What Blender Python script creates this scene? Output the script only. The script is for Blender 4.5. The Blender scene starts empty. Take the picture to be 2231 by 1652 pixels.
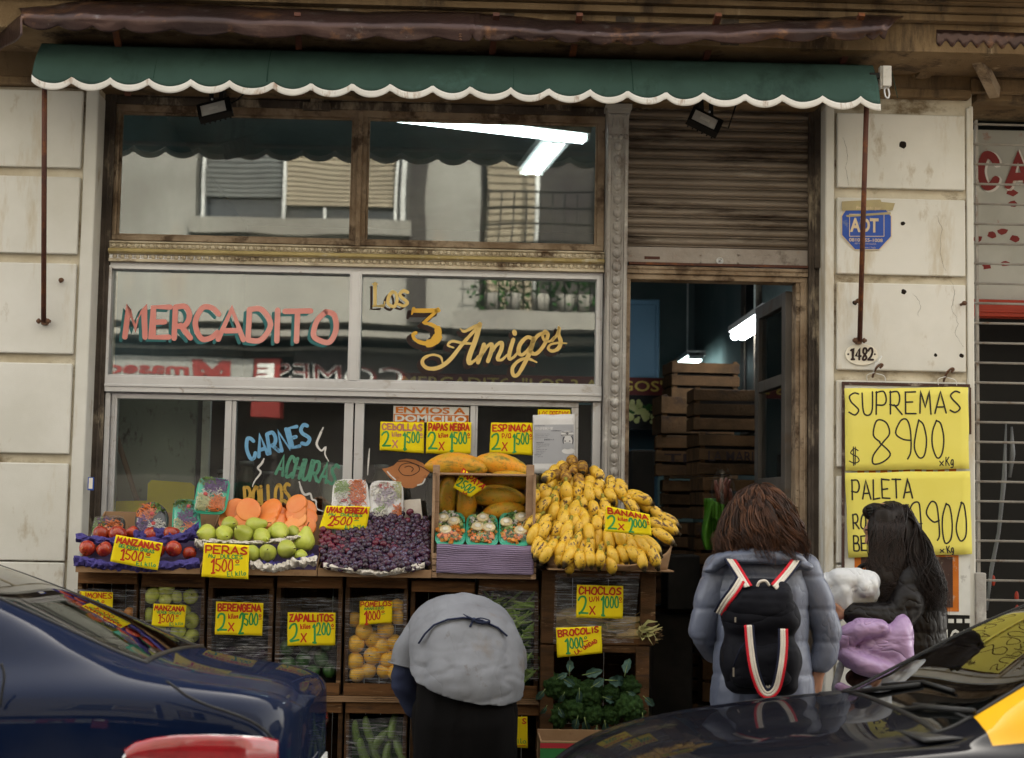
import bpy, bmesh, math, random
from mathutils import Vector, Matrix, noise, Euler
R = random.Random(11)
S = bpy.context.scene
rad = math.radians
# ---------------------------------------------------------------- camera
FPX, CW, CH = 3486.0, 2231.0, 1652.0        # focal length and picture size in picture units
CAM = Vector((0.0, -7.92, 1.6))
def _rot(p, y, r):
    cy, sy, cp, sp, cr, sr = math.cos(y), math.sin(y), math.cos(p), math.sin(p), math.cos(r), math.sin(r)
    return Matrix(((cr, -sr, 0), (sr, cr, 0), (0, 0, 1))) @ Matrix(((1, 0, 0), (0, cp, sp), (0, -sp, cp))) @ Matrix(((cy, 0, -sy), (0, 1, 0), (sy, 0, cy)))
CM = _rot(rad(4.77), rad(1.69), rad(1.045))
def ymap_(v): return Vector((v[0], v[2], -v[1]))
_r, _d, _f = ymap_(CM[0]), ymap_(CM[1]), ymap_(CM[2])
cam = bpy.data.cameras.new('camera'); camo = bpy.data.objects.new('camera', cam)
S.collection.objects.link(camo); S.camera = camo
cam.sensor_width = 36; cam.lens = FPX / CW * 36; cam.clip_end = 300; cam.clip_start = .05
mw = Matrix.Identity(4)
for i in range(3): mw[i][0] = _r[i]; mw[i][1] = -_d[i]; mw[i][2] = -_f[i]; mw[i][3] = CAM[i]
camo.matrix_world = mw
cam.dof.use_dof = True; cam.dof.focus_distance = 7.5; cam.dof.aperture_fstop = 2.8
# ---------------------------------------------------------------- sky, sun, exposure
SUN_EL, SUN_AZ = rad(44), rad(18)            # the sun stands behind the shop, a little to the right
wd = bpy.data.worlds.new('World'); S.world = wd; wd.use_nodes = True
nt = wd.node_tree; bg = nt.nodes['Background']; sk = nt.nodes.new('ShaderNodeTexSky')
sk.sky_type = 'NISHITA'; sk.sun_disc = False; sk.sun_elevation = SUN_EL; sk.sun_rotation = SUN_AZ
sk.air_density = 1.0; sk.dust_density = 2.5
hs = nt.nodes.new('ShaderNodeHueSaturation'); hs.inputs['Saturation'].default_value = .16      # a pale hazy sky, slightly warm
wm = nt.nodes.new('ShaderNodeMixRGB'); wm.blend_type = 'MULTIPLY'; wm.inputs[0].default_value = 1; wm.inputs[2].default_value = (1.045, 1.0, .915, 1)
nt.links.new(sk.outputs[0], hs.inputs['Color']); nt.links.new(hs.outputs[0], wm.inputs[1]); nt.links.new(wm.outputs[0], bg.inputs[0]); bg.inputs[1].default_value = 0.15
sl = bpy.data.lights.new('sun', 'SUN'); sl.energy = 2.7; sl.angle = rad(.5); sl.color = (1, .93, .82)
so = bpy.data.objects.new('sun', sl); S.collection.objects.link(so)
sd = Vector((math.sin(SUN_AZ) * math.cos(SUN_EL), math.cos(SUN_AZ) * math.cos(SUN_EL), math.sin(SUN_EL)))
so.rotation_euler = sd.to_track_quat('Z', 'Y').to_euler(); so.location = (3, 12, 14)
S.view_settings.view_transform = 'Standard'; S.view_settings.look = 'None'
S.view_settings.exposure = 2.42; S.view_settings.gamma = 1
cy = S.cycles
cy.use_denoising = True; cy.max_bounces = 10; cy.transparent_max_bounces = 24; cy.caustics_reflective = False; cy.caustics_refractive = False
try: cy.denoiser = 'OPENIMAGEDENOISE'; cy.denoising_input_passes = 'RGB_ALBEDO_NORMAL'
except Exception: pass
cy.sample_clamp_indirect = 6

def P(x, y, Y=0.0):
    "the point at depth Y that lies on the line of sight of picture point x, y"
    d = CM.transposed() @ Vector(((x - CW / 2) / FPX, (y - CH / 2) / FPX, 1))
    d = ymap_(d); return CAM + d * ((Y - CAM.y) / d.y)
def px(Y): return FPX / (Y - CAM.y)          # picture units per metre at depth Y
def rect(x0, y0, x1, y1, Y=0.0):
    xm, ym = (x0 + x1) / 2, (y0 + y1) / 2
    return P(x0, ym, Y).x, P(x1, ym, Y).x, P(xm, y1, Y).z, P(xm, y0, Y).z   # X0 X1 Z0 Z1

# ---------------------------------------------------------------- objects
COL = S.collection.objects
def setp(o, label=None, cat=None, group=None, kind=None):
    if label: o['label'] = label
    if cat: o['category'] = cat
    if group: o['group'] = group
    if kind: o['kind'] = kind
    return o
def par(o, p):
    if p is not None:
        o.parent = p
        q, off = p, Vector((0, 0, 0))
        if p.type == 'EMPTY': o.matrix_parent_inverse = Matrix.Translation(-p.location)
    return o
def thing(name, label, cat, loc=(0, 0, 0), group=None):
    o = bpy.data.objects.new(name, None); COL.link(o); o.location = loc; o.empty_display_size = .1
    return setp(o, label, cat, group)
def mobj(name, me, parent=None, local=False):
    o = bpy.data.objects.new(name, me); COL.link(o)
    if parent is not None:
        if local: o.parent = parent
        else: par(o, parent)
    return o
def kids(o, table):
    return table.get(o.name, [])
def dup(root, loc=None, rot=None, scale=None, label=None, group=None):
    "a copy of a thing with its parts and sub-parts"
    def cp(o, p):
        c = o.copy(); COL.link(c); c.parent = p
        for ch in list(o.children): cp(ch, c)
        return c
    r = cp(root, None)
    if loc is not None: r.location = loc
    if rot is not None: r.rotation_euler = rot
    if scale is not None: r.scale = scale if hasattr(scale, '__len__') else (scale,) * 3
    if label: r['label'] = label
    if group: r['group'] = group
    return r

class MB:
    def __init__(s): s.v, s.f, s.m, s.sm = [], [], [], []
    def add(s, vs, fs, mi=0, smooth=False, mx=None):
        b = len(s.v)
        for v in vs: s.v.append(tuple(mx @ Vector(v)) if mx is not None else tuple(v))
        for f in fs: s.f.append([i + b for i in f]); s.m.append(mi); s.sm.append(smooth)
        return s
    def box(s, x0, x1, y0, y1, z0, z1, mi=0, mx=None):
        return s.add([(x0, y0, z0), (x1, y0, z0), (x1, y1, z0), (x0, y1, z0), (x0, y0, z1), (x1, y0, z1), (x1, y1, z1), (x0, y1, z1)],
                     [(0, 3, 2, 1), (4, 5, 6, 7), (0, 1, 5, 4), (1, 2, 6, 5), (2, 3, 7, 6), (3, 0, 4, 7)], mi, False, mx)
    def beam(s, a, b, w, h, mi=0, up=(0, 0, 1)):
        "a bar of section w x h from a to b"
        a, b = Vector(a), Vector(b); d = (b - a).normalized(); u = Vector(up)
        if abs(d.dot(u)) > .98: u = Vector((0, 1, 0))
        sx = d.cross(u).normalized(); u = sx.cross(d)
        vs = [p + sx * w / 2 * i + u * h / 2 * j for p in (a, b) for i, j in ((-1, -1), (1, -1), (1, 1), (-1, 1))]
        return s.add(vs, [(3, 2, 1, 0), (4, 5, 6, 7), (0, 1, 5, 4), (1, 2, 6, 5), (2, 3, 7, 6), (3, 0, 4, 7)], mi)
    def tube(s, pts, r, n=8, mi=0, caps=True, flat=1.0, up=None):
        pts = [Vector(p) for p in pts]; N = len(pts); rs = r if hasattr(r, '__len__') else [r] * N
        vs, fs = [], []; u = None
        for i, p in enumerate(pts):
            d = (pts[min(i + 1, N - 1)] - pts[max(i - 1, 0)])
            d = d.normalized() if d.length > 1e-9 else Vector((0, 0, 1))
            if u is None:
                u = Vector(up) if up else (Vector((0, 0, 1)) if abs(d.z) < .9 else Vector((0, 1, 0)))
            u = u - d * u.dot(d)
            u = u.normalized() if u.length > 1e-6 else d.orthogonal().normalized()
            w = d.cross(u)
            for k in range(n):
                a = 2 * math.pi * k / n
                vs.append(p + (u * math.cos(a) * flat + w * math.sin(a)) * rs[i])
        for i in range(N - 1):
            for k in range(n):
                k2 = (k + 1) % n
                fs.append((i * n + k, i * n + k2, (i + 1) * n + k2, (i + 1) * n + k))
        if caps: fs.append(tuple(range(n))[::-1]); fs.append(tuple((N - 1) * n + k for k in range(n)))
        return s.add(vs, fs, mi, True)
    def lathe(s, prof, n=16, mi=0, mx=None, fn=None):
        "prof: (r, z) from bottom to top"
        vs, fs = [], []
        for r_, z in prof:
            for k in range(n):
                a = 2 * math.pi * k / n; q = fn(a, z) if fn else 1
                vs.append((r_ * q * math.cos(a), r_ * q * math.sin(a), z))
        for i in range(len(prof) - 1):
            for k in range(n):
                k2 = (k + 1) % n; fs.append((i * n + k, i * n + k2, (i + 1) * n + k2, (i + 1) * n + k))
        fs.append(tuple(range(n))[::-1]); fs.append(tuple((len(prof) - 1) * n + k for k in range(n)))
        return s.add(vs, fs, mi, True, mx)
    def ell(s, c, r, n=14, m=9, mi=0, mx=None):
        rr = r if hasattr(r, '__len__') else (r, r, r); vs = [(c[0], c[1], c[2] - rr[2])]; fs = []
        for j in range(1, m):
            t = math.pi * j / m
            for k in range(n):
                a = 2 * math.pi * k / n
                vs.append((c[0] + rr[0] * math.sin(t) * math.cos(a), c[1] + rr[1] * math.sin(t) * math.sin(a), c[2] - rr[2] * math.cos(t)))
        vs.append((c[0], c[1], c[2] + rr[2])); T = len(vs) - 1
        for k in range(n):
            k2 = (k + 1) % n; fs.append((0, 1 + k2, 1 + k)); fs.append((T, 1 + (m - 2) * n + k, 1 + (m - 2) * n + k2))
            for j in range(m - 2): fs.append((1 + j * n + k, 1 + j * n + k2, 1 + (j + 1) * n + k2, 1 + (j + 1) * n + k))
        return s.add(vs, fs, mi, True, mx)
    def grid(s, fn, nu, nv, mi=0, smooth=True, thick=0.0, close=False):
        vs = [Vector(fn(i / nu, j / nv)) for j in range(nv + 1) for i in range(nu + 1)]; W = nu + 1
        fs = [(j * W + i, j * W + i + 1, (j + 1) * W + i + 1, (j + 1) * W + i) for j in range(nv) for i in range(nu)]
        if thick:
            nn = len(vs); back = []
            for j in range(nv + 1):
                for i in range(W):
                    a = vs[j * W + min(i + 1, nu)] - vs[j * W + max(i - 1, 0)]; b = vs[min(j + 1, nv) * W + i] - vs[max(j - 1, 0) * W + i]
                    c = a.cross(b); c = c.normalized() if c.length > 1e-12 else Vector((0, -1, 0))
                    back.append(vs[j * W + i] - c * thick)
            bf = [tuple(x + nn for x in f[::-1]) for f in fs]
            ring = [i for i in range(W)] + [j * W + nu for j in range(1, nv + 1)] + [nv * W + i for i in range(nu - 1, -1, -1)] + [j * W for j in range(nv - 1, 0, -1)]
            side = [(ring[k], ring[k - 1], ring[k - 1] + nn, ring[k] + nn) for k in range(len(ring))]
            s.add(vs + back, fs + bf, mi, smooth); b0 = len(s.v) - 2 * nn
            for f in side: s.f.append([i + b0 for i in f]); s.m.append(mi); s.sm.append(False)
            return s
        return s.add(vs, fs, mi, smooth)
    def prism(s, pts, d, mi=0):
        "outline pts swept by d"
        n = len(pts); pts = [Vector(p) for p in pts]; d = Vector(d)
        return s.add(pts + [p + d for p in pts], [tuple(range(n)), tuple(range(2 * n - 1, n - 1, -1))] + [(i, i + n, (i + 1) % n + n, (i + 1) % n) for i in range(n)], mi)
    def sweep(s, prof, x0, x1, mi=0, smooth=False):
        "closed outline (y, z) swept along X"
        return s.prism([(x0, y, z) for y, z in prof], (x1 - x0, 0, 0), mi)
    def mesh(s, name, mats):
        me = bpy.data.meshes.new(name); me.from_pydata(s.v, [], s.f)
        for m in (mats if isinstance(mats, (list, tuple)) else [mats]): me.materials.append(m)
        me.polygons.foreach_set('material_index', s.m); me.polygons.foreach_set('use_smooth', s.sm); me.update()
        return me
    def build(s, name, mats, parent=None, bevel=0, sub=0, local=False, fix=False):
        me = s.mesh(name, mats)
        if fix:
            b = bmesh.new(); b.from_mesh(me); bmesh.ops.recalc_face_normals(b, faces=b.faces); b.to_mesh(me); b.free()
        o = mobj(name, me, parent, local)
        if bevel:
            m = o.modifiers.new('bevel', 'BEVEL'); m.width = bevel; m.segments = 2; m.limit_method = 'ANGLE'; m.angle_limit = rad(40)
        if sub:
            m = o.modifiers.new('sub', 'SUBSURF'); m.levels = m.render_levels = sub
        return o

# ---------------------------------------------------------------- materials
class NT:
    def __init__(s, name):
        s.m = bpy.data.materials.new(name); s.m.use_nodes = True; s.t = s.m.node_tree
        s.b = s.t.nodes['Principled BSDF']; s.out = s.t.nodes['Material Output']
    def n(s, typ, ins=None, **kw):
        o = s.t.nodes.new('ShaderNode' + typ)
        for k, v in kw.items(): setattr(o, k, v)
        for k, v in (ins or {}).items():
            if hasattr(v, 'links') or isinstance(v, bpy.types.NodeSocket): s.t.links.new(v, o.inputs[k])
            else: o.inputs[k].default_value = v
        return o
    def l(s, a, b): s.t.links.new(a, b)
    def mix(s, fac, a, b, mode='MIX'):
        o = s.n('MixRGB', blend_type=mode)
        for k, v in ((0, fac), (1, a), (2, b)):
            if isinstance(v, bpy.types.NodeSocket): s.l(v, o.inputs[k])
            else: o.inputs[k].default_value = v if k == 0 else c4(v)
        return o.outputs[0]
    def ramp(s, fac, a, b):
        o = s.n('MapRange', {0: fac, 1: a, 2: b}, clamp=True); return o.outputs[0]
def c4(c): return tuple(c) + (1,) if len(c) == 3 else tuple(c)
def lin(r, g, b):
    f = lambda c: ((c / 255 + .055) / 1.055) ** 2.4 if c > 10 else c / 255 / 12.92
    return (f(r), f(g), f(b))
def mat(name, c1, c2=None, rough=.6, sc=5, bump=0, bsc=60, metal=0, spec=None, dirt=None, coat=0, st=(1, 1, 1), rand=0, sss=0, sheen=0, hue=0, coord='Object', rvar=.0, edge=(.38, .62), dirt2=None, wr=None):
    N = NT(name); b = N.b
    tc = N.n('TexCoord').outputs[coord]
    if rand or hue:
        oi = N.n('ObjectInfo'); off = N.n('VectorMath', {0: oi.outputs['Random'], 1: (37, 91, 53)}, operation='MULTIPLY')
        tc = N.n('VectorMath', {0: tc, 1: off.outputs[0]}, operation='ADD').outputs[0]
    mp = N.n('Mapping', {0: tc, 3: st}).outputs[0]
    n1 = N.n('TexNoise', {'Vector': mp, 'Scale': sc, 'Detail': 7, 'Roughness': .6}).outputs[0]
    col = N.mix(N.ramp(n1, *edge), c1, c2 or tuple(x * .8 for x in c1))
    for dd in (dirt, dirt2):
        if dd:
            dst = dd[3] if len(dd) > 3 else st
            m2 = N.n('Mapping', {0: tc, 1: (3.1, 7.7, 1.3), 3: dst}).outputs[0]
            n2 = N.n('TexNoise', {'Vector': m2, 'Scale': dd[2], 'Detail': 9, 'Roughness': .68}).outputs[0]
            col = N.mix(N.ramp(n2, .655 - dd[1] * .42, .77 - dd[1] * .40), col, dd[0])
    if rand or hue:
        hv = N.n('HueSaturation', {'Color': col})
        N.l(N.n('MapRange', {0: oi.outputs['Random'], 3: 1 - rand, 4: 1 + rand}).outputs[0], hv.inputs['Value'])
        if hue: N.l(N.n('MapRange', {0: N.n('Math', {0: oi.outputs['Random'], 1: 7.31}, operation='MULTIPLY').outputs[0], 3: .5 - hue, 4: .5 + hue}, clamp=False).outputs[0], hv.inputs['Hue']) if False else None
        col = hv.outputs[0]
    N.l(col, b.inputs['Base Color'])
    b.inputs['Roughness'].default_value = rough; b.inputs['Metallic'].default_value = metal
    if rvar: N.l(N.n('MapRange', {0: n1, 3: rough - rvar, 4: rough + rvar}).outputs[0], b.inputs['Roughness'])
    b.inputs['Specular IOR Level'].default_value = spec if spec is not None else (.5 if rough < .4 else .3 if rough < .55 else .12)
    if coat: b.inputs['Coat Weight'].default_value = coat; b.inputs['Coat Roughness'].default_value = .04
    if sss: b.inputs['Subsurface Weight'].default_value = sss; b.inputs['Subsurface Scale'].default_value = .02
    if sheen: b.inputs['Sheen Weight'].default_value = sheen
    if wr:                                   # cloth wrinkles: ridged noise, (scale, strength, distance, stretch)
        m3 = N.n('Mapping', {0: tc, 3: wr[3]}).outputs[0]; wv = N.n('TexNoise', {'Vector': m3, 'Scale': 2.2, 'Detail': 2}); m4 = N.n('VectorMath', {0: m3, 1: N.n('VectorMath', {0: wv.outputs['Color'], 1: (.25, .25, .25)}, operation='MULTIPLY').outputs[0]}, operation='ADD').outputs[0]
        n4 = N.n('TexNoise', {'Vector': m4, 'Scale': wr[0], 'Detail': 3, 'Roughness': .5}).outputs[0]
        rg = N.n('Math', {0: N.n('Math', {0: N.n('Math', {0: n4, 1: .5}, operation='SUBTRACT').outputs[0]}, operation='ABSOLUTE').outputs[0], 1: .6}, operation='POWER').outputs[0]
        n5 = N.n('TexNoise', {'Vector': mp, 'Scale': bsc, 'Detail': 4}).outputs[0]
        hh = N.n('Math', {0: rg, 1: N.n('Math', {0: n5, 1: .03}, operation='MULTIPLY').outputs[0]}, operation='ADD').outputs[0]
        bp = N.n('Bump', {'Height': hh, 'Strength': wr[1], 'Distance': wr[2]}); N.l(bp.outputs[0], b.inputs['Normal'])
    elif bump:
        n3 = N.n('TexNoise', {'Vector': mp, 'Scale': bsc, 'Detail': 6, 'Roughness': .6}).outputs[0]
        bp = N.n('Bump', {'Height': n3, 'Strength': bump, 'Distance': .01}); N.l(bp.outputs[0], b.inputs['Normal'])
    return N.m
def emat(name, col, st):
    N = NT(name); e = N.n('Emission', {0: c4(col), 1: st}); N.l(e.outputs[0], N.out.inputs[0]); return N.m
def glassmat(name, refl=.12, tint=(.9, .95, .94), dust=.0, dsc=40, dcol=(.5, .5, .47), rough=0.0, grime=0.0, cap=1.0):
    "a clear pane: see-through, mirror-like by refl, with specks of dust"
    N = NT(name); tc = N.n('TexCoord').outputs['Object']
    tr = N.n('BsdfTransparent', {0: c4(tint)}); gl = N.n('BsdfGlossy', {0: (1, 1, 1, 1), 1: rough})
    lw = N.n('LayerWeight', {0: .25}).outputs['Fresnel']
    fac = N.n('MapRange', {0: lw, 1: 0.03, 2: 1.0, 3: refl, 4: cap}).outputs[0]
    wv = N.n('TexNoise', {'Vector': tc, 'Scale': 1.6, 'Detail': 1}).outputs[0]
    N.l(N.n('Bump', {'Height': wv, 'Strength': .05, 'Distance': .02}).outputs[0], gl.inputs['Normal'])
    mx = N.n('MixShader', {0: fac, 1: tr.outputs[0], 2: gl.outputs[0]})
    sh = mx.outputs[0]
    if dust or grime:
        df = N.n('BsdfDiffuse', {0: c4(dcol)})
        a = N.n('TexNoise', {'Vector': tc, 'Scale': dsc * 6, 'Detail': 2}).outputs[0]
        b_ = N.n('TexNoise', {'Vector': tc, 'Scale': 2.2, 'Detail': 6}).outputs[0]
        sp = N.ramp(a, .68, .8); bl = N.ramp(b_, .4, .75)
        f1 = N.n('Math', {0: N.n('Math', {0: sp, 1: dust}, operation='MULTIPLY').outputs[0], 1: N.n('Math', {0: bl, 1: grime}, operation='MULTIPLY').outputs[0]}, operation='ADD').outputs[0]
        sh = N.n('MixShader', {0: f1, 1: sh, 2: df.outputs[0]}).outputs[0]
    N.l(sh, N.out.inputs[0]); return N.m
# ---------------------------------------------------------------- hand lettering: strokes on a 10 x 10 letter grid ('~' = curved)
GL = {
'A': '00 4A 80|23 63', 'B': '00 0A|~0A 4A 68 45 05|~05 55 72 50 00', 'C': '~78 5A 2A 05 20 50 72', 'D': '00 0A|~0A 4A 75 40 00',
'E': '70 00 0A 7A|05 55', 'F': '00 0A 7A|05 55', 'G': '~78 5A 2A 05 20 50 73|73 75 45', 'H': '00 0A|70 7A|05 75', 'I': '20 2A',
'J': '~6A 63 40 10 02', 'K': '00 0A|7A 04|25 70', 'L': '0A 00 60', 'M': '00 1A 43 7A 80', 'N': '00 0A 70 7A', 'O': '~4A 17 02 30 60 84 79 4A',
'P': '00 0A|~0A 5A 77 54 04', 'Q': '~4A 17 02 30 60 84 79 4A|52 80', 'R': '00 0A|~0A 5A 77 54 04|34 80', 'S': '~79 4A 18 26 54 72 40 01',
'T': '0A 8A|4A 40', 'U': '~0A 03 20 50 73 7A', 'V': '0A 40 8A', 'X': '00 7A|0A 70', 'Y': '0A 45 8A|45 40', 'Z': '0A 7A 00 70', 'W': '0A 20 46 60 8A',
'0': '~3A 17 03 20 51 65 59 3A', '1': '18 4A 40|20 60', '2': '~08 2A 5A 67 43 00|00 70', '3': '~09 3A 69 47 25|~25 55 62 30 01', '4': '50 5A 03 73',
'5': '6A 1A 06|~06 45 63 40 01', '8': '~35 17 2A 5A 67 45 12 10 40 62 35', '9': '~65 35 07 2A 5A 67 62 50', '7': '0A 6A 20', '6': '~5A 16 02 30 61 54 25 03',
'a': '~65 36 12 30 63|66 60 70', 'b': '0A 00|~04 36 63 40 01', 'c': '~65 36 02 30 61', 'd': '6A 60|~64 36 03 20 51', 'e': '03 63|~63 46 16 02 30 61', 'g': '~66 36 12 40 64|~66 60 4z 1z',
'h': '0A 00|~03 26 55 60', 'i': '26 20|28 29', 'k': '0A 00|56 03|23 60', 'l': '2A 21 40', 'm': '00 06|~04 26 44 40|~44 66 84 80', 'n': '00 06|~04 26 54 60', 'o': '~36 03 20 51 64 36',
'p': '06 0z|~04 36 63 40 01', 'q': '66 6z|~64 36 03 30 61', 'r': '06 00|~03 26 56', 's': '~55 26 14 43 41 10', 't': '39 31 50|06 66', 'u': '~06 02 30 62 66|66 60', 'v': '06 30 66', 'x': '00 66|06 60',
'.': '20 21', '-': '14 54', '/': '00 6A', '$': '~68 39 17 26 54 62 31 02|3A 30|4A 40', ',': '21 0z', '"': '1A 17|4A 47', ':': '21 22|25 26', '@': '~65 36 23 53 66 49 09 02 30 60', '+': '15 55|33 37',
'Í': '20 27|29 4B',
}
def _c(ch): return 10 if ch == 'A' else 11 if ch == 'B' else -3 if ch == 'z' else int(ch)
def catmull(p, k=5, closed=False):
    if len(p) < 3: return p
    out = []; n = len(p)
    for i in range(n - 1):
        a, b, c, d = p[max(i - 1, 0)], p[i], p[i + 1], p[min(i + 2, n - 1)]
        for j in range(k):
            t = j / k
            out.append(tuple(.5 * (2 * b[q] + (c[q] - a[q]) * t + (2 * a[q] - 5 * b[q] + 4 * c[q] - d[q]) * t * t + (3 * b[q] - a[q] - 3 * c[q] + d[q]) * t ** 3) for q in range(len(b))))
    out.append(tuple(p[-1])); return out
def glyph(ch, jit=0.0):
    out = []
    for st in GL.get(ch, '').split('|'):
        if not st: continue
        cur = st[0] == '~'
        pts = [(_c(t[0]) + R.uniform(-jit, jit), _c(t[1]) + R.uniform(-jit, jit)) for t in st.lstrip('~').split()]
        out.append(catmull(pts) if cur else pts)
    w = max([p[0] for s_ in out for p in s_] or [4])
    return out, max(w, 3)
def ribbon2(pts, w, sub=None):
    "flat ribbon round a 2-D stroke; returns verts2d, quads. w: number or list"
    if sub:
        q = []
        for a, b in zip(pts, pts[1:]):
            L = math.hypot(b[0] - a[0], b[1] - a[1]); k = max(1, int(L / sub))
            q += [tuple(a[i] + (b[i] - a[i]) * j / k for i in range(2)) for j in range(k)]
        pts = q + [pts[-1][:2]]
    pts = [p for i, p in enumerate(pts) if i == 0 or math.hypot(p[0] - pts[i - 1][0], p[1] - pts[i - 1][1]) > 1e-6]
    n = len(pts)
    if n < 2: return [], []
    ws = w if hasattr(w, '__len__') else [w] * n
    if len(ws) != n: ws = [ws[min(int(i / (n - 1) * (len(ws) - 1) + .5), len(ws) - 1)] for i in range(n)]
    L, Rr = [], []
    for i, p in enumerate(pts):
        a, b = pts[max(i - 1, 0)], pts[min(i + 1, n - 1)]
        d = (b[0] - a[0], b[1] - a[1]); m = math.hypot(*d) or 1
        nx, ny = -d[1] / m, d[0] / m
        k = 1.0
        if 0 < i < n - 1:
            e = (p[0] - a[0], p[1] - a[1]); me = math.hypot(*e) or 1
            k = min(1.6, 1 / max(.4, abs((e[0] * d[0] + e[1] * d[1]) / me / m)))
        h = ws[i] / 2 * k
        L.append((p[0] + nx * h, p[1] + ny * h)); Rr.append((p[0] - nx * h, p[1] - ny * h))
    vs = [x for pr in zip(L, Rr) for x in pr]; fs = [(2 * i, 2 * i + 1, 2 * i + 3, 2 * i + 2) for i in range(n - 1)]
    for e, s_ in ((0, -1), (n - 1, 1)):       # rounded ends
        a, b = pts[max(e - 1, 0)] if s_ > 0 else pts[1], pts[e]
        d = (b[0] - a[0], b[1] - a[1]); m = math.hypot(*d) or 1; d = (d[0] / m, d[1] / m); h = ws[e] / 2
        t0 = math.atan2(d[1], d[0]); base = len(vs)
        vs += [(b[0] + h * math.cos(t0 + x), b[1] + h * math.sin(t0 + x)) for x in (-math.pi / 2, -.8, 0, .8, math.pi / 2)]
        fs.append(tuple(range(base, base + 5)))
    return vs, fs
def line(text, x0, y0, x1, y1, h, gap=2.6, jit=.25, slant=0.0, flip=1):
    "strokes of a line of lettering whose baseline runs (x0,y0)-(x1,y1); y grows downwards (flip=1)"
    gl = [(glyph(c, jit) if c != ' ' else ([], 3)) for c in text]
    tot = sum(g[1] for g in gl) + gap * (len(gl) - 1); L = math.hypot(x1 - x0, y1 - y0); sx = L / tot
    ux, uy = (x1 - x0) / L, (y1 - y0) / L; nx, ny = uy * flip, -ux * flip
    out = []; cx = 0
    for st, w in gl:
        dy = R.uniform(-jit, jit) * .6
        for s_ in st:
            out.append([(x0 + ux * (cx + p[0] + slant * p[1]) * sx + nx * (p[1] + dy) * h / 10, y0 + uy * (cx + p[0] + slant * p[1]) * sx + ny * (p[1] + dy) * h / 10) for p in s_])
        cx += w + gap
    return out
def paint(mb, strokes, w, fn, mi=0, sub=None):
    "lay strokes on a surface fn(x, y) -> point"
    for i, s_ in enumerate(strokes):                   # each stroke a hair in front of the one before
        vs, fs = ribbon2(s_, w, sub); d = Vector((0, -.00012 * (i % 14), 0))
        mb.add([fn(x, y) + d for x, y in vs], fs, mi)
_fonts = {}
def fontmesh(mb, text, o, ux, uz, h, mi=0, width=None, align='LEFT', xs=1.0, bold=0.0, d=.0006):
    "printed lettering from the built-in face; o = lower left corner, ux/uz = unit vectors, h = capital height"
    cu = bpy.data.curves.new('t', 'FONT'); cu.body = text; cu.size = 1; cu.resolution_u = 3; cu.offset = bold
    ob = bpy.data.objects.new('t', cu); COL.link(ob)
    dg = bpy.context.evaluated_depsgraph_get(); me = bpy.data.meshes.new_from_object(ob.evaluated_get(dg))
    COL.unlink(ob); bpy.data.objects.remove(ob)
    o, ux, uz = Vector(o), Vector(ux), Vector(uz); k = h / .69
    if len(me.vertices):
        xx = [v.co.x for v in me.vertices]; W = max(xx) - min(xx); x_ = min(xx)
        kx = width / W if width else k * xs
        sh = {'LEFT': 0, 'CENTER': -W * kx / 2, 'RIGHT': -W * kx}[align]
        mb.add([o + ux * ((v.co.x - x_) * kx + sh) + uz * v.co.y * k for v in me.vertices], [tuple(p.vertices) for p in me.polygons], mi)
    bpy.data.meshes.remove(me)
class Sheet:
    "a sheet of paper through four picture points (tl, tr, br, bl), each with its depth, bulging towards the street"
    def __init__(s, tl, tr, br, bl, Y, bulge=.006, curl=.0, seed=0):
        q = [P(a[0], a[1], Y if len(a) < 3 else a[2]) for a in (tl, tr, br, bl)]; s.q = q; s.b = bulge; s.c = curl; s.sd = seed
        s.n = (q[1] - q[0]).cross(q[3] - q[0]).normalized()
        if s.n.y > 0: s.n = -s.n
        s.w = (q[1] - q[0]).length; s.h = (q[3] - q[0]).length
    def at(s, u, v, off=0.0):
        q = s.q; p = (q[0] * (1 - u) + q[1] * u) * (1 - v) + (q[3] * (1 - u) + q[2] * u) * v
        z = s.b * math.sin(math.pi * min(max(u, 0), 1)) + s.c * max(0, v - .55) ** 2 * 4 + .0035 * noise.noise((u * 2.3 + s.sd, v * 2.1, s.sd * 1.7))
        return p + s.n * (z + off)
    def mesh(s, mb, mi=0, torn=.006):
        def f(u, v):
            j = torn * noise.noise((u * 5, v * 5, s.sd + 3.3)) if torn else 0
            return s.at(u + j * (abs(u - .5) > .49), v + j * 2 * (abs(v - .5) > .49))
        mb.grid(f, 14, 10, mi, True, .0006)
    def put(s, mb, strokes, w, mi=0, off=.0012):
        "strokes in sheet units: x 0..1, y 0..h/w"
        k = s.h / s.w
        paint(mb, strokes, w, lambda x, y: s.at(x, y / k, off), mi, sub=.04)
# ---------------------------------------------------------------- materials of the setting
M = {}
M['asphalt'] = mat('asphalt', (.055, .053, .05), (.035, .035, .034), .85, 3, .4, 90)
M['paving'] = mat('paving', (.30, .29, .27), (.22, .21, .2), .85, 2, .2, 60)
M['white_wall'] = mat('white_wall', (.72, .71, .67), (.62, .61, .56), .8, 1.6, .10, 150, dirt=((.50, .42, .29), .20, 1.6, (1.6, 1.6, .35)), dirt2=((.40, .33, .23), .12, 5, (1, 1, .5)))
M['joint'] = mat('joint', (.66, .61, .5), (.5, .44, .33), .85, 4, .15, 90, dirt=((.22, .17, .11), .32, 5, (.6, 1, 1)))
M['stone'] = mat('stone', (.235, .165, .095), (.15, .10, .055), .92, 2.2, .5, 120, dirt=((.07, .05, .035), .34, 2.4, (2.2, 2.2, .45)), dirt2=((.34, .26, .17), .14, 5, (2, 2, .7)))
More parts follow.
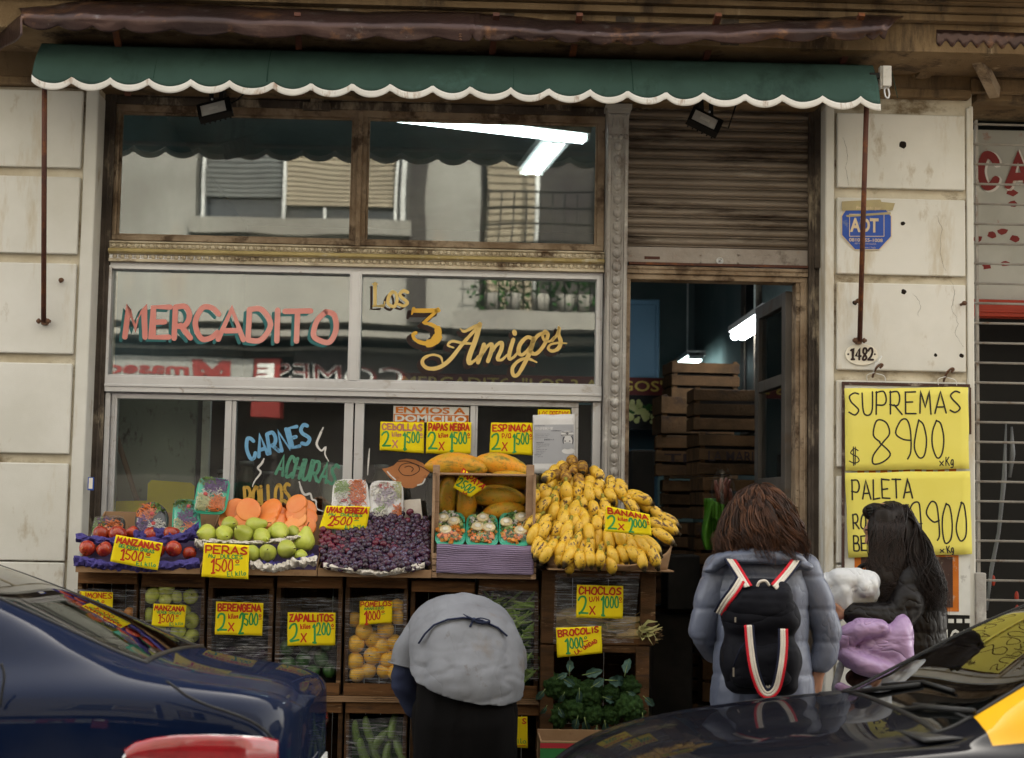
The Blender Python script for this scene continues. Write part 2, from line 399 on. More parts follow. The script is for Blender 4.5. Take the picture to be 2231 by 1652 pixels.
M['old_wood'] = mat('old_wood', (.36, .28, .2), (.2, .14, .09), .75, 5, .5, 45, st=(1, 1, 1), dirt=((.09, .06, .04), .36, 7))
M['moulding'] = mat('moulding', (.62, .55, .42), (.46, .39, .28), .6, 5, .2, 60, dirt=((.16, .11, .07), .3, 9, (.5, 1, 1)))
M['gilt'] = mat('gilt', (.50, .40, .18), (.36, .28, .12), .5, 4, .1, 60, dirt=((.6, .55, .42), .2, 7), dirt2=((.14, .09, .05), .14, 9))
M['iron_paint'] = mat('iron_paint', (.40, .385, .365), (.30, .28, .26), .5, 4, .35, 60, dirt=((.13, .09, .07), .3, 6, (1, 1, .4)), dirt2=((.55, .53, .5), .2, 9))
M['dark_iron'] = mat('dark_iron', (.10, .08, .065), (.05, .04, .033), .7, 5, .4, 50, dirt=((.36, .3, .22), .3, 6, (1, 1, .4)))
M['aluminium'] = mat('aluminium', (.62, .62, .635), (.56, .56, .575), .38, 3, .04, 60, metal=.55, dirt=((.28, .22, .16), .14, 6, (.5, 1, 1)), dirt2=((.2, .14, .1), .05, 16))
M['shutter'] = mat('shutter', (.23, .19, .155), (.15, .12, .095), .42, 3, .12, 60, metal=.25, st=(.5, 1, 1), dirt=((.045, .03, .022), .36, 3.2, (.35, 1, 2.2)), dirt2=((.36, .32, .27), .14, 5, (.3, 1, 2)))
M['shutter_bar'] = mat('shutter_bar', (.33, .30, .275), (.26, .225, .2), .45, 4, .5, 22, metal=.2, dirt=((.06, .04, .03), .26, 5), dirt2=((.28, .13, .07), .14, 8))
M['rust_brown'] = mat('rust_brown', (.12, .05, .035), (.075, .035, .028), .55, 6, .3, 70, dirt=((.20, .075, .03), .3, 9))
M['rust_sheet'] = mat('rust_sheet', (.07, .04, .036), (.04, .025, .024), .3, 3, .35, 30, metal=.6, dirt=((.2, .10, .05), .25, 5), dirt2=((.20, .18, .18), .12, 8))
M['green_canvas'] = mat('green_canvas', (.047, .092, .078), (.036, .07, .06), .8, 2.2, .12, 240, dirt=((.022, .042, .036), .24, 2.5, (1, 1, .4)), dirt2=((.06, .12, .105), .2, 3))
M['trim_white'] = mat('trim_white', (.74, .73, .71), (.66, .64, .61), .75, 4, .1, 90, dirt=((.34, .22, .15), .24, 5, (3, 1, 1)))
M['canvas_under'] = mat('canvas_under', (.02, .055, .045), (.016, .045, .035), .9, 3)
M['black'] = mat('black', (.008, .0075, .007), None, .5, spec=.2)
M['hole'] = mat('hole', (.02, .015, .012), None, .9)
M['lamp_glass'] = mat('lamp_glass', (.62, .6, .57), (.5, .48, .46), .2, 9, .2, 30)
M['white_plastic'] = mat('white_plastic', (.68, .66, .63), None, .4, dirt=((.3, .26, .2), .2, 8))
M['teal_wall'] = mat('teal_wall', (.17, .205, .20), (.13, .17, .17), .8, 2, .05, 50, dirt=((.2, .24, .23), .2, 2))
M['dark_floor'] = mat('dark_floor', (.07, .06, .05), (.05, .045, .04), .7, 3)
M['glass_up'] = glassmat('glass_up', .145, (.72, .78, .76), dust=.5, grime=.26, dcol=(.30, .30, .26), dsc=34, rough=.012)
M['glass_mid'] = glassmat('glass_mid', .145, (.86, .9, .88), dust=.10, grime=.03, dcol=(.4, .4, .37), dsc=40)
M['glass_low'] = glassmat('glass_low', .10, (.88, .92, .9), dust=.14, grime=.03, dcol=(.4, .38, .34), dsc=30)
M['tube_on'] = emat('tube_on', (.86, .95, 1.0), 6.0)
M['tube_dim'] = emat('tube_dim', (.72, .95, .95), 3.0)

# ---------------------------------------------------------------- ground
KERB = -1.5
mb = MB(); mb.box(-40, 40, -9.2, KERB - .12, -.2, 0); mb.build('road', M['asphalt'])['kind'] = 'structure'
mb = MB(); mb.box(-40, 40, KERB - .12, KERB, -.2, .13); mb.build('kerb', M['paving'], bevel=.015)['kind'] = 'structure'
mb = MB(); mb.box(-40, 40, KERB, .16, -.2, .134); mb.build('pavement', M['paving'])['kind'] = 'structure'
mb = MB(); mb.box(-40, 40, -11.0, -9.2, -.2, .13); o = mb.build('far_pavement', M['paving']); o['kind'] = 'structure'

# ---------------------------------------------------------------- the shop building
BLD = thing('shop_building', 'old shop building with white block piers, brown stone top and glazed shopfront', 'building', (0, .3, 0))
YR = .16                                    # depth of the shopfront behind the piers
def blocks(x0, x1, xm0, xm1, rows, ret0, ret1):
    "a pier: core with recessed joints, a plain margin and the blocks standing 3 cm proud"
    mb = MB()
    mb.box(xm0, xm1, .03, .62, 0, P(1000, 195).z + .1, 1)
    for z0, z1 in rows: mb.box(x0, x1, 0.0, .029, z0, z1, 0)
    for a, b in ((xm0, x0 - .012), (x1 + .012, xm1)):
        if b - a > .01: mb.box(a, b, .012, .03, 0, P(1000, 205).z, 0)
    for a in ((ret0,) if ret0 else ()) + ((ret1,) if ret1 else ()): mb.box(a[0], a[1], .012, .6, 0, P(1000, 205).z, 0)
    return mb
def zr(x, ys): return [P(x, y).z for y in ys]
xl = P(165, 600).x
zz = zr(90, (196, 364, 384, 552, 573, 770, 791, 988, 1009, 1222))
rows = [(zz[i + 1], zz[i]) for i in range(0, 10, 2)] + [(0, zz[9] - .008)]
xc = P(199, 600, .012).x
mb = blocks(-4.2, xl, -4.2, xc, rows, None, None)
mb.box(xc - .02, xc + .002, .013, YR + .06, 0, P(210, 200).z, 0)
mb.build('pier', [M['white_wall'], M['joint']], BLD, bevel=.006)
xr0, xr1 = P(1824, 600).x, P(2104, 600).x
zz = zr(1964, (249, 411, 433, 599, 618, 808, 831, 1020, 1040, 1230))
rows = [(zz[i + 1], zz[i]) for i in range(0, 10, 2)] + [(0, zz[9] - .008)]
xa, xb = P(1799, 600, .012).x, P(2122, 600, .012).x
mb = blocks(xr0, xr1, xa, xb, rows, None, None)
mb.box(xa - .002, xa + .02, .013, YR + .06, 0, P(1780, 230).z, 0); mb.box(xb - .02, xb + .002, .013, .4, 0, P(2120, 230).z, 0)
for pts in ([(2072, 612), (2080, 640), (2074, 670), (2086, 700), (2082, 725), (2100, 756)], [(1838, 300), (1846, 340), (1842, 372), (1850, 404)], [(1990, 640), (2004, 662), (2000, 690)], [(2040, 470), (2052, 500), (2048, 540), (2060, 590)]):
    paint(mb, [[(x + R.uniform(-2, 2), y) for x, y in catmull(pts)]], [.3, .6, .4, .55, .3], lambda x, y: P(x, y, -.0006), 2)
# chips, screw holes and rust spots
for x, y, r in ((1967, 315, 9), (1967, 487, 5), (1969, 636, 6), (2038, 774, 4), (2095, 775, 5), (1862, 660, 5)):
    c = P(x, y, -.0005); rr = r / px(0)
    mb.add([(c.x + rr * math.cos(a) * R.uniform(.8, 1.2), c.y, c.z + rr * math.sin(a) * R.uniform(.8, 1.2)) for a in [i * .628 for i in range(10)]], [tuple(range(10))], 2)
mb.build('pier', [M['white_wall'], M['joint'], M['hole']], BLD, bevel=.006)
# stone above the shopfront
ztop = P(1000, 192).z; ZB = P(1000, 56, -.02).z
mb = MB()
zt_l, zt_r = P(90, 193).z, P(1960, 218, 0).z
mb.box(-4.2, P(205, 190).x, .0, .6, zt_l + .055, ZB + .25); mb.box(-4.2, P(205, 190).x, -.03, .1, zt_l + .012, zt_l + .055)
mb.box(P(1790, 220).x, 6.2, 0, .6, zt_r + .055, ZB + .25); mb.box(P(1790, 220).x, P(2113, 225).x, -.03, .1, zt_r + .012, zt_r + .055)
mb.box(P(205, 190).x, P(1790, 220).x, .02, .6, zt_l + .02, ZB + .25)
for v in (320, 560, 860, 1000, 1240, 1500, 1760):           # shallow ribs behind the metal canopy
    X = P(v, 120).x; mb.box(X, X + .05, -.05, .02, zt_l + .1, ZB + .25)
mb.box(-4.2, 6.2, .05, .6, ZB + .25, 5.6)
mb.build('wall', M['stone'], BLD, bevel=.008)
# cornice: flat bands one above the other, with dark slots in the lowest one
mb = MB(); YC = -.42
z0, z1, z2, z3 = P(1115, 62, YC).z, P(1115, 27, YC).z, P(1115, 12, YC).z, P(1115, -6, YC).z
mb.box(-4.2, 6.2, YC, .0, z0 - .06, z1); mb.box(-4.2, 6.2, YC - .05, .0, z1 + .001, z2); mb.box(-4.2, 6.2, YC - .08, .0, z2 + .004, z2 + .03)
mb.box(-4.2, 6.2, YC - .13, .0, z2 + .034, z3); mb.box(-4.2, 6.2, YC - .2, .0, z3 + .001, z3 + .35)
for v in (285, 748, 1100, 1362, 1590):
    X = P(v, 40, YC).x; mb.box(X - .045, X + .045, YC - .003, YC + .05, z0 - .055, z1 - .004, 1)
mb.build('cornice', [M['stone'], M['dark_iron']], BLD, bevel=.006)

# ---- iron beam over the shopfront
mb = MB(); X0, X1 = P(236, 220, YR).x, P(1330, 235, YR).x
zt, zm, zb = P(700, 195, YR).z, P(700, 218, YR).z, P(700, 236, YR).z
XE = P(1790, 230, YR).x
mb.box(X0, XE, YR - .01, YR + .2, zm, zt + .12); mb.box(X0, X1, YR + .01, YR + .2, zb, zm - .003)
for v in ((1385, 1400, 227), (1385, 1400, 236)):
    for q in v[:2]:
        c = P(q - 12, v[2] + 3, YR - .012); mb.ell((c.x, c.y, c.z), .008, 8, 5)
for v in (690, 1215):
    c = P(v, 232, YR - .02); mb.box(c.x - .07, c.x + .07, YR - .03, YR + .0, c.z - .02, c.z + .02); mb.box(c.x - .035, c.x + .035, YR - .028, YR + .0, c.z + .0201, c.z + .05)
mb.build('beam', M['dark_iron'], BLD, bevel=.004)
# side post of rusty iron
mb = MB(); a, b = P(216, 700, YR).x, P(233.5, 700, YR).x
mb.box(a - .05, b, YR, YR + .12, 0, zt); mb.box(a + .012, a + .022, YR - .012, YR - .001, 0, zt)
mb.build('jamb', M['dark_iron'], BLD, bevel=.003)

# ---- upper window: brown wooden frame, two panes, beaded moulding below
YG = .21
def frame(mb, outer, holes, y0, y1, mi=0):
    "a flat frame: the outer rectangle minus holes, cut into butted bars (holes share one row)"
    X0, X1, Z0, Z1 = outer; hz0 = min(h[2] for h in holes); hz1 = max(h[3] for h in holes)
    mb.box(X0, X1, y0, y1, hz1, Z1, mi); mb.box(X0, X1, y0, y1, Z0, hz0, mi); x = X0
    for h in sorted(holes): mb.box(x, h[0], y0, y1, hz0, hz1, mi); x = h[1]
    mb.box(x, X1, y0, y1, hz0, hz1, mi)
hA = rect(259, 251.5, 769, 519.5, YG); hB = rect(798.5, 265.5, 1301, 533.5, YG)
hz = (hA[2] + hB[2]) / 2; ht = (hA[3] + hB[3]) / 2
hA = (hA[0], hA[1], hz, ht); hB = (hB[0], hB[1], hz, ht)
XO0, XO1 = b, P(1318, 400, YR).x
mb = MB(); frame(mb, (XO0, XO1, hz - .025, zb), [hA, hB], YG - .03, YG + .03)
for h in (hA, hB):                                        # stepped inner bead
    for bx in ((h[0], h[0] + .012, hz, ht), (h[1] - .012, h[1], hz, ht), (h[0] + .012, h[1] - .012, ht - .012, ht), (h[0] + .012, h[1] - .012, hz, hz + .012)):
        mb.box(bx[0], bx[1], YG - .012, YG + .012, bx[2], bx[3])
xm = (hA[1] + hB[0]) / 2
mb.box(xm - .012, xm + .012, YG - .045, YG - .031, hz - .03, zb - .01); mb.box(XO0 + .012, XO0 + .024, YG - .04, YG - .031, hz, zb - .02)
TW = mb.build('window', M['old_wood'], BLD, bevel=.003)
for h in (hA, hB):
    mb = MB(); mb.box(h[0] - .003, h[1] + .003, YG, YG + .004, hz - .003, ht + .003); mb.build('pane', M['glass_up'], TW)
# moulding under it
zA, zB_ = P(700, 533, YR - .03).z, P(700, 579, YR - .03).z; hh = (zA - zB_)
mb = MB(); k = lambda t: zA - hh * t
XM1 = P(1316, 560, YR).x
mb.sweep([(YR, k(0)), (YR - .02, k(.02)), (YR - .028, k(.10)), (YR - .015, k(.14)), (YR - .015, k(.34)), (YR - .03, k(.37)), (YR + .05, k(.37)), (YR + .05, k(0))], XO0, XM1)
mb.sweep([(YR + .05, k(.371)), (YR - .022, k(.371)), (YR - .04, k(.40)), (YR - .05, k(.48)), (YR - .048, k(.56)), (YR - .035, k(.62)), (YR + .05, k(.62))], XO0, XM1, 1)
mb.sweep([(YR + .05, k(.621)), (YR - .03, k(.621)), (YR - .03, k(.65)), (YR - .018, k(.67)), (YR - .018, k(.85)), (YR - .026, k(.87)), (YR - .026, k(1)), (YR + .05, k(1))], XO0, XM1)
mo = mb.build('moulding', [M['moulding'], M['gilt']], BLD, bevel=.002)
mb = MB(); mb2 = MB(); x = XO0 + .02
while x < XM1 - .02:                                     # two rows of bead and reel
    mb2.ell((x, YR - .019, k(.24)), (.013, .008, .011), 6, 5); mb2.ell((x + .021, YR - .018, k(.24)), (.004, .007, .009), 5, 4)
    mb.ell((x + .01, YR - .021, k(.76)), (.013, .008, .011), 6, 5); mb.ell((x + .031, YR - .020, k(.76)), (.004, .007, .009), 5, 4); x += .0385
mb.build('bead_row', M['moulding'], mo); mb2.build('bead_row', M['moulding'], mo)

# ---- aluminium shop window
YA = .17; YW = .215                                     # frame face, glass
p1 = rect(244, 594, 761.5, 822, YW); p2 = rect(787, 607, 1297, 835, YW)
t_ = (p1[3] + p2[3]) / 2; b_ = (p1[2] + p2[2]) / 2; p1 = (p1[0], p1[1], b_, t_); p2 = (p2[0], p2[1], b_, t_)
AX0, AX1 = XO0 + .002, P(1312, 720, YA).x
ZT = P(770, 581, YA).z; ZR0 = P(770, 831, YA).z; ZR1 = P(770, 866, YA).z
mb = MB(); frame(mb, (AX0, AX1, ZR0, ZT), [p1, p2], YA, YA + .07)
for h in (p1, p2):                                      # sash bead set back a little
    for bx in ((h[0] - .02, h[0], b_ - .0, t_), (h[1], h[1] + .02, b_, t_)): mb.box(bx[0], bx[1], YA - .008, YA - .001, bx[2] - .018, bx[3] + .018)
    mb.box(h[0], h[1], YA - .008, YA - .001, t_, t_ + .018); mb.box(h[0], h[1], YA - .008, YA - .001, b_ - .018, b_)
xm = (p1[1] + p2[0]) / 2; mb.box(xm - .021, xm + .021, YA - .014, YA - .002, ZR0 + .002, ZT - .03)
mb.box(AX0, AX1, YA - .022, YA + .07, ZR1 + .004, ZR0 - .001); mb.box(AX0, AX1, YA - .03, YA - .0221, ZR1 + .03, ZR1 + .042)
mb.box(AX0, AX1, YA + .0, YA + .07, ZR1 - .0, ZR1 + .003)
# the upper trim strip; its left end has come loose and sags away
zs = P(770, 578, YA - .02).z
mb.beam((P(520, 575).x, YA - .022, zs + .012), (AX1, YA - .022, zs + .012), .01, .032)
mb.beam((AX0, YA - .022, P(236, 561, YA).z), (P(300, 566).x, YA - .025, P(300, 563, YA).z), .012, .026); mb.beam((P(300, 566).x, YA - .025, P(300, 564, YA).z), (P(520, 575).x, YA - .022, zs + .012), .01, .03)
DW = mb.build('window', M['aluminium'], BLD, bevel=.002)
DW['label'] = 'silver aluminium shop window with hand painted lettering'
panes = []
for h in (p1, p2):
    mb = MB(); mb.box(h[0] - .003, h[1] + .003, YW, YW + .004, h[2] - .003, h[3] + .003); panes.append(mb.build('pane', M['glass_mid'], DW))
ZS = .95                                                # sill, hidden behind the trays
lows = [(252, 488, 871), (511.5, 748, 877), (791, 1023, 881), (1039, 1243.5, 886.5), (1259.5, 1289, 875)]
lp = []
for a, c, y in lows:
    lp.append((P(a, 1000, YW).x, P(c, 1000, YW).x, ZS + .08, P((a + c) / 2, y, YW).z))
zt_ = sum(q[3] for q in lp[:4]) / 4; lp = [(q[0], q[1], q[2], zt_) for q in lp[:4]] + [(lp[4][0], lp[4][1], ZS + .08, ZR1 - .012)]
mb = MB(); x = AX0
mb.box(x, lp[0][0] - .03, YA + .006, YA + .09, ZS, ZR1 - .0005)                    # left jamb, stepped
mb.box(lp[0][0] - .029, lp[0][0], YA + .03, YA + .09, ZS, ZR1 - .0005); mb.box(lp[0][0] - .018, lp[0][0] - .012, YA + .022, YA + .0295, ZS, ZR1 - .02)
for i, (a, c) in enumerate(((0, 1), (1, 2), (2, 3))):
    e, f_ = lp[a][1], lp[c][0]
    if i == 1:
        m_ = (e + f_) / 2; mb.box(e, m_ - .004, YA + .028, YA + .09, ZS, zt_ + .0); mb.box(m_ + .004, f_, YA + .028, YA + .09, ZS, zt_); mb.box(m_ - .0038, m_ + .0038, YA + .05, YA + .09, ZS, zt_, 1)
    else: mb.box(e, (e + f_) / 2 + .006, YA + .028, YA + .09, ZS, zt_); mb.box((e + f_) / 2 + .0065, f_, YA + .04, YA + .09, ZS, zt_)
mb.box(lp[0][0], lp[3][1] + .035, YA + .028, YA + .09, zt_ + .0005, ZR1 - .0005)
mb.box(lp[3][1], lp[3][1] + .035, YA + .028, YA + .09, ZS, zt_)
mb.box(lp[4][1], AX1, YA + .004, YA + .09, ZS, ZR1 - .0005); mb.box(lp[0][0], lp[4][1], YA + .012, YA + .09, ZS, ZS + .079)
LW = mb.build('window', [M['aluminium'], M['black']], BLD, bevel=.002)
LW['label'] = 'aluminium sliding window behind the fruit trays'
for h in lp:
    mb = MB(); mb.box(h[0] - .002, h[1] + .002, YW + .002, YW + .006, h[2] - .002, h[3] + .002); panes.append(mb.build('pane', M['glass_low'], LW))
mb = MB(); mb.box(AX0, AX1, .2, .4, .134, ZS - .001); mb.build('wall', M['white_wall'], BLD)

# ---- painted lettering on the glass
M['ink_pink'] = mat('ink_pink', (.78, .34, .30), (.70, .20, .17), .5, 1.1, .1, 40)
M['ink_teal'] = mat('ink_teal', (.035, .17, .18), (.03, .14, .15), .5)
M['ink_gold'] = mat('ink_gold', (.75, .44, .06), (.70, .38, .04), .5, 4)
M['ink_yellow'] = mat('ink_yellow', (.78, .58, .22), (.70, .48, .15), .5, 3)
M['ink_dark'] = mat('ink_dark', (.045, .03, .028), None, .6)
M['ink_blue'] = mat('ink_blue', (.19, .42, .66), (.13, .33, .56), .5, 9, dirt=((.03, .05, .07), .2, 30))
M['ink_green'] = mat('ink_green', (.10, .30, .20), (.08, .24, .16), .5, 9, dirt=((.02, .04, .03), .26, 30))
M['ink_ochre'] = mat('ink_ochre', (.58, .36, .07), (.5, .3, .05), .5, 9, dirt=((.03, .03, .02), .3, 30))
M['ink_white'] = mat('ink_white', (.74, .72, .70), None, .5, dirt=((.1, .1, .1), .16, 30))
def onglass(off): return lambda x, y: P(x, y, YW - off)
def vbox(ch, x0, x1, y0, y1, slant=0):
    st, w = glyph(ch, .12)
    return [[(x0 + (x1 - x0) * q[0] / w + slant * (q[1] / 10), y1 - (y1 - y0) * q[1] / 10) for q in s_] for s_ in st]
mb = MB()
MER = [('M', 272, 316, 668, 735), ('E', 331, 368, 669, 735), ('R', 379, 415, 669, 737), ('C', 424, 474, 671, 737), ('A', 476, 530, 674, 740), ('D', 541, 588, 675, 741), ('I', 600, 610, 676, 743), ('T', 618, 674, 678, 744), ('O', 682, 731, 680, 744)]
for ch, a, c, y0, y1 in MER:
    if ch == 'I': s_ = [[(605, y0), (603, y1)]]
    else: s_ = vbox(ch, a, c, y0, y1, 3)
    paint(mb, [[(x - 9, y + 7) for x, y in q] for q in s_], 7.5, onglass(.002), 1); paint(mb, s_, 11.8, onglass(.0032), 0)
mb.build('painted_lettering', [M['ink_pink'], M['ink_teal']], DW)
def C6(pts): return [(544.7 + x * .26856, 408.5 + y * .26856) for x, y in pts]
def C7(pts): return [(1089.4 + x * .26856, 408.5 + y * .26856) for x, y in pts]
mb = MB()
strokes = []
for ch, a, c, y0, y1 in (('L', 817, 835, 619, 667), ('O', 845, 865, 636, 667), ('S', 869, 888, 634, 667)):
    strokes += [(q, [7.5, 7, 6.5]) for q in vbox(ch, a, c, y0, y1)]
strokes.append(([(812, 619), (822, 619)], 3)); strokes.append(([(813, 667), (837, 667), (838, 658)], 3.4))
three = catmull(C6([(1525, 990), (1480, 1035), (1405, 1100)])) + catmull(C6([(1405, 1100), (1470, 1112), (1522, 1150), (1520, 1215), (1470, 1262), (1400, 1262), (1340, 1235), (1322, 1195), (1345, 1180)]), 6)
st3 = [(C6([(1330, 1000), (1400, 1000), (1530, 998)]), [9, 10, 9]), (three, [9, 7, 6, 8, 15, 20, 17, 9, 7, 7, 8]), (C6([(1328, 985), (1312, 1030)]), [8, 3])]
am = [(catmull(C6([(1562, 1420), (1545, 1375), (1480, 1358), (1412, 1385), (1400, 1430), (1445, 1468), (1530, 1462), (1620, 1400), (1720, 1275), (1800, 1185), (1868, 1115)])), [4, 5, 5, 7, 8, 8, 9, 9, 8, 7, 8]),
      (catmull(C6([(1865, 1110), (1830, 1235), (1780, 1370), (1778, 1425), (1830, 1400), (1850, 1370)])), [10, 11, 11, 9, 6, 5]),
      (catmull(C6([(1708, 1150), (1740, 1168), (1800, 1140), (1860, 1108)])), [3, 6, 7, 5]), (catmull(C6([(1650, 1300), (1605, 1280), (1640, 1248), (1720, 1262), (1805, 1268)])), [4, 5, 6, 6, 5]),
      (catmull(C6([(1850, 1420), (1875, 1350), (1898, 1275)])), 9), (catmull(C6([(1870, 1380), (1920, 1295), (1960, 1275), (1958, 1330), (1930, 1410)])), [5, 7, 9, 9, 9]),
      (catmull(C6([(1945, 1370), (1995, 1285), (2040, 1262), (2040, 1310), (2010, 1385), (2040, 1400), (2085, 1360)])), [5, 7, 9, 9, 9, 6, 5]),
      (catmull(C7([(108, 1235), (80, 1330), (75, 1388), (110, 1378), (150, 1330)])), [9, 9, 8, 6, 5]), (C7([(116, 1172), (120, 1186)]), 10),
      (catmull(C7([(272, 1235), (222, 1215), (165, 1270), (150, 1335), (182, 1358), (240, 1300), (272, 1235)])), [8, 8, 9, 9, 7, 6, 7]),
      (catmull(C7([(274, 1228), (240, 1340), (195, 1435), (145, 1518), (108, 1522), (102, 1465), (150, 1408), (220, 1388), (296, 1418)])), [10, 10, 9, 8, 8, 8, 7, 6, 4]),
      (catmull(C7([(372, 1180), (310, 1200), (262, 1265), (252, 1335), (295, 1348), (350, 1290), (388, 1205), (368, 1168), (345, 1195), (360, 1240), (405, 1248), (440, 1215)])), [7, 8, 9, 9, 8, 8, 8, 7, 6, 6, 5, 5]),
      (catmull(C7([(425, 1245), (462, 1195), (482, 1135), (474, 1190), (492, 1245), (478, 1300), (430, 1328), (392, 1310), (410, 1275), (470, 1262), (540, 1265)])), [5, 6, 7, 8, 9, 9, 7, 6, 5, 5, 3])]
for lst, mi, dx, dy, grow in ((strokes, 1, -8, 7, -2), (st3, 1, -9, 8, 3), (am, 1, -6, 7, 4)):
    for q, w_s in lst:
        ww = [x + grow for x in w_s] if hasattr(w_s, '__len__') else w_s + grow
        paint(mb, [[(x + dx, y + dy) for x, y in q]], ww, onglass(.002), 2)
for q, w_s in strokes: paint(mb, [q], w_s, onglass(.0032), 0)
for q, w_s in st3: paint(mb, [q], w_s, onglass(.0034), 1)
for q, w_s in am: paint(mb, [q], w_s, onglass(.0034), 0)
mb.build('painted_lettering', [M['ink_yellow'], M['ink_gold'], M['ink_dark']], DW)
mb = MB(); g2 = onglass(.001)
YL = YW
lw_ = [MB(), MB(), MB(), MB()]
paint(lw_[0], line('CARNES', 541, 1001, 676, 966, 43, 2.2, .25, .15), 8, g2, 0)
paint(lw_[1], line('ACHURAS', 600, 1033, 728, 1056, 42, 2.2, .25, .18), 7, g2, 0)
paint(lw_[2], line('POLLOS', 534, 1103, 632, 1094, 40, 2.6, .25, .1), 7, g2, 0)
for q in ([(704, 932), (696, 950), (690, 968), (700, 982), (709, 975), (708, 990), (716, 1005)], [(575, 1000), (570, 1010), (562, 1020), (568, 1030), (555, 1048), (550, 1060)], [(652, 1050), (658, 1070), (665, 1078), (676, 1076), (680, 1088), (688, 1092), (690, 1108), (704, 1114)]):
    sq = MB(); paint(sq, [catmull(q)], [3, 5, 5, 4, 4, 3, 2], g2, 0); sq.build('painted_flourish', M['ink_white'], LW)
sq = MB(); paint(sq, [[(805, 978), (803, 1000), (801, 1035)]], [2, 4, 2], g2, 0); sq.build('painted_flourish', M['ink_white'], LW)
for q, m_ in zip(lw_, ('ink_blue', 'ink_green', 'ink_ochre')): q.build('painted_lettering', M[m_], LW)
# a clay-coloured painted pie or melon on the glass
M['ink_clay'] = mat('ink_clay', (.48, .20, .08), (.42, .17, .07), .6, 4, dirt=((.25, .1, .05), .15, 20))
mb = MB()
C2 = lambda pts: [(544.7 + x * .26856, 817 + y * .26856) for x, y in pts]
out = C2([(1070, 762), (1110, 755), (1165, 735), (1210, 690), (1270, 680), (1340, 688), (1400, 715), (1440, 750), (1470, 775), (1430, 830), (1380, 890), (1320, 920), (1260, 918), (1200, 890), (1130, 830)])
mb.add([P(x, y, YW - .0012) for x, y in out], [tuple(range(len(out)))], 0)
paint(mb, [catmull(C2([(1205, 770), (1230, 730), (1300, 715), (1365, 740), (1370, 780), (1310, 815), (1240, 810), (1205, 770)])), catmull(C2([(1255, 750), (1290, 740), (1325, 760), (1310, 785)])), catmull(C2([(1180, 705), (1270, 700), (1380, 740), (1460, 790)]))], 1.6, onglass(.0022), 1)
paint(mb, [catmull(C2([(1115, 785), (1140, 815), (1180, 850)])), catmull(C2([(1360, 895), (1400, 880), (1420, 845)]))], 3, onglass(.0022), 2)
mb.build('painted_picture', [M['ink_clay'], M['ink_dark'], M['ink_white']], LW)

# ---- iron pilaster between window and door
a, c = P(1319, 700, .06).x, P(1366, 700, .06).x; m_ = (a + c) / 2; zt = P(1340, 228, .06).z
mb = MB(); mb.box(a, c, .08, .3, .134, zt - .0); mb.box(a + .006, a + .02, .068, .08, .134, zt - .2); mb.box(c - .02, c - .006, .068, .08, .134, zt - .2)
zc = zt - .16
mb.box(a - .012, c + .012, .05, .2, zt - .022, zt + .004); mb.box(a - .004, c + .004, .056, .2, zt - .045, zt - .0222)
mb.prism([(a - .002, .058, zt - .046), (c + .002, .058, zt - .046), (c - .006, .066, zt - .1), (c - .006, .068, zc), (a + .006, .068, zc), (a + .006, .066, zt - .1)], (0, .05, 0))
for i in range(4): mb.ell((a + (c - a) * (i + .5) / 4, .066, zc - .004), (.012, .008, .014), 8, 6)
for i in range(3): mb.ell((a + (c - a) * (i + 1) / 4, .06, zt - .095), (.006, .006, .028), 6, 6)
for i in range(5): mb.ell((a + (c - a) * (i + .5) / 5, .058, zt - .054), (.009, .006, .008), 6, 5)
pl = mb.build('pilaster', M['iron_paint'], BLD, bevel=.003)
mb = MB(); z = zc - .05
while z > .9:                                           # cast chain of links down the front
    mb.ell((m_, .078, z), (.021, .012, .024), 10, 7); mb.ell((m_, .07, z), (.011, .008, .016), 8, 6)
    for s_ in (-1, 1): mb.beam((m_ + s_ * .014, .076, z - .024), (m_ - s_ * .002, .074, z - .036), .006, .008)
    mb.ell((m_, .076, z - .0345), (.008, .007, .006), 6, 5); z -= .069
for s_ in (-1, 1): mb.box(m_ + s_ * .028 - .003, m_ + s_ * .028 + .003, .072, .08, .9, zc - .02)
mb.build('relief', M['iron_paint'], pl)

# ---- roller shutter over the door
a, c = P(1367, 420, .2).x, P(1768, 420, .2).x; zt = P(1570, 222, .2).z; z0 = P(1570, 542, .2).z; z1 = P(1570, 584, .2).z
mb = MB(); n = 15; hs = (zt - z0) / n
for i in range(n):
    t = zt - i * hs
    pr = [(.2, t), (.192, t - hs * .06), (.186, t - hs * .2), (.183, t - hs * .42), (.186, t - hs * .64), (.194, t - hs * .76), (.2, t - hs * .79), (.193, t - hs * .82), (.189, t - hs * .88), (.193, t - hs * .95), (.2, t - hs)]
    vs = [(x, y, z) for y, z in pr for x in (a, c)]; mb.add(vs, [(2 * j, 2 * j + 1, 2 * j + 3, 2 * j + 2)[::-1] for j in range(len(pr) - 1)], 0, True)
sh = mb.build('roller_shutter', M['shutter'], BLD)
mb = MB(); mb.box(a, c, .188, .205, z1 + .018, z0 - .001); mb.box(a + .01, c - .01, .17, .2, z1 + .004, z1 + .0175, 1); mb.box(a + .09, a + .17, .1865, .189, z1 + .035, z1 + .05, 1)
for v in ((1527, 556), (1609, 556), (1527, 572), (1609, 573), (1610, 555)):
    q = P(v[0], v[1], .186); mb.ell((q.x, q.y, q.z), .006, 8, 5)
bar = mb.build('bottom_bar', [M['shutter_bar'], M['rust_brown']], sh, bevel=.002)
mb = MB(); q = P(1568, 569, .183); Rx = Matrix.Translation(q) @ Matrix.Rotation(rad(90), 4, 'X')
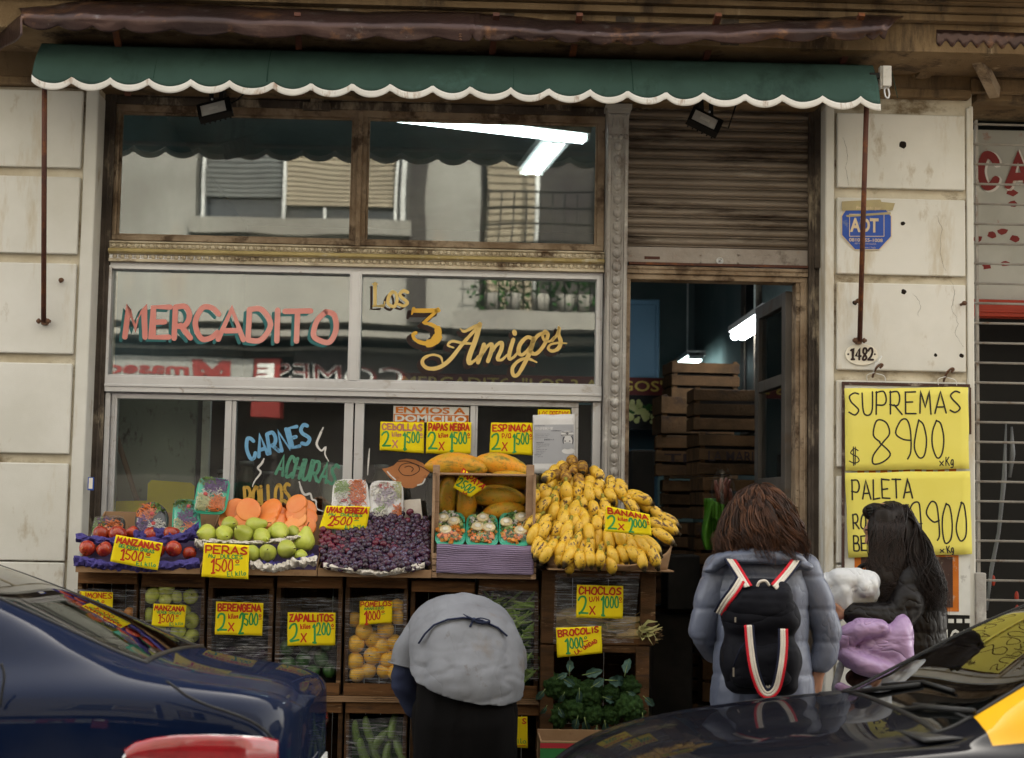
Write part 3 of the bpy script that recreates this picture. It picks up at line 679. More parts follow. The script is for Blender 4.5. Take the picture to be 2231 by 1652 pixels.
mb.lathe([(.0, -.002), (.017, -.002), (.019, .006), (.014, .007), (.013, .003)], 16, 0, Rx); mb.ell((q.x, q.y - .003, q.z), (.008, .004, .008), 10, 6); mb.box(q.x - .002, q.x + .002, q.y - .008, q.y - .003, q.z - .006, q.z + .005, 1)
mb.build('lock', [M['aluminium'], M['hole']], sh)
# door frame: head, jambs, weathered outer jamb
zh = P(1570, 613, .2).z; zk = P(1570, 585, .2).z; xd0, xd1 = P(1371, 800, .2).x, P(1733, 800, .2).x; xj = P(1757, 800, .2).x; xk = P(1782, 800, YR).x
mb = MB(); mb.box(a, xj, .17, .3, zh + .028, zk + .001); mb.box(a, xj, .185, .3, zh, zh + .027); mb.box(a, xj, .162, .169, zh + .05, zh + .06)
mb.box(a - .0, xd0 + .0, .18, .3, .134, zh - .001); mb.box(xd1 + .02, xj, .175, .3, .134, zh - .001); mb.box(xd1, xd1 + .0195, .195, .3, .134, zh - .001); mb.box(xj - .018, xj - .01, .166, .1745, .134, zh - .001)
mb.build('door_frame', M['old_wood'], BLD, bevel=.003)
mb = MB(); mb.box(xj + .002, xk + .01, .15, .32, .134, zt + .05); mb.box(xj + .016, xj + .03, .138, .149, .134, zt); mb.box(c + .001, c + .03, .12, .149, z1, zt)
mb.build('jamb', M['dark_iron'], BLD, bevel=.003)
# door leaf, open into the shop
hx = Vector((xd1 + .012, .3, 0)); fx = P(1662, 800, 1.02); dirv = Vector((fx.x - hx.x, fx.y - hx.y, 0)); Ld = dirv.length; dirv.normalize(); nv = Vector((-dirv.y, dirv.x, 0))
zd = zh - .03
M['door_grey'] = mat('door_grey', (.13, .115, .105), (.09, .08, .07), .5, 4, .1, 60, dirt=((.1, .07, .05), .25, 6))
def leaf(mb, s0, s1, z0, z1, t0=0, t1=.045, mi=0):
    q = [hx + dirv * s + nv * t for s, t in ((s0, t0), (s1, t0), (s1, t1), (s0, t1))]
    mb.prism([(p.x, p.y, z0) for p in q], (0, 0, z1 - z0), mi)
zg = P(1700, 838, .7).z; zg2 = P(1695, 1058, .7).z
mb = MB(); w_ = .085
leaf(mb, 0, w_, .15, zd); leaf(mb, Ld - w_, Ld, .15, zd); leaf(mb, w_, Ld - w_, zd - .07, zd); leaf(mb, w_, Ld - w_, zg - .03, zg + .03); leaf(mb, w_, Ld - w_, zg2 - .04, zg2 + .04); leaf(mb, w_, Ld - w_, .15, .42)
dl = mb.build('door', M['door_grey'], BLD, bevel=.003, fix=True)
for z0_, z1_ in ((zg + .03, zd - .07), (zg2 + .04, zg - .03), (.42, zg2 - .04)):
    mb = MB(); leaf(mb, w_, Ld - w_, z0_, z1_, .018, .024); mb.build('pane', M['glass_low'], dl, fix=True)
for v in (498 + 160, 1095, 1150):
    pass
for z_ in (P(1733, 668, .28).z, P(1733, 1095, .28).z):
    mb = MB(); mb.box(xd1 + .001, xd1 + .019, .188, .1945, z_ - .09, z_ + .09)
    for i in range(4): mb.ell((xd1 + .01, .187, z_ - .065 + i * .043), (.006, .004, .006), 8, 5)
    mb.build('hinge', M['old_wood'], dl)
# ---------------------------------------------------------------- the shop's inside
M['fridge_blue'] = mat('fridge_blue', (.09, .18, .26), (.07, .15, .22), .5, 1.2)
M['ceiling'] = mat('ceiling', (.5, .52, .5), (.42, .44, .43), .9, 2)
M['sign_red'] = mat('sign_red', (.12, .012, .01), (.09, .01, .008), .5)
M['sign_gold'] = mat('sign_gold', (.62, .42, .08), None, .5)
RX0, RX1, RY1, RZ1 = -2.0, 2.08, 6.5, 4.15
for nm, b in (('interior_floor', (RX0, RX1, .32, RY1, .0, .135)), ('interior_ceiling', (RX0, RX1, .62, RY1, RZ1, RZ1 + .1)), ('interior_wall', (RX0 - .1, RX0, .6, RY1, .0, RZ1)), ('interior_wall', (RX1, RX1 + .1, .6, RY1, .0, RZ1)), ('interior_wall', (RX0, RX1, RY1, RY1 + .1, .0, RZ1))):
    mb = MB(); mb.box(*b); o = mb.build(nm, {'interior_floor': M['dark_floor'], 'interior_ceiling': M['ceiling']}.get(nm, M['teal_wall'])); o['kind'] = 'structure'
def tubelamp(a, b, label, r=.016, n=2, gap=.05, up=.035, m='tube_on'):
    a, b = Vector(a), Vector(b); d = (b - a).normalized(); sx = d.cross(Vector((0, 0, 1))).normalized()
    t = thing('fluorescent_lamp', label, 'lamp', (a + b) / 2, 'lit fluorescent lamps in the shop')
    mb = MB(); mb.beam(a + Vector((0, 0, up)) - d * .03, b + Vector((0, 0, up)) + d * .03, gap * n + .03, .04); mb.beam(a - d * .012 + Vector((0, 0, up / 2)), a - d * .03 + Vector((0, 0, up / 2)), gap * n, .05); mb.beam(b + d * .012 + Vector((0, 0, up / 2)), b + d * .03 + Vector((0, 0, up / 2)), gap * n, .05)
    mb.beam((a + b) / 2 + Vector((0, 0, up + .02)), Vector(((a + b) / 2).to_tuple()[:2] + (RZ1,)), .012, .012)
    mb.build('housing', M['white_plastic'], t)
    for i in range(n):
        mb = MB(); o = sx * (i - (n - 1) / 2) * gap; mb.tube([a + o, b + o], r, 10); mb.build('tube', M[m], t)
a = P(812, 252, .8); b = P(1272, 306, 1.0); tubelamp(a, b, 'long lit fluorescent lamp behind the upper right pane', .017, 2, .034, .05)
a = P(1213, 312, 1.15); b = P(1158, 377, 2.0); tubelamp((a.x, a.y, (a.z + b.z) / 2), (b.x, b.y, (a.z + b.z) / 2), 'short lit twin tube lamp receding below the long lamp', .012, 2, .075)
a = P(1690, 676, 2.1); b = P(1597, 724, 3.3); tubelamp((RX1 - .14, a.y, 2.88), (RX1 - .14, b.y + .05, 2.88), 'lit lamp with wide diffuser beside the open door', .03, 2, .055, .05)
tubelamp((1.86, 4.9, 2.86), (1.86, 5.9, 2.86), 'far lit lamp above the stacked crates', .02, 2, .06, .05, 'tube_dim')
# sign board and vegetable poster inside
s_ = thing('sign_board', 'dark red indoor sign with gold letters above the poster', 'sign', P(1160, 838, 4.0))
x0, x1, z0, z1 = rect(862, 818, 1452, 856, 4.0); mb = MB(); mb.box(x0, x1, 4.0, 4.04, z0, z1); mb.build('board', M['sign_red'], s_)
mb = MB(); fontmesh(mb, 'MERCADITO "LOS 3 AMIGOS"', (x0 + .05, 3.995, z0 + .03), (1, 0, 0), (0, 0, 1), .075, 0, x1 - x0 - .055, bold=.012); mb.build('lettering', M['sign_gold'], s_)
s_ = thing('poster', 'indoor poster of cauliflower heads below the red sign', 'poster', P(1400, 890, 4.0))
x0, x1, z0, z1 = rect(1290, 857, 1453, 936, 4.0); mb = MB(); mb.box(x0, x1, 4.01, 4.04, z0, z1); mb.build('board', M['black'], s_)
mb = MB(); M['cauli'] = mat('cauli', (.55, .52, .25), (.4, .42, .14), .8, 9); M['leaf_dark'] = mat('leaf_dark', (.03, .10, .02), (.02, .06, .015), .6, 5)
for i in range(70):
    u, v = R.random(), R.random(); q = Vector((x0 + .06 + (x1 - x0 - .12) * u, 4.004, z0 + .05 + (z1 - z0 - .1) * v * (1 - abs(u - .6))))
    r = R.uniform(.012, .03); mb.add([q + Vector((r * math.cos(t), -.0004 * (i % 5), r * math.sin(t))) for t in [k * .785 for k in range(8)]], [tuple(range(8))[::-1]], 0 if i % 6 else 1)
mb.build('picture', [M['cauli'], M['leaf_dark']], s_)
mb = MB(); x0, x1, z0, z1 = rect(1330, 652, 1436, 1010, 4.3); mb.box(x0, x1, 4.3, 4.9, .135, z1); mb.box(x0 + .03, x1 - .03, 4.28, 4.299, .2, z1 - .04, 0)
setp(mb.build('refrigerator', M['fridge_blue'], bevel=.01), 'tall pale blue refrigerator behind the indoor sign', 'refrigerator')
mb = MB(); mb.box(RX1 - .03, RX1 - .002, 3.2, 3.36, 2.2, 4.0); mb.box(RX1 - .03, RX1 - .002, 3.75, 3.9, 2.2, 4.0); mb.box(RX1 - .03, RX1 - .002, 3.3601, 3.7499, 2.2, 2.3); mb.box(RX1 - .02, RX1 - .002, 3.3601, 3.7499, 2.3001, 4.0, 1)
setp(mb.build('cupboard', [M['dark_iron'], M['black']], bevel=.004), 'tall dark wall cupboard above the crates inside', 'cupboard')
# panel, stick and yellow cards just inside the left window
M['panel_grey'] = mat('panel_grey', (.30, .32, .30), (.26, .275, .26), .6, 3, dirt=((.08, .07, .06), .2, 12, (1.6, 1, .8)))
x0, x1, z0, z1 = rect(232, 862, 423, 1300, .5); mb = MB(); mb.box(x0 - .1, x1, .5, .53, .95, z1 + .05); mb.box(x1 + .03, x1 + .07, .49, .54, .95, z1 + .05, 1)
setp(mb.build('partition_panel', [M['panel_grey'], M['white_plastic']]), 'grey stained board standing inside the left sliding pane', 'board')
M['wood_stick'] = mat('wood_stick', (.20, .12, .07), (.15, .08, .05), .7, 8)
mb = MB(); mb.tube([P(250, 940, .42), P(305, 1110, .38)], .014, 8); setp(mb.build('wooden_stick', M['wood_stick']), 'brown wooden stick leaning inside the left window', 'stick')
M['yellow_plastic'] = mat('yellow_plastic', (.85, .68, .03), (.8, .6, .03), .5, 3)
mb = MB()
for i, (q, lab) in enumerate((((322, 1046, 424, 1052, 421, 1150, 318, 1150), 'blank yellow card with rounded corners behind the salad trays'), ((246, 1092, 326, 1091, 326, 1160, 246, 1160), 'low yellow card in the left corner of the window'))):
    mb = MB(); Y = .3 + i * .03
    mb.prism([P(q[0] + 8, q[1], Y), P(q[2] - 8, q[3], Y), P(q[2], q[3] + 8, Y), P(q[4], q[5], Y), P(q[6], q[7], Y), P(q[0], q[1] + 8, Y)], (0, .006, 0)); setp(mb.build('yellow_card', M['yellow_plastic'], fix=True), lab, 'card', 'yellow cards inside the window')
mb = MB(); mb.box(XO0, P(1312, 900, .3).x, .3, .62, ZS - .03, ZS); setp(mb.build('window_shelf', M['old_wood']), 'wooden shelf inside the shop window', 'shelf')
mb = MB(); q = P(725, 1085, .42); mb.lathe([(.05, ZS), (.055, ZS + .05), (.055, q.z + .16), (.05, q.z + .17), (.02, q.z + .172)], 16, 0, Matrix.Translation((q.x, .42, 0))); setp(mb.build('paper_roll', M['white_plastic']), 'pale roll standing behind the painted word on the window', 'roll')

# ---------------------------------------------------------------- rusty metal canopy, green awning
YM = -.62
M['bolt'] = mat('bolt', (.16, .09, .06), None, .6, metal=.4)
ctop = [(40, 22), (180, 2), (300, 4), (500, 12), (800, 26), (1018, 27), (1060, 30), (1200, 44), (1400, 50), (1640, 56), (1760, 45), (1880, 30), (1985, 34)]
cfold = [(48, 36), (180, 39), (300, 42), (520, 49), (800, 58), (1018, 60), (1060, 62), (1200, 70), (1320, 78), (1440, 76), (1700, 70), (1880, 66), (1935, 64)]
cbot = [(50, 65), (180, 69), (300, 73), (520, 82), (800, 91), (1018, 92), (1060, 90), (1200, 92), (1320, 100), (1440, 100), (1700, 94), (1880, 88), (1928, 86)]
def pl_(pts, t):
    f = t * (len(pts) - 1); i = min(int(f), len(pts) - 2); k = f - i
    return pts[i][0] + (pts[i + 1][0] - pts[i][0]) * k, pts[i][1] + (pts[i + 1][1] - pts[i][1]) * k
def can(u, v):
    dent = .014 * noise.noise((u * 26, v * 3, 1.5)) + .010 * noise.noise((u * 60, v * 5, 4))
    if v < .5:
        a = P(*pl_(ctop, u), YM + .22); b = P(*pl_(cfold, u), YM)
        t = v * 2; q = a.lerp(b, t); q.y += .05 * math.sin(t * math.pi) * 0 + dent; q.z += .02 * math.sin(t * math.pi)
        return q
    a = P(*pl_(cfold, u), YM); b = P(*pl_(cbot, u), YM + .015); t = (v - .5) * 2
    q = a.lerp(b, t); q.y += dent * (1 - t) * .6 + .004 * noise.noise((u * 40, t, 9)); q.z += (.026 * (1 - abs(math.sin(u * math.pi * 20.5))) * t * t)
    return q
ct = thing('metal_canopy', 'dented rusty brown metal canopy with scalloped fringe above the green awning', 'canopy', P(1000, 70, YM))
mb = MB(); mb.grid(can, 246, 12, 0, True, .002)
mb.grid(lambda u, v: (lambda a: a + Vector((0, v * (-.02 - a.y), v * .06)))(P(*pl_(ctop, u), YM + .22)), 40, 2, 0, True, .002)
mb.build('sheet', M['rust_sheet'], ct)
mb = MB()                                                # left side wing running back to the wall
a0, a1, a2 = P(50, 34, YM), P(52, 66, YM), P(-30, 100, -.25)
mb.grid(lambda u, v: P(48 - 80 * u, 30 + (46 + 4 * math.sin(u * 9)) * v + 66 * u - 4 * u * v, YM + .5 * u), 14, 6, 0, True, .002)
mb.build('side_wing', M['rust_sheet'], ct)
for v in (250, 650, 1080, 1260, 1560, 1870):
    mb = MB(); a = P(v, 86, -.5); mb.beam((a.x, YM + .05, a.z + .10), (a.x - .03, -.03, a.z - .14), .03, .02); mb.build('bracket', M['rust_brown'], ct)
mb = MB()
for i in range(7): q = P(1003, 50 + i * 6, YM - .004); mb.ell((q.x, q.y + .09 * max(0, (5 - i) / 5) * .4, q.z), (.008, .006, .004), 6, 5)
mb.build('seam', M['bolt'], ct)

YV = -.5
aw = thing('awning', 'green canvas awning with a white scalloped edge', 'awning', P(1000, 150, YV))
cus = [70, 157, 240, 324, 417, 500, 595, 678, 768, 851, 943, 1025, 1113, 1195, 1285, 1367, 1451, 1532, 1623, 1704, 1792, 1874, 1958]
XA0, XA1 = P(70, 160, YV).x, P(1918, 215, YV).x
cx = [P(c, 160 + (c - 70) * .0302, YV).x for c in cus]
zt0, zt1 = P(80, 92, YV + .14).z, P(1912, 147, YV + .14).z; zb0, zb1 = P(157, 163, YV).z, P(1874, 214, YV).z
zcus = (zb0 + zb1) / 2; ztop = (zt0 + zt1) / 2
def scal(X):
    for a, b in zip(cx, cx[1:]):
        if a <= X <= b + 1e-6: t = (X - a) / (b - a); return (.037 + .005 * noise.noise((a * 7, 2, 1))) * (1 - (2 * t - 1) ** 2) ** .85
    return 0
def val(X, t, off=0):
    "t 0 top .. 1 cusp line, beyond that the scalloped hem"
    wv = .014 * noise.noise((X * 2.1, t * 1.4, 3)) + .009 * noise.noise((X * 6, t * 1.2, 7)) + .004 * noise.noise((X * 17, t * 1.0, 5))
    return Vector((X, YV + .14 * (1 - min(t, 1)) ** 1.3 + wv * min(1, t * 2) + off, ztop + (zcus - ztop) * t))
def fab(u, v):
    X = XA0 + (XA1 - XA0) * u; q = val(X, v); q.z -= scal(X) * max(0, v - .7) / .3; return q
mb = MB(); mb.grid(fab, 300, 14, 0, True, .003)
mb.grid(lambda u, v: Vector((XA0 + (XA1 - XA0) * u, YV + .14 + v * .34, ztop + .02 * math.sin(v * math.pi) + v * .03)), 20, 5, 1, True, .003)
mb.build('canvas', [M['green_canvas'], M['canvas_under']], aw)
BW = .032
def trim(u, v):
    X = XA0 + (XA1 - XA0) * u; q = val(X, 1, -.0045); q.z -= scal(X) + BW * v - .001; q.y += .004 * noise.noise((X * 9, v, 2)) ; return q
mb = MB(); mb.grid(trim, 330, 3, 0, True, .003); mb.build('hem', M['trim_white'], aw)
mb = MB()
for v in (582, 1380 / 1.0, 1955):                      # stitched seams of the cloth
    X = P(v, 150, YV).x; v_ = [val(X, t / 10, -.004) for t in range(11)]; mb.tube(v_, .002, 4)
for v in (335, 1120): X = P(v, 150, YV).x; mb.tube([val(X, t / 10, -.0035) for t in range(4, 11)], .0012, 4)
mb.build('seam', M['canvas_under'], aw)
mb = MB(); mb.tube([(XA0 + .01, YV + .16, ztop - .015), (XA1 - .01, YV + .16, ztop - .015)], .022, 10); mb.tube([(XA0 + .01, YV + .04, zcus + .005), (XA1 - .01, YV + .04, zcus + .005)], .013, 8); mb.build('front_bar', M['rust_brown'], aw)
for (x0, y0, x1, y1) in ((97, 185, 95, 700), (1888, 225, 1873, 742)):
    a = P(x0, y0, YV + .045); b = P(x1, y1, -.045); mb = MB(); mb.tube([a, b], .0125, 10)
    rd = mb.build('support_rod', M['rust_brown'], aw)
    mb = MB(); mb.tube([(b.x - .035, b.y, b.z), (b.x + .035, b.y, b.z)], .007, 8); mb.ell((b.x - .024, b.y, b.z), (.01, .014, .014), 6, 5); mb.ell((b.x + .022, b.y, b.z), (.01, .014, .014), 6, 5); mb.box(b.x - .012, b.x + .012, b.y, -.001, b.z - .016, b.z + .016)
    mb.build('hinge_bolt', M['bolt'], rd)

# ---- floodlights under the awning
for (x, y, ang, lab) in ((467, 237, -16, 'black floodlight tilted left, under the awning above the left upper pane'), (1537, 263, 25, 'black floodlight tilted right, in front of the roller shutter')):
    q = P(x, y, -.2); t = thing('floodlight', lab, 'floodlight', q, 'floodlights under the awning')
    mx = Matrix.Translation(q) @ Matrix.Rotation(rad(ang), 4, 'Y') @ Matrix.Rotation(rad(-28), 4, 'X')
    mb = MB(); mb.box(-.083, .083, -.0, .035, -.048, .048, 0, mx)
    for i in range(6): mb.box(-.07 + i * .026, -.062 + i * .026, .0351, .055, -.04, .04, 0, mx)
    for bx in ((-.083, .083, -.008, -.0005, .036, .048), (-.083, .083, -.008, -.0005, -.048, -.036), (-.083, -.066, -.008, -.0005, -.036, .036), (.056, .083, -.008, -.0005, -.036, .036)): mb.box(*bx, 0, mx)
    mb.build('body', M['black'], t, bevel=.002)
    mb = MB(); mb.box(-.066, .056, -.003, -.0008, -.036, .036, 0, mx); mb.box(-.03, .02, -.0045, -.0031, -.004, .012, 1, mx); mb.build('glass', [M['lamp_glass'], M['white_plastic']], t)
    mb = MB(); mb.beam(mx @ Vector((-.02, .03, .04)), q + Vector((-.02, .03, .14)), .022, .006, up=(0, 1, 0)); mb.beam(mx @ Vector((.03, .03, .04)), q + Vector((.03, .03, .14)), .022, .006, up=(0, 1, 0)); mb.ell(tuple(mx @ Vector((.0, -.01, .055))), .006, 8, 6, 1); mb.beam(q + Vector((0, .03, .14)), q + Vector((0, .36, .15)), .03, .012)
    mb.tube([tuple(mx @ Vector((.06, .03, .03))), tuple(mx @ Vector((.12, .03, .05))), tuple(q + Vector((.17, .05, .13))), tuple(q + Vector((.2, .2, .2)))], .004, 6)
    mb.build('bracket', [M['black'], M['aluminium']], t)
# ---- white junction box at the awning's right end
t = thing('junction_box', 'white awning gear box with crank loop at the right awning end', 'box', P(1932, 170, -.42))
q = P(1933, 165, -.44); mb = MB(); mb.box(q.x - .022, q.x + .022, q.y, q.y + .06, q.z - .05, q.z + .05); mb.box(q.x - .03, q.x - .0221, q.y + .01, q.y + .05, q.z - .06, q.z + .052, 0); mb.box(q.x - .08, q.x - .0301, q.y + .02, q.y + .04, q.z - .01, q.z + .02, 1); mb.box(q.x - .02, q.x + .02, q.y + .06, -.001, q.z - .02, q.z + .02, 1)
mb.build('body', [M['white_plastic'], M['black']], t, bevel=.008)
mb = MB(); mb.tube(catmull([tuple(q + Vector(v)) for v in ((-.004, .02, -.05), (-.01, .015, -.07), (-.006, .01, -.1), (.006, .01, -.107), (.012, .01, -.09), (.008, .012, -.06))], 4), .005, 8); mb.build('crank_loop', M['aluminium'], t)

# ---- signs and hardware on the right pier
M['sign_blue'] = mat('sign_blue', (.025, .085, .42), (.02, .065, .33), .4, 3, dirt=((.25, .25, .22), .1, 12))
M['sign_cream'] = mat('sign_cream', (.72, .58, .38), (.62, .5, .33), .5, 6)
M['tape'] = mat('tape', (.45, .38, .20), (.36, .3, .17), .5, 8)
oc = [(1833, 470), (1852, 441), (1920, 441), (1943, 471), (1943, 516), (1916, 545), (1862, 545), (1833, 513)]
t = thing('alarm_sign', 'faded blue octagonal alarm company sign on the white pier', 'sign', P(1888, 492))
mb = MB(); mb.prism([P(x, y, -.006) for x, y in oc], (0, .004, 0)); mb.prism([P(1888 + (x - 1888) * .965, 493 + (y - 493) * .965, -.0068) for x, y in oc], (0, .0007, 0), 1)
mb.build('plate', [M['sign_cream'], M['sign_blue']], t, fix=True)
mb = MB(); G = lambda x, y: P(x, y, -.0078)
for q in ([(1851, 467), (1926, 467)], [(1926, 467), (1926, 515)], [(1926, 515), (1851, 515)], [(1851, 515), (1851, 467)]): paint(mb, [q], 1.4, G)
o = P(1852, 504, -.0082); fontmesh(mb, 'ADT', o, (1, 0, 0), (0, 0, 1), .066, 0, .145, bold=.035)
o = P(1850, 526, -.0082); fontmesh(mb, '0810-555-1008', o, (1, 0, 0), (0, 0, 1), .017, 0, .170, bold=.012)
o = P(1862, 532, -.0082); fontmesh(mb, 'ADT Security Services S.A.', o, (1, 0, 0), (0, 0, 1), .007, 0, .11)
o = P(1884, 541, -.0082); fontmesh(mb, 'eco / Tech', o, (1, 0, 0), (0, 0, 1), .008, 0, .055)
mb.build('lettering', M['sign_cream'], t)
mb = MB()
for q in ([(1834, 439), (1918, 435), (1930, 458), (1834, 459)], [(1843, 469), (1940, 462), (1941, 467), (1845, 473)], [(1920, 440), (1950, 443), (1945, 458), (1930, 457)]): mb.prism([P(x, y, -.0095) for x, y in q], (0, .0008, 0))
mb.build('old_tape', M['tape'], t, fix=True)
mb = MB(); o = P(1866, 456, -.0105); fontmesh(mb, 'Protegido por', o, (1, 0, 0), (0, 0, 1), .016, 0, .125); mb.build('lettering', M['sign_cream'], t)
t = thing('house_number', 'oval enamel house number plate below the right awning rod', 'plate', P(1876, 774))
M['enamel'] = mat('enamel', (.78, .74, .64), (.72, .66, .55), .3, 5, dirt=((.4, .25, .12), .08, 8))
mb = MB(); c = P(1876, 773, 0); rx, rz = 36 / 440, 24 / 440
ov = [(c.x + rx * math.cos(a), -.004 - .006, c.z + rz * math.copysign(abs(math.sin(a)) ** .9, math.sin(a))) for a in [i * math.pi / 16 for i in range(32)]]
mb.prism(ov, (0, .009, 0)); mb.build('plate', M['enamel'], t, bevel=.003, fix=True)
mb = MB(); paint(mb, line('1482', 1852, 783, 1902, 784, 24, 2.4, .1), 4.6, lambda x, y: P(x, y, -.0125)); 
for v in (1848, 1906): q = P(v, 772, -.011); mb.ell(tuple(q), (.005, .002, .005), 8, 5)
mb.build('lettering', M['ink_dark'], t)
M['tie'] = mat('tie', (.78, .78, .76), None, .4)
for i, (x, y) in enumerate(((1907, 806), (2062, 815))):
    t = thing('wall_hook', ['bent rusty wall hook tied with a white strip under the number plate', 'dark wall hook above the right end of the price board'][i], 'hook', P(x, y), 'hooks holding the price board')
    mb = MB(); q = [P(x - 6, y + 16, -.004), P(x - 2, y + 4, -.03), P(x + 4, y - 6, -.05), P(x + 12, y - 12, -.055), P(x + 16, y - 10, -.05), P(x + 10, y - 4, -.05)]; mb.tube(catmull([tuple(v) for v in q], 4), .006, 8); mb.build('hook', M['bolt'], t)
    mb = MB(); mb.tube(catmull([tuple(P(x - 2, y + 6, -.035)), tuple(P(x - 18, y + 12, -.03)), tuple(P(x - 16, y + 30, -.012))], 4), .0022, 5); mb.tube(catmull([tuple(P(x + 2, y + 8, -.035)), tuple(P(x + 20, y + 14, -.03)), tuple(P(x + 22, y + 30, -.012))], 4), .0025, 5)
    if i == 0: mb.tube([P(x - 4, y + 4, -.04), P(x + 2, y - 18, -.04)], .003, 5); mb.tube([P(x - 4, y + 2, -.04), P(x + 14, y - 30, -.045)], .004, 5)
    mb.build('tie', M['tie'], t)
for i, (x, y) in enumerate(((2093, 664), (1862, 659), (132, 614))):
    mb = MB(); q = P(x, y, -.001); mb.tube([(q.x, q.y, q.z), (q.x + .01, q.y - .03, q.z + .004)], .007, 7); mb.ell((q.x + .01, q.y - .03, q.z + .004), (.014, .01, .012), 8, 6); setp(mb.build('anchor_bolt', M['bolt']), ['bent anchor bolt at the right edge of the white pier', 'small rusty bolt left of the awning rod', 'rusty bolt on the left pier beside the rod'][i], 'bolt', 'old bolts in the piers')
mb = MB(); q = P(198, 1054, .01); mb.box(q.x - .015, q.x + .015, .008, .0115, q.z - .032, q.z + .032); mb.box(q.x - .01, q.x + .009, .007, .0079, q.z - .025, q.z + .028, 1); setp(mb.build('sticker', [M['sign_blue'], M['enamel']]), 'small blue and white sticker on the left pier edge', 'sticker')

# ---------------------------------------------------------------- neighbouring shop at the right
NB = thing('neighbouring_shopfront', 'neighbouring shopfront behind horizontal bars, with red letters C and A', 'shopfront', P(2200, 800, .2))
M['red_paint'] = mat('red_paint', (.36, .035, .015), (.28, .03, .013), .45, 5, .05)
M['pale_panel'] = mat('pale_panel', (.46, .46, .43), (.36, .36, .33), .5, 2, dirt=((.3, .12, .08), .10, 9))
M['bar_white'] = mat('bar_white', (.36, .34, .31), (.26, .24, .22), .45, 8, dirt=((.2, .13, .09), .2, 14))
x0 = P(2126, 600, .12).x; x1 = x0 + 1.6
xbr = P(2113, 205, 0).x
mb = MB(); zl = P(2170, 222, .05).z; mb.box(x0 - .02, 6.2, .03, .4, zl, zl + .09); mb.box(xbr, 6.2, -.02, .029, zl + .03, zl + .1); mb.build('lintel', M['stone'], NB, bevel=.006)
zA, zB_, zC = P(2180, 284, .42).z, P(2180, 652, .36).z, P(2180, 690, .36).z
mb = MB(); mb.box(x0, x1, .42, .45, zB_, zA); mb.build('sign_panel', M['pale_panel'], NB)
mb = MB(); mb.box(x0, x1, .36, .45, zC, zB_ - .002); mb.box(x0, x1, .352, .3595, zC + .02, zC + .03); mb.build('crossbeam', M['red_paint'], NB, bevel=.004)
mb = MB(); mb.box(x0, x1, .9, 1.0, .13, zA + .5); mb.box(x0, x1, .42, .899, zA + .1, zA + .2); mb.build('backdrop', M['black'], NB)
M['letter_red'] = mat('letter_red', (.20, .012, .01), None, .5); 
for ch, a, c in (('C', 2137, 2170), ('A', 2196, 2240)):
    mb = MB(); s_ = vbox(ch, a, c, 340, 404)
    paint(mb, [[(x + 3, y + 2) for x, y in q] for q in s_], 21, lambda x, y: P(x, y, .417), 1); paint(mb, s_, 17, lambda x, y: P(x, y, .412), 0); mb.build('sign_letter', [M['letter_red'], M['trim_white']], NB)
mb = MB()
for v, y in ((2130, 520), (2160, 512), (2186, 505), (2210, 520), (2150, 580), (2190, 575), (2205, 420), (2208, 445)):
    q = P(v, y, .4185); mb.add([q + Vector((R.uniform(.6, 1.2) * .03 * math.cos(a), 0, R.uniform(.5, 1) * .022 * math.sin(a))) for a in [i * .7 for i in range(9)]], [tuple(range(9))[::-1]])
mb.build('glue_marks', M['letter_red'], NB)
mb = MB()
y = 272; i = 0
while y < 1460:
    z = P(2180, y, .12).z; mb.tube([(x0 - .01, .12, z), (x1, .12, z)], .0062, 7); y += 43.4 - i * .02; i += 1
for v in (0.005, .9): mb.box(x0 + v, x0 + v + .012, .125, .15, .14, P(2180, 262, .12).z)
mb.build('grille', M['bar_white'], NB)
mb = MB(); q = rect(2123, 1248, 2147, 1480, .02); mb.box(q[0], q[1], .0, .06, .134, q[3]); mb.build('post', M['iron_paint'], NB, bevel=.006)
M['pale_thing'] = mat('pale_thing', (.13, .14, .15), None, .3)
for pts, r in (([(2192, 920), (2188, 1040), (2176, 1160), (2160, 1240), (2150, 1330)], [.004, .014, .01, .012, .006]), ([(2204, 930), (2206, 990), (2200, 1040)], [.006, .016, .008])):
    mb = MB(); mb.tube([P(a, c, .7) for a, c in pts], r, 8); mb.build('hanging_cloth', M['pale_thing'], NB)
for v, y in ((2164, 1265), (2215, 1300), (2216, 1330)):
    mb = MB(); q = P(v, y, .7); mb.ell(tuple(q), (.012, .01, .03), 8, 6); mb.build('red_item', M['red_paint'], NB)
# small scalloped tin canopy and props above it
t = thing('tin_canopy', 'small rusty tin canopy with jagged fringe over the neighbouring shop', 'canopy', P(2150, 70, -.4))
mb = MB(); 
mb.grid(lambda u, v: P(2040 + 260 * u, 66 + 10 * u + (0 if v < .5 else (v - .5) * (58 + 14 * math.sin(u * 60))), -.42 + .0 * v + .3 * max(0, .5 - v)), 60, 6, 0, True, .003); mb.build('sheet', M['rust_sheet'], t)
mb = MB(); mb.beam(P(2105, 78, -.38), P(2168, 203, -.03), .05, .06); mb.build('strut', M['old_wood'], t)
mb = MB(); mb.prism([P(1985, 68, -.42), P(2042, 62, -.42), P(2046, 90, -.3), P(2030, 130, -.15), P(2010, 168, -.03), P(1990, 172, -.03), P(1972, 145, -.03), P(1985, 110, -.03)], (.05, .02, 0)); mb.build('console', M['stone'], t, bevel=.01, fix=True)

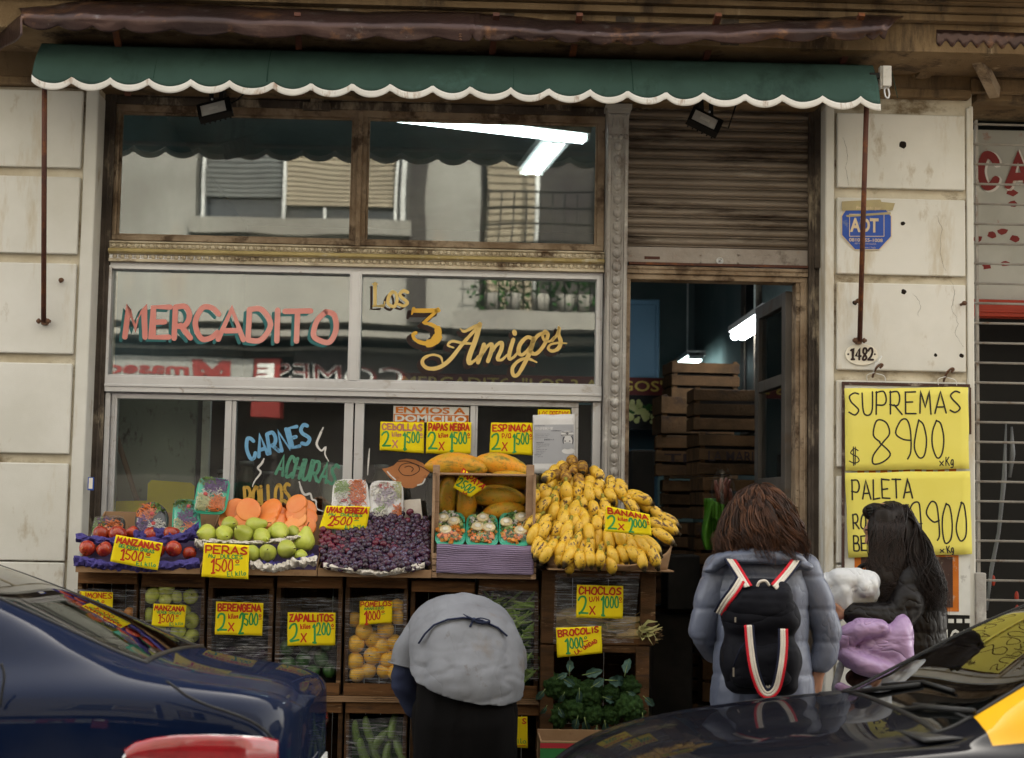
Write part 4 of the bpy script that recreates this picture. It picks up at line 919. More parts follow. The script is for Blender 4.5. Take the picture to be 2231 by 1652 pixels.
# ---------------------------------------------------------------- the building across the street (seen in the glass)
OY = -11.0; MY = .42 - OY
def Q(x, y, d=0.0): p = P(x, y, MY - d); return p
def orect(x0, y0, x1, y1, d=0): return rect(x0, y0, x1, y1, MY - d)
OB = thing('opposite_building', 'pale plastered building across the street mirrored in the shop windows', 'building', (0, OY, 0))
M['plaster'] = mat('plaster', (.25, .243, .215), (.21, .203, .18), .9, .8, .1, 40, dirt=((.25, .22, .18), .15, 1.2, (1, 1, .4)))
M['blind'] = mat('blind', (.27, .23, .165), (.23, .195, .14), .6, 2)
M['white_paint'] = mat('white_paint', (.6, .61, .58), None, .5)
M['dark_glass'] = mat('dark_glass', (.03, .033, .036), None, .15)
M['concrete'] = mat('concrete', (.23, .22, .19), (.18, .17, .15), .9, 1.2, .1, 30)
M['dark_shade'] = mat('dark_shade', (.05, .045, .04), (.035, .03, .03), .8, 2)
W1 = orect(432, 200, 893, 488); W2 = orect(1045, 260, 1310, 760); zlow = Q(700, 705).z; XB = Q(975, 650).x
mb = MB(); zt = 13
mb.box(-40, W1[0], OY - .4, OY, zlow, zt); mb.box(W1[0], W1[1], OY - .4, OY, zlow, W1[2]); mb.box(W1[0], W1[1], OY - .4, OY, W1[3], zt); mb.box(W1[1], W2[0], OY - .4, OY, zlow, zt); mb.box(W2[1], 40, OY - .4, OY, zlow, zt); mb.box(W2[0], W2[1], OY - .4, OY, W2[3], zt)
mb.box(-14, 14, OY - 1.2, OY - 1, 0, zlow + .4)
mb.build('wall', M['plaster'], OB)
mb = MB(); q = orect(414, 476, 900, 508, .14); mb.box(q[0], q[1], OY, OY + .14, q[2], q[3]); mb.build('sill', M['concrete'], OB)
mb = MB(); mb.box(W1[0], W1[1], OY - .3, OY - .28, W1[2], W1[3]); mb.build('window', M['dark_glass'], OB)
q = orect(622, 150, 866, 452, -.15); mb = MB(); z = q[2]
while z < q[3]: mb.prism([(q[0], OY - .15, z), (q[0], OY - .13, z + .01), (q[0], OY - .135, z + .055), (q[0], OY - .15, z + .058)], (q[1] - q[0], 0, 0)); z += .06
mb.build('roller_blind', M['blind'], OB, fix=True)
q = orect(452, 150, 618, 430, -.2); mb = MB(); z = q[2]; M['blind_shaded'] = mat('blind_shaded', (.12, .125, .12), None, .6)  # left half of the blind: its shadow is put into a darker colour
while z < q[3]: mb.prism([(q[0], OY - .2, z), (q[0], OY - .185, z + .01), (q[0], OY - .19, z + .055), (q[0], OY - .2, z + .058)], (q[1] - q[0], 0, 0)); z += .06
mb.build('roller_blind', M['blind_shaded'], OB, fix=True)
mb = MB()
for a, c, y0, y1 in ((866, 872, 140, 488), (880, 891, 140, 488), (446, 451, 140, 488), (618, 624, 140, 488), (700, 706, 455, 488), (780, 786, 455, 488)): q = orect(a, y0, c, y1, -.05); mb.box(q[0], q[1], OY - .12, OY - .03, q[2], q[3])
q = orect(452, 478, 866, 488, -.05); mb.box(q[0], q[1], OY - .12, OY - .05, q[2], q[3]); mb.build('window_frame', M['white_paint'], OB)
q = orect(897, 100, 932, 700, .2); mb = MB(); mb.box(q[0], q[1], OY + .001, OY + .12, q[2], q[3] + 2); mb.build('pilaster', M['dark_shade'], OB)  # dark strip put in for the drain pipe's shadow, not a pilaster
q = orect(1060, 200, 1170, 760, -.1); mb = MB(); mb.box(q[0], q[1], OY - .2, OY - .15, zlow - .3, q[3] + .5)
for i in range(30): mb.box(q[0] + .02, q[1] - .02, OY - .149, OY - .13, zlow + i * .09, zlow + i * .09 + .05)
mb.build('shutter', M['blind'], OB)
mb = MB(); mb.box(W2[0], W2[1], OY - .39, OY - .3, zlow, W2[3]); mb.build('balcony_door', M['dark_shade'], OB)
mb = MB()                                               # balcony slab, rail and wires
q = orect(985, 678, 1330, 716, .9); mb.box(q[0], q[1] + 3, OY + .001, OY + .9, q[2], q[3]); mb.build('balcony', M['concrete'], OB)
mb = MB()
for y in (420, 455, 490, 530): a = Q(1052, y - 4, .85); mb.tube([(a.x, OY + .85, a.z), (a.x + 4, OY + .85, a.z)], .012, 6)
for i in range(9): a = Q(1060 + i * 28, 600, .85); mb.tube([(a.x, OY + .85, q[3]), (a.x, OY + .85, Q(1060, 415, .85).z)], .01, 6)
mb.tube([Q(1060, 330, .8), Q(1175, 430, .8)], .012, 6); mb.build('railing', M['black'], OB)
mb = MB(); a = Q(1172, 300, .3); mb.tube([(a.x, OY + .3, zlow), (a.x, OY + .3, 6.5)], .03, 8); mb.build('drain_pipe', M['white_paint'], OB)
# shop floor below: shaded recess, bands, fascia with lettering
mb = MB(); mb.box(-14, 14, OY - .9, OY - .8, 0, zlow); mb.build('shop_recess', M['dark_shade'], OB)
mb = MB()
for y0, y1, d in ((722, 735, .5), (758, 766, .1)): q = orect(700, y0, 760, y1, d); mb.box(-14, 14, OY - .6, OY + d, q[2], q[3])
mb.build('ledge', M['concrete'], OB)
q = orect(225, 777, 548, 846, .2); mb = MB(); mb.box(q[0] - 3, q[1], OY - .2, OY + .2, q[2], q[3]); q2 = orect(549, 780, 608, 912, .2); M['fascia'] = mat('fascia', (.24, .24, .22), (.2, .2, .18), .6, 2); fa = mb.build('fascia', M['fascia'], OB)  # fascia white darkened in its colour for the shade it hangs in
mb = MB(); mb.box(q2[0], q2[1], OY - .2, OY + .2, q2[2], q2[3]); M['red_sign'] = mat('red_sign', (.2, .022, .018), None, .5); rs = mb.build('sign', M['red_sign'], OB)  # the red too carries its shade as a darker colour
yy = OY + .21; ux = (-1, 0, 0)
mb = MB(); a = Q(500, 826, .2); fontmesh(mb, 'M', (a.x, yy, Q(470, 842, .2).z), ux, (0, 0, 1), .30, 0, .42, bold=.06); fontmesh(mb, 'masede', (Q(415, 826, .2).x, yy, Q(300, 818, .2).z), ux, (0, 0, 1), .15, 0, 1.2, bold=.03); mb.build('lettering', M['red_sign'], fa)
mb = MB(); fontmesh(mb, 'E', (Q(596, 826, .2).x, yy, Q(590, 826, .2).z), ux, (0, 0, 1), .18, 0, .22, bold=.05); mb.build('lettering', M['white_paint'], rs)
mb = MB(); fontmesh(mb, 'COMES', (Q(880, 830, .1).x, OY + .12, Q(700, 834, .1).z), ux, (0, 0, 1), .22, 0, 1.55, bold=.02); fontmesh(mb, 'COMES', (Q(882, 829, .1).x, OY + .125, Q(700, 833, .1).z), ux, (0, 0, 1), .22, 1, 1.55, bold=-.01)
sb = MB(); q3 = orect(640, 770, 1300, 850, .1); sb.box(q3[0], q3[1], OY - .2, OY + .1, q3[2], q3[3]); sg = sb.build('sign', M['dark_shade'], OB); mb.build('lettering', [M['white_paint'], M['sign_red']], sg)
# climbing plants on the balcony
for i, (x, y) in enumerate(((1075, 640), (1120, 650), (1180, 630), (1230, 645), (1270, 625))):
    t = thing('potted_plant', 'leafy balcony plant across the street', 'plant', Q(x, 676, .7), 'plants on the balcony across the street'); c = Q(x, y, .7); mb = MB()
    for k in range(60):
        d = Vector((R.gauss(0, .16), R.gauss(0, .1), R.gauss(0, .14))); p = Vector((c.x, OY + .6, c.z)) + d; e = Vector((R.uniform(-1, 1), R.uniform(-1, 1), R.uniform(-1, .6))).normalized() * .1; f_ = e.orthogonal().normalized() * .02
        mb.add([p, p + e * .5 + f_, p + e, p + e * .5 - f_], [(0, 1, 2, 3)])
    mb.build('foliage', M['leaf_dark'], t)
    mb = MB(); mb.lathe([(.08, Q(x, 676, .7).z), (.11, Q(x, 676, .7).z + .2)], 10, 0, Matrix.Translation((c.x, OY + .6, 0))); mb.build('pot', M['concrete'], t)
# ---------------------------------------------------------------- crates
ORD = ['first', 'second', 'third', 'fourth', 'fifth', 'sixth', 'seventh', 'eighth', 'ninth', 'tenth', 'eleventh', 'twelfth', 'thirteenth', 'fourteenth', 'fifteenth', 'sixteenth', 'seventeenth', 'eighteenth', 'nineteenth', 'twentieth']
M['crate'] = mat('crate', (.10, .05, .022), (.05, .027, .012), .8, 4, .5, 60, st=(1, 1, 6), rand=.25, dirt=((.05, .03, .02), .26, 5), dirt2=((.36, .24, .13), .14, 9))  # posts, side and back boards: the crates' inner shade as darker wood colour
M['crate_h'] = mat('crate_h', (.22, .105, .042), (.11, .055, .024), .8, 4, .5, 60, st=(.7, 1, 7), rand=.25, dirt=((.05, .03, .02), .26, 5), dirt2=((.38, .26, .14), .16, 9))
M['crate_pale'] = mat('crate_pale', (.42, .28, .18), (.33, .21, .13), .8, 4, .4, 60, st=(1, 1, 5), rand=.15, dirt=((.15, .09, .05), .15, 8))
def crate(x0, x1, z0, z1, y0, y1, label, group, name='wooden_crate', tb=.05, bb=.055, sw=.02, slats=4, wide_posts=0, mv=None, mh=None):
    "a wooden fruit crate standing on end, open towards -Y"
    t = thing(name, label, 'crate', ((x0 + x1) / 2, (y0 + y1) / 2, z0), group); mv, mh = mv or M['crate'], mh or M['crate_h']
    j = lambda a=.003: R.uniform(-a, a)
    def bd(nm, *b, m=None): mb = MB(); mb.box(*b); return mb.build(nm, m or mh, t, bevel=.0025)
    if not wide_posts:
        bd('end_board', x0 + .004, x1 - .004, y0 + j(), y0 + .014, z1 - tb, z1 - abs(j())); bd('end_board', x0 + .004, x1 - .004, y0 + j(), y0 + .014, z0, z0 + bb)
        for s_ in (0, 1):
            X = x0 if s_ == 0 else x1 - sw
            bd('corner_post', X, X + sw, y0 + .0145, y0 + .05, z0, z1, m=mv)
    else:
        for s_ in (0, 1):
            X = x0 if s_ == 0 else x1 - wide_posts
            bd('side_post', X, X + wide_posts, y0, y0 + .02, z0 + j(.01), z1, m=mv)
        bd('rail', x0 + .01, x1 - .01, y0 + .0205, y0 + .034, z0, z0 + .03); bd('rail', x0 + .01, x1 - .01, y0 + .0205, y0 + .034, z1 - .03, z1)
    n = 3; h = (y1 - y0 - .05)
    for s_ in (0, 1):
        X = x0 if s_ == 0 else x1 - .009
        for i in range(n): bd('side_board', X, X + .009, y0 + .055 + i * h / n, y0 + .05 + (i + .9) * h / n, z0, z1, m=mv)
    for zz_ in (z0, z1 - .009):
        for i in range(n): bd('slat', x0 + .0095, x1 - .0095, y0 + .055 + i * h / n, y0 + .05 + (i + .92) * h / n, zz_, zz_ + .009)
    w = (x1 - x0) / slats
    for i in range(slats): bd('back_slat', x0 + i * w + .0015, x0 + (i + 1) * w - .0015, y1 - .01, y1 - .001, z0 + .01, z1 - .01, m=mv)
    return t
CY0, CY1 = -.56, -.14
ce = [160, 299, 447, 596, 747, 890, 1037, 1177]
zt_c, zb_c = P(700, 1256, CY0).z, P(700, 1515, CY0).z
cl = ['leftmost upper crate, holding the lemons', 'upper crate of green apples behind cling film', 'upper crate of dark aubergines behind cling film', 'upper crate with a broken top board, holding the round squashes', 'upper crate of yellow grapefruit behind cling film', 'empty upper crate behind the bending man', 'upper crate of flat green beans']
CR = []
for i in range(7):
    a, c = P(ce[i] + 3, 1380, CY0).x, P(ce[i + 1] - 3, 1380, CY0).x; dz = R.uniform(-.004, .004)
    z1 = zt_c + (-.012 if i in (2, 5) else 0) + dz
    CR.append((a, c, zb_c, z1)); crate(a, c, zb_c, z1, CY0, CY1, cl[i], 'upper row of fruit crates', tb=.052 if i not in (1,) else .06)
le = [(596, 745), (750, 887), (893, 1038), (1042, 1178)]
ll = ['lower crate mostly hidden by the dark car', 'lower crate of zucchini under the grapefruit', 'lower crate behind the legs of the bending man', 'lower crate beside the broccoli crate with a yellow tag']
z1l = zb_c - .028; z0l = z1l - .53; LR = []
for i, (a, c) in enumerate(le):
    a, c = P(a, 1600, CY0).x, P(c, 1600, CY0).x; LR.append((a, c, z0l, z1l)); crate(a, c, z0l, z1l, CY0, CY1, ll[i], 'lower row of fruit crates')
for i, (a, c) in enumerate(((160, 300), (305, 445), (450, 592))):
    a, c = P(a, 1600, CY0).x, P(c, 1600, CY0).x; crate(a, c, z0l, z1l, CY0, CY1, ['leftmost lower crate behind the dark car', 'second lower crate behind the dark car', 'third lower crate behind the dark car'][i], 'lower row of fruit crates')
M['cardboard'] = mat('cardboard', (.34, .21, .12), (.27, .165, .09), .85, 4, .15, 50, dirt=((.12, .07, .04), .14, 6))
mb = MB()
for i in range(3): mb.box(P(600 + i * 5, 1500, CY0).x, P(1175 - i * 4, 1500, CY0).x, CY0 - .012 + i * .004, CY1, zb_c - .0265 + i * .0088, zb_c - .0265 + i * .0088 + .007)
setp(mb.build('cardboard_sheets', M['cardboard']), 'flattened brown cardboard between the two rows of crates', 'cardboard')
mb = MB(); mb.box(P(160, 1600, CY0).x, P(1415, 1600, CY0).x, CY0 + .02, CY1, .135, z0l - .002); setp(mb.build('pallet', M['crate_h']), 'low wooden pallet carrying the stacked crates', 'pallet')
# the two crates on the right, open boards towards the street
KX0, KX1 = P(1180, 1330, CY0 - .08).x, P(1428, 1330, CY0 - .08).x; YK = CY0 - .08
kz1, kz0 = P(1305, 1246, YK).z, P(1300, 1406, YK).z
crate(KX0, KX1, kz0, kz1, YK, -.16, 'wide crate of corn cobs under the bananas', 'crates of corn and broccoli', wide_posts=.068, slats=3)
BX0, BX1 = P(1177, 1500, YK).x, P(1414, 1500, YK).x; bz1, bz0 = kz0 - .004, P(1300, 1612, YK).z
crate(BX0, BX1, bz0, bz1, YK, -.16, 'crate of broccoli heads under the corn', 'crates of corn and broccoli', wide_posts=.06, slats=3)
crate(BX0 + .02, BX1 - .02, .135, bz0 - .004, YK + .03, -.16, 'lowest crate under the broccoli behind the cardboard box', 'crates of corn and broccoli', wide_posts=.06, slats=3)
# cardboard box at its foot
t = thing('cardboard_box', 'open green and red printed cardboard box below the broccoli', 'box', P(1300, 1640, -.8))
M['box_green'] = mat('box_green', (.03, .16, .05), (.025, .13, .04), .6, 4); M['box_red'] = mat('box_red', (.36, .03, .04), None, .6)
a, c = P(1177, 1625, -.98).x, P(1440, 1625, -.98).x; z1 = P(1300, 1616, -.98).z; mb = MB()
mb.box(a, c, -.98, -.972, .135, z1); mb.box(a, a + .008, -.9715, -.7, .135, z1 + .0); mb.box(c - .008, c, -.9715, -.7, .135, z1); mb.box(a, c, -.6995, -.69, .135, z1 + .012)
mb.box(a + .009, c - .009, -.97, -.701, .135, .15); mb.build('walls', M['cardboard'], t, bevel=.002)
mb = MB(); mb.box(a, c, -.9815, -.9805, .14, z1 - .006); mb.build('printed_face', M['box_green'], t); mb = MB(); mb.box(a, c, -.983, -.982, z1 - .03, z1 - .008); mb.build('printed_stripe', M['box_red'], t)

# ---------------------------------------------------------------- cling film
def filmmat():
    N = NT('cling_film'); tc = N.n('TexCoord').outputs['Object']
    def nz(st, sc, lo, hi): return N.ramp(N.n('TexNoise', {'Vector': N.n('Mapping', {0: tc, 2: (0, rad(3), 0), 3: st}).outputs[0], 'Scale': sc, 'Detail': 6, 'Roughness': .65}).outputs[0], lo, hi)
    a = nz((1.2, 1, 22), 7, .50, .70); b = nz((2, 1, 3), 3, .36, .6); h = nz((.6, 1, 60), 9, .5, .66)
    f = N.n('Math', {0: N.n('Math', {0: a, 1: b}, operation='MULTIPLY').outputs[0], 1: N.n('Math', {0: h, 1: .45}, operation='MULTIPLY').outputs[0]}, operation='ADD').outputs[0]
    f2 = N.n('MapRange', {0: f, 3: .012, 4: .95}, clamp=True).outputs[0]
    tr = N.n('BsdfTransparent', {0: (.96, .96, .96, 1)}); gl = N.n('BsdfGlossy', {0: (.95, .95, .97, 1), 1: .28}); df = N.n('BsdfDiffuse', {0: (.55, .55, .58, 1)})
    N.l(N.n('Bump', {'Height': a, 'Strength': .9, 'Distance': .01}).outputs[0], gl.inputs['Normal'])
    g = N.n('MixShader', {0: .30, 1: gl.outputs[0], 2: df.outputs[0]}); N.l(N.n('MixShader', {0: f2, 1: tr.outputs[0], 2: g.outputs[0]}).outputs[0], N.out.inputs[0]); return N.m
M['film'] = filmmat()
M['clear_film'] = glassmat('clear_film', .03, (.98, .98, .98), rough=.12, cap=.16)
def film(q, Y, label, seed=0, mt=None):
    mb = MB(); q = [P(x, y, Y) for x, y in q]
    def f(u, v):
        p = (q[0] * (1 - u) + q[1] * u) * (1 - v) + (q[3] * (1 - u) + q[2] * u) * v
        p.y += .012 * noise.noise((u * 3 + seed, v * 9, seed)) * math.sin(math.pi * u) - .006 * math.sin(math.pi * u) * math.sin(math.pi * v); return p
    mb.grid(f, 20, 24); return setp(mb.build('cling_film', mt or M['film']), label, 'cling film', 'cling film stretched over the crates')
YF = CY0 - .004
film([(162, 1283), (297, 1284), (297, 1490), (162, 1490)], YF, 'cling film over the crate of lemons', 1)
film([(304, 1283), (444, 1284), (444, 1484), (304, 1484)], YF, 'cling film over the crate of green apples', 2)
film([(452, 1302), (594, 1295), (592, 1476), (452, 1470)], YF, 'cling film over the crate of aubergines', 3)
film([(602, 1303), (745, 1302), (741, 1462), (598, 1458)], YF, 'cling film over the crate of round squashes', 4)
film([(752, 1303), (886, 1292), (886, 1490), (752, 1486)], YF, 'cling film over the crate of grapefruit', 5)
film([(1043, 1276), (1172, 1290), (1174, 1484), (1042, 1478)], YF, 'cling film over the crate of green beans', 6)
film([(754, 1568), (884, 1562), (884, 1700), (754, 1700)], YF, 'cling film over the lower crate of zucchini', 7)
film([(1210, 1250), (1394, 1250), (1380, 1402), (1205, 1402)], YK - .006, 'cling film with vertical creases over the corn crate', 8)

# ---------------------------------------------------------------- fruit prototypes (each built once round the origin, then placed)
def skin(name, cols, rough=.35, spots=None, sc=2.2, rand=.12, st=(1, 1, 1), bump=.03, bsc=90, spec=.5, coat=0, e=(.36, .64)):
    return mat(name, cols[0], cols[1], rough, sc * 1.3, bump, bsc / 9, spec=spec, dirt=spots, rand=rand, st=st, coat=coat, edge=e)
M['apple_red'] = skin('apple_red', ((.22, .010, .012), (.42, .06, .02)), .18, ((.58, .30, .06), .18, 1.3), 1.0, .2, (1, 1, .35), .0)
M['apple_green'] = skin('apple_green', ((.42, .50, .07), (.52, .55, .12)), .26, ((.50, .48, .2), .1, 3), .8, .2, bump=0)
M['pear'] = skin('pear', ((.40, .46, .06), (.47, .50, .09)), .36, ((.20, .14, .04), .12, 7), .8, .16, bump=.03)
M['stalk'] = mat('stalk', (.08, .045, .02), None, .8)
M['citrus'] = mat('citrus', (.78, .42, .03), (.82, .50, .05), .38, 1.5, .12, 26, rand=.1, dirt=((.42, .2, .03), .06, 5))
M['orange'] = mat('orange', (.66, .24, .02), (.7, .3, .03), .38, 1.5, .12, 26, rand=.08)
M['aubergine'] = mat('aubergine', (.018, .008, .02), (.03, .012, .035), .15, 9)
M['squash'] = mat('squash', (.022, .075, .02), (.05, .14, .03), .3, 4, st=(1, 1, .4), rand=.2)
M['zucchini'] = mat('zucchini', (.10, .19, .03), (.19, .29, .07), .35, 5, st=(1, 1, .15), rand=.2)
M['papaya'] = mat('papaya', (.70, .28, .018), (.52, .34, .03), .42, .8, .10, 12, rand=.12, dirt=((.12, .15, .025), .30, 1.1, (1, 1, .5)), dirt2=((.22, .09, .02), .20, 4.5))
M['grape'] = mat('grape', (.024, .010, .028), (.055, .010, .028), .26, 2, rand=.5, dirt=((.11, .11, .20), .34, 1.3))
M['grape_red'] = mat('grape_red', (.14, .012, .03), (.09, .012, .03), .22, 2, rand=.3, dirt=((.2, .12, .18), .2, 1.3))
M['bean'] = mat('bean', (.24, .42, .07), (.32, .5, .11), .4, 4, rand=.25)
def proto(name, parts):
    "root mesh + children, hidden nowhere: the prototype becomes the first placed copy"
    root = mobj(name, parts[0][1])
    for nm, me in parts[1:]: mobj(nm, me, root, True)
    return root
class Kind:
    def __init__(s, mk): s.mk, s.root, s.used = mk, None, False
    def put(s, loc, rot, sc, label, cat, group):
        if s.root is None: s.root = s.mk(); o = s.root
        else:
            o = dup(s.root)
        o.location = loc; o.rotation_euler = rot; o.scale = (sc,) * 3 if not hasattr(sc, '__len__') else sc
        return setp(o, label, cat, group)
def mk_apple(m, name='apple'):
    def f():
        prof = []
        for i in range(15):
            t = math.pi * (i / 14); r = math.sin(t) ** .8; z = -math.cos(t)
            z = z * .86; 
            if i > 11: z -= (i - 11) ** 2 * .038
            if i < 2: z += (2 - i) ** 2 * .03
            prof.append((max(r, .015) * (1.0 + .06 * z), z))
        mb = MB(); mb.lathe(prof, 20, 0, None, lambda a, z: 1 + .025 * math.cos(5 * a) * (1 - z) * .5); me = mb.mesh(name, m)
        s_ = MB(); s_.tube([(0, 0, .5), (.03, 0, .78), (.1, .03, .98)], [.035, .03, .045], 6); s_.tube([(0, 0, -.87), (0, 0, -.8)], [.09, .05], 6)
        return proto(name, [(name, me), ('stalk', s_.mesh('stalk', M['stalk']))])
    return f
def mk_pear():
    prof = [(.03, -.82), (.25, -.9), (.55, -.86), (.82, -.65), (.98, -.3), (1, 0), (.93, .3), (.78, .6), (.6, .88), (.46, 1.12), (.36, 1.32), (.22, 1.46), (.04, 1.5)]
    mb = MB(); mb.lathe(prof, 20, 0, None, lambda a, z: 1 + .03 * math.cos(3 * a + z * 2)); s_ = MB(); s_.tube([(0, 0, 1.44), (.04, 0, 1.7), (.14, 0, 1.9)], [.05, .04, .055], 6)
    c = MB(); c.lathe([(.02, -.86), (.12, -.92), (.08, -.84), (.01, -.82)], 8)
    return proto('pear', [('pear', mb.mesh('pear', M['pear'])), ('stalk', s_.mesh('stalk', M['stalk'])), ('calyx', c.mesh('calyx', M['stalk']))])
def mk_ball(name, m, flat=.95):
    def f():
        prof = [(max(math.sin(math.pi * i / 14), .012), -math.cos(math.pi * i / 14) * flat - (.05 if i in (0, 14) and 0 else 0)) for i in range(15)]
        mb = MB(); mb.lathe(prof, 20, 0, None, lambda a, z: 1 + .012 * math.cos(4 * a + z)); c = MB(); c.lathe([(.09, flat * .985), (.06, flat * 1.02), (.02, flat * 1.02)], 7)
        return proto(name, [(name, mb.mesh(name, m)), ('stem_scar', c.mesh('stem_scar', M['stalk']))])
    return f
def mk_long(name, m, prof, bend=.12, stalk=True):
    def f():
        mb = MB(); mb.lathe(prof, 14); mb.v = [(x + bend * z * z, y, z) for x, y, z in mb.v]
        parts = [(name, mb.mesh(name, m))]
        if stalk: s_ = MB(); z = prof[-1][1]; s_.tube([(bend * z * z, 0, z - .03), (bend * z * z + .02, 0, z + .16)], [.12, .1], 6); parts.append(('stalk', s_.mesh('stalk', M['stalk'])))
        return proto(name, parts)
    return f
KA, KG, KP = Kind(mk_apple(M['apple_red'])), Kind(mk_apple(M['apple_green'], 'green_apple')), Kind(mk_pear)
KC, KO, KS = Kind(mk_ball('grapefruit', M['citrus'])), Kind(mk_ball('lemon', M['orange'])), Kind(mk_ball('round_squash', M['squash'], .8))
KAU = Kind(mk_long('aubergine', M['aubergine'], [(.05, -1.9), (.6, -1.7), (.95, -1.1), (1, -.5), (.8, .3), (.62, 1), (.5, 1.5), (.2, 1.7)]))
KZ = Kind(mk_long('zucchini', M['zucchini'], [(.1, -3.4), (.7, -3.2), (1, -2.6), (1, -.8), (.9, 1), (.75, 2.4), (.5, 3.1), (.35, 3.3)], .04))
KPA = Kind(mk_long('papaya', M['papaya'], [(.03, -2.75), (.22, -2.6), (.5, -2.25), (.8, -1.6), (.97, -.8), (1, 0), (.93, .8), (.75, 1.6), (.5, 2.15), (.25, 2.45), (.1, 2.5)], .03, False))
def rr(a=3.14): return (R.uniform(-a, a), R.uniform(-a, a), R.uniform(-a, a))

# ---------------------------------------------------------------- trays on top of the crates
TZ = zt_c + .004
M['paper_purple'] = mat('paper_purple', (.075, .062, .24), (.055, .045, .17), .7, 9, .3, 40)
M['paper_white'] = mat('paper_white', (.66, .62, .56), (.58, .53, .46), .8, 9, .3, 40)
M['paper_lilac'] = mat('paper_lilac', (.27, .21, .32), (.21, .165, .25), .75, 6, .2, 30, st=(.3, 1, 3))
M['purple_flat'] = mat('purple_flat', (.10, .075, .16), None, .7)
def tray(x0, x1, yb, label, yt, name='cardboard_tray', m=None, yf=-.70, ybk=-.16, back=.0):
    "low cardboard tray: floor, four walls; picture x range, front bottom y, front top y"
    a, c = P(x0, yb, yf).x, P(x1, yb, yf).x; z0 = TZ + .002; zf = P((x0 + x1) / 2, yt, yf).z
    t = thing(name, label, 'tray', ((a + c) / 2, (yf + ybk) / 2, z0), 'fruit trays on the crates'); mb = MB(); m = m or M['cardboard']
    mb.box(a, c, yf, yf + .006, z0, zf); mb.box(a, c, ybk - .006, ybk, z0, z0 + back); zs = zf + (z0 + back - zf) * 1
    for X in (a, c - .006): mb.prism([(X, yf + .0065, z0), (X, ybk - .0065, z0), (X, ybk - .0065, z0 + back), (X, yf + .0065, zf)], (.006, 0, 0))
    mb.box(a + .0065, c - .0065, yf + .0065, ybk - .0065, z0, z0 + .006); mb.build('walls', m, t, bevel=.0015, fix=True)
    return t, a, c, z0, zf
def crumple(t, pts, w, m, name, Y, seed=0, amp=8):
    "a crumpled strip of paper along a line of picture points"
    mb = MB()
    def f(u, v):
        x, y = pl_(pts, u); k = noise.noise((u * 13 + seed, v * 2, seed)); k2 = noise.noise((u * 31, v * 3 + seed, 2.2))
        return P(x + amp * .4 * k2, y + w * (v - .5) + amp * k * .8, Y + .05 * v * 0 - .03 * math.sin(v * 3.1) + .028 * k2 + .012 * k)
    mb.grid(f, 70, 6, 0, False, .001); return mb.build(name, m, t)
t1, a, c, z0, zf = tray(164, 436, 1248, 'cardboard tray of red apples lined with purple paper', 1236, back=.27)
crumple(t1, [(160, 1222), (230, 1232), (330, 1236), (435, 1228)], 22, M['paper_purple'], 'purple_paper', -.69, 1); crumple(t1, [(165, 1172), (250, 1181), (330, 1180), (432, 1166)], 18, M['paper_purple'], 'purple_paper', -.56, 2); crumple(t1, [(290, 1172), (340, 1162), (400, 1172), (434, 1150)], 26, M['paper_purple'], 'purple_paper', -.53, 5)
mb = MB(); mb.grid(lambda u, v: Vector((a + .01 + (c - a - .02) * u, -.69 + .5 * v, z0 + .008 + .13 * v + .012 * noise.noise((u * 9, v * 9, 1)))), 30, 20); mb.build('tray_liner', M['purple_flat'], t1)
AP = [((190, 1195), 17.5, -.64, 'left one in the front row'), ((227, 1197), 17.5, -.64, 'second in the front row'), ((378, 1196), 18, -.64, 'right one in the front row'), ((345, 1200), 16, -.63, 'half hidden behind the price card'), ((413, 1206), 15, -.63, 'orange one in the right corner'),
      ((221, 1163), 18.5, -.52, 'first in the back row'), ((256, 1165), 20, -.53, 'second in the back row, beside the price card'), ((331, 1167), 19, -.53, 'between the two salad trays'), ((374, 1164), 19, -.53, 'dark red one in the back row'), ((287, 1160), 15, -.47, 'small one behind the price card'), ((300, 1192), 17, -.62, 'hidden behind the price card')]
for (x, y), r, Y, lab in AP: KA.put(P(x, y, Y), rr(.9), r / px(Y), 'red apple on purple paper, ' + lab, 'apple', 'red apples in the purple lined tray')
t2, a, c, z0, zf = tray(438, 690, 1252, 'cardboard tray of green pears lined with white paper', 1240, back=.27)
crumple(t2, [(545, 1230), (600, 1240), (640, 1228), (690, 1222)], 20, M['paper_white'], 'white_paper', -.69, 3, 12); crumple(t2, [(560, 1232), (620, 1230), (685, 1215)], 14, M['paper_purple'], 'purple_paper', -.66, 4, 8)
crumple(t2, [(430, 1178), (500, 1182), (560, 1184), (620, 1176), (655, 1170)], 10, M['paper_white'], 'white_paper', -.57, 6, 3); crumple(t2, [(425, 1180), (440, 1192), (450, 1190)], 16, M['paper_white'], 'white_paper', -.62, 9, 10)
mb = MB(); mb.grid(lambda u, v: Vector((a + .01 + (c - a - .02) * u, -.69 + .5 * v, z0 + .008 + .12 * v + .01 * noise.noise((u * 9, v * 9, 1)))), 30, 20); mb.build('tray_liner', M['purple_flat'], t2)
PE = [(450, 1163, 21, -.54), (489, 1164, 20, -.54), (530, 1164, 21.5, -.54), (571, 1170, 20, -.54), (501, 1144, 19, -.46), (554, 1146, 20, -.46), (597, 1163, 17, -.47), (609, 1158, 21, -.52), (639, 1160, 15, -.46), (664, 1180, 23, -.56), (548, 1206, 19, -.65), (583, 1205, 20, -.65), (625, 1197, 21, -.64), (655, 1212, 15, -.64), (470, 1205, 19, -.64), (508, 1205, 19, -.64)]
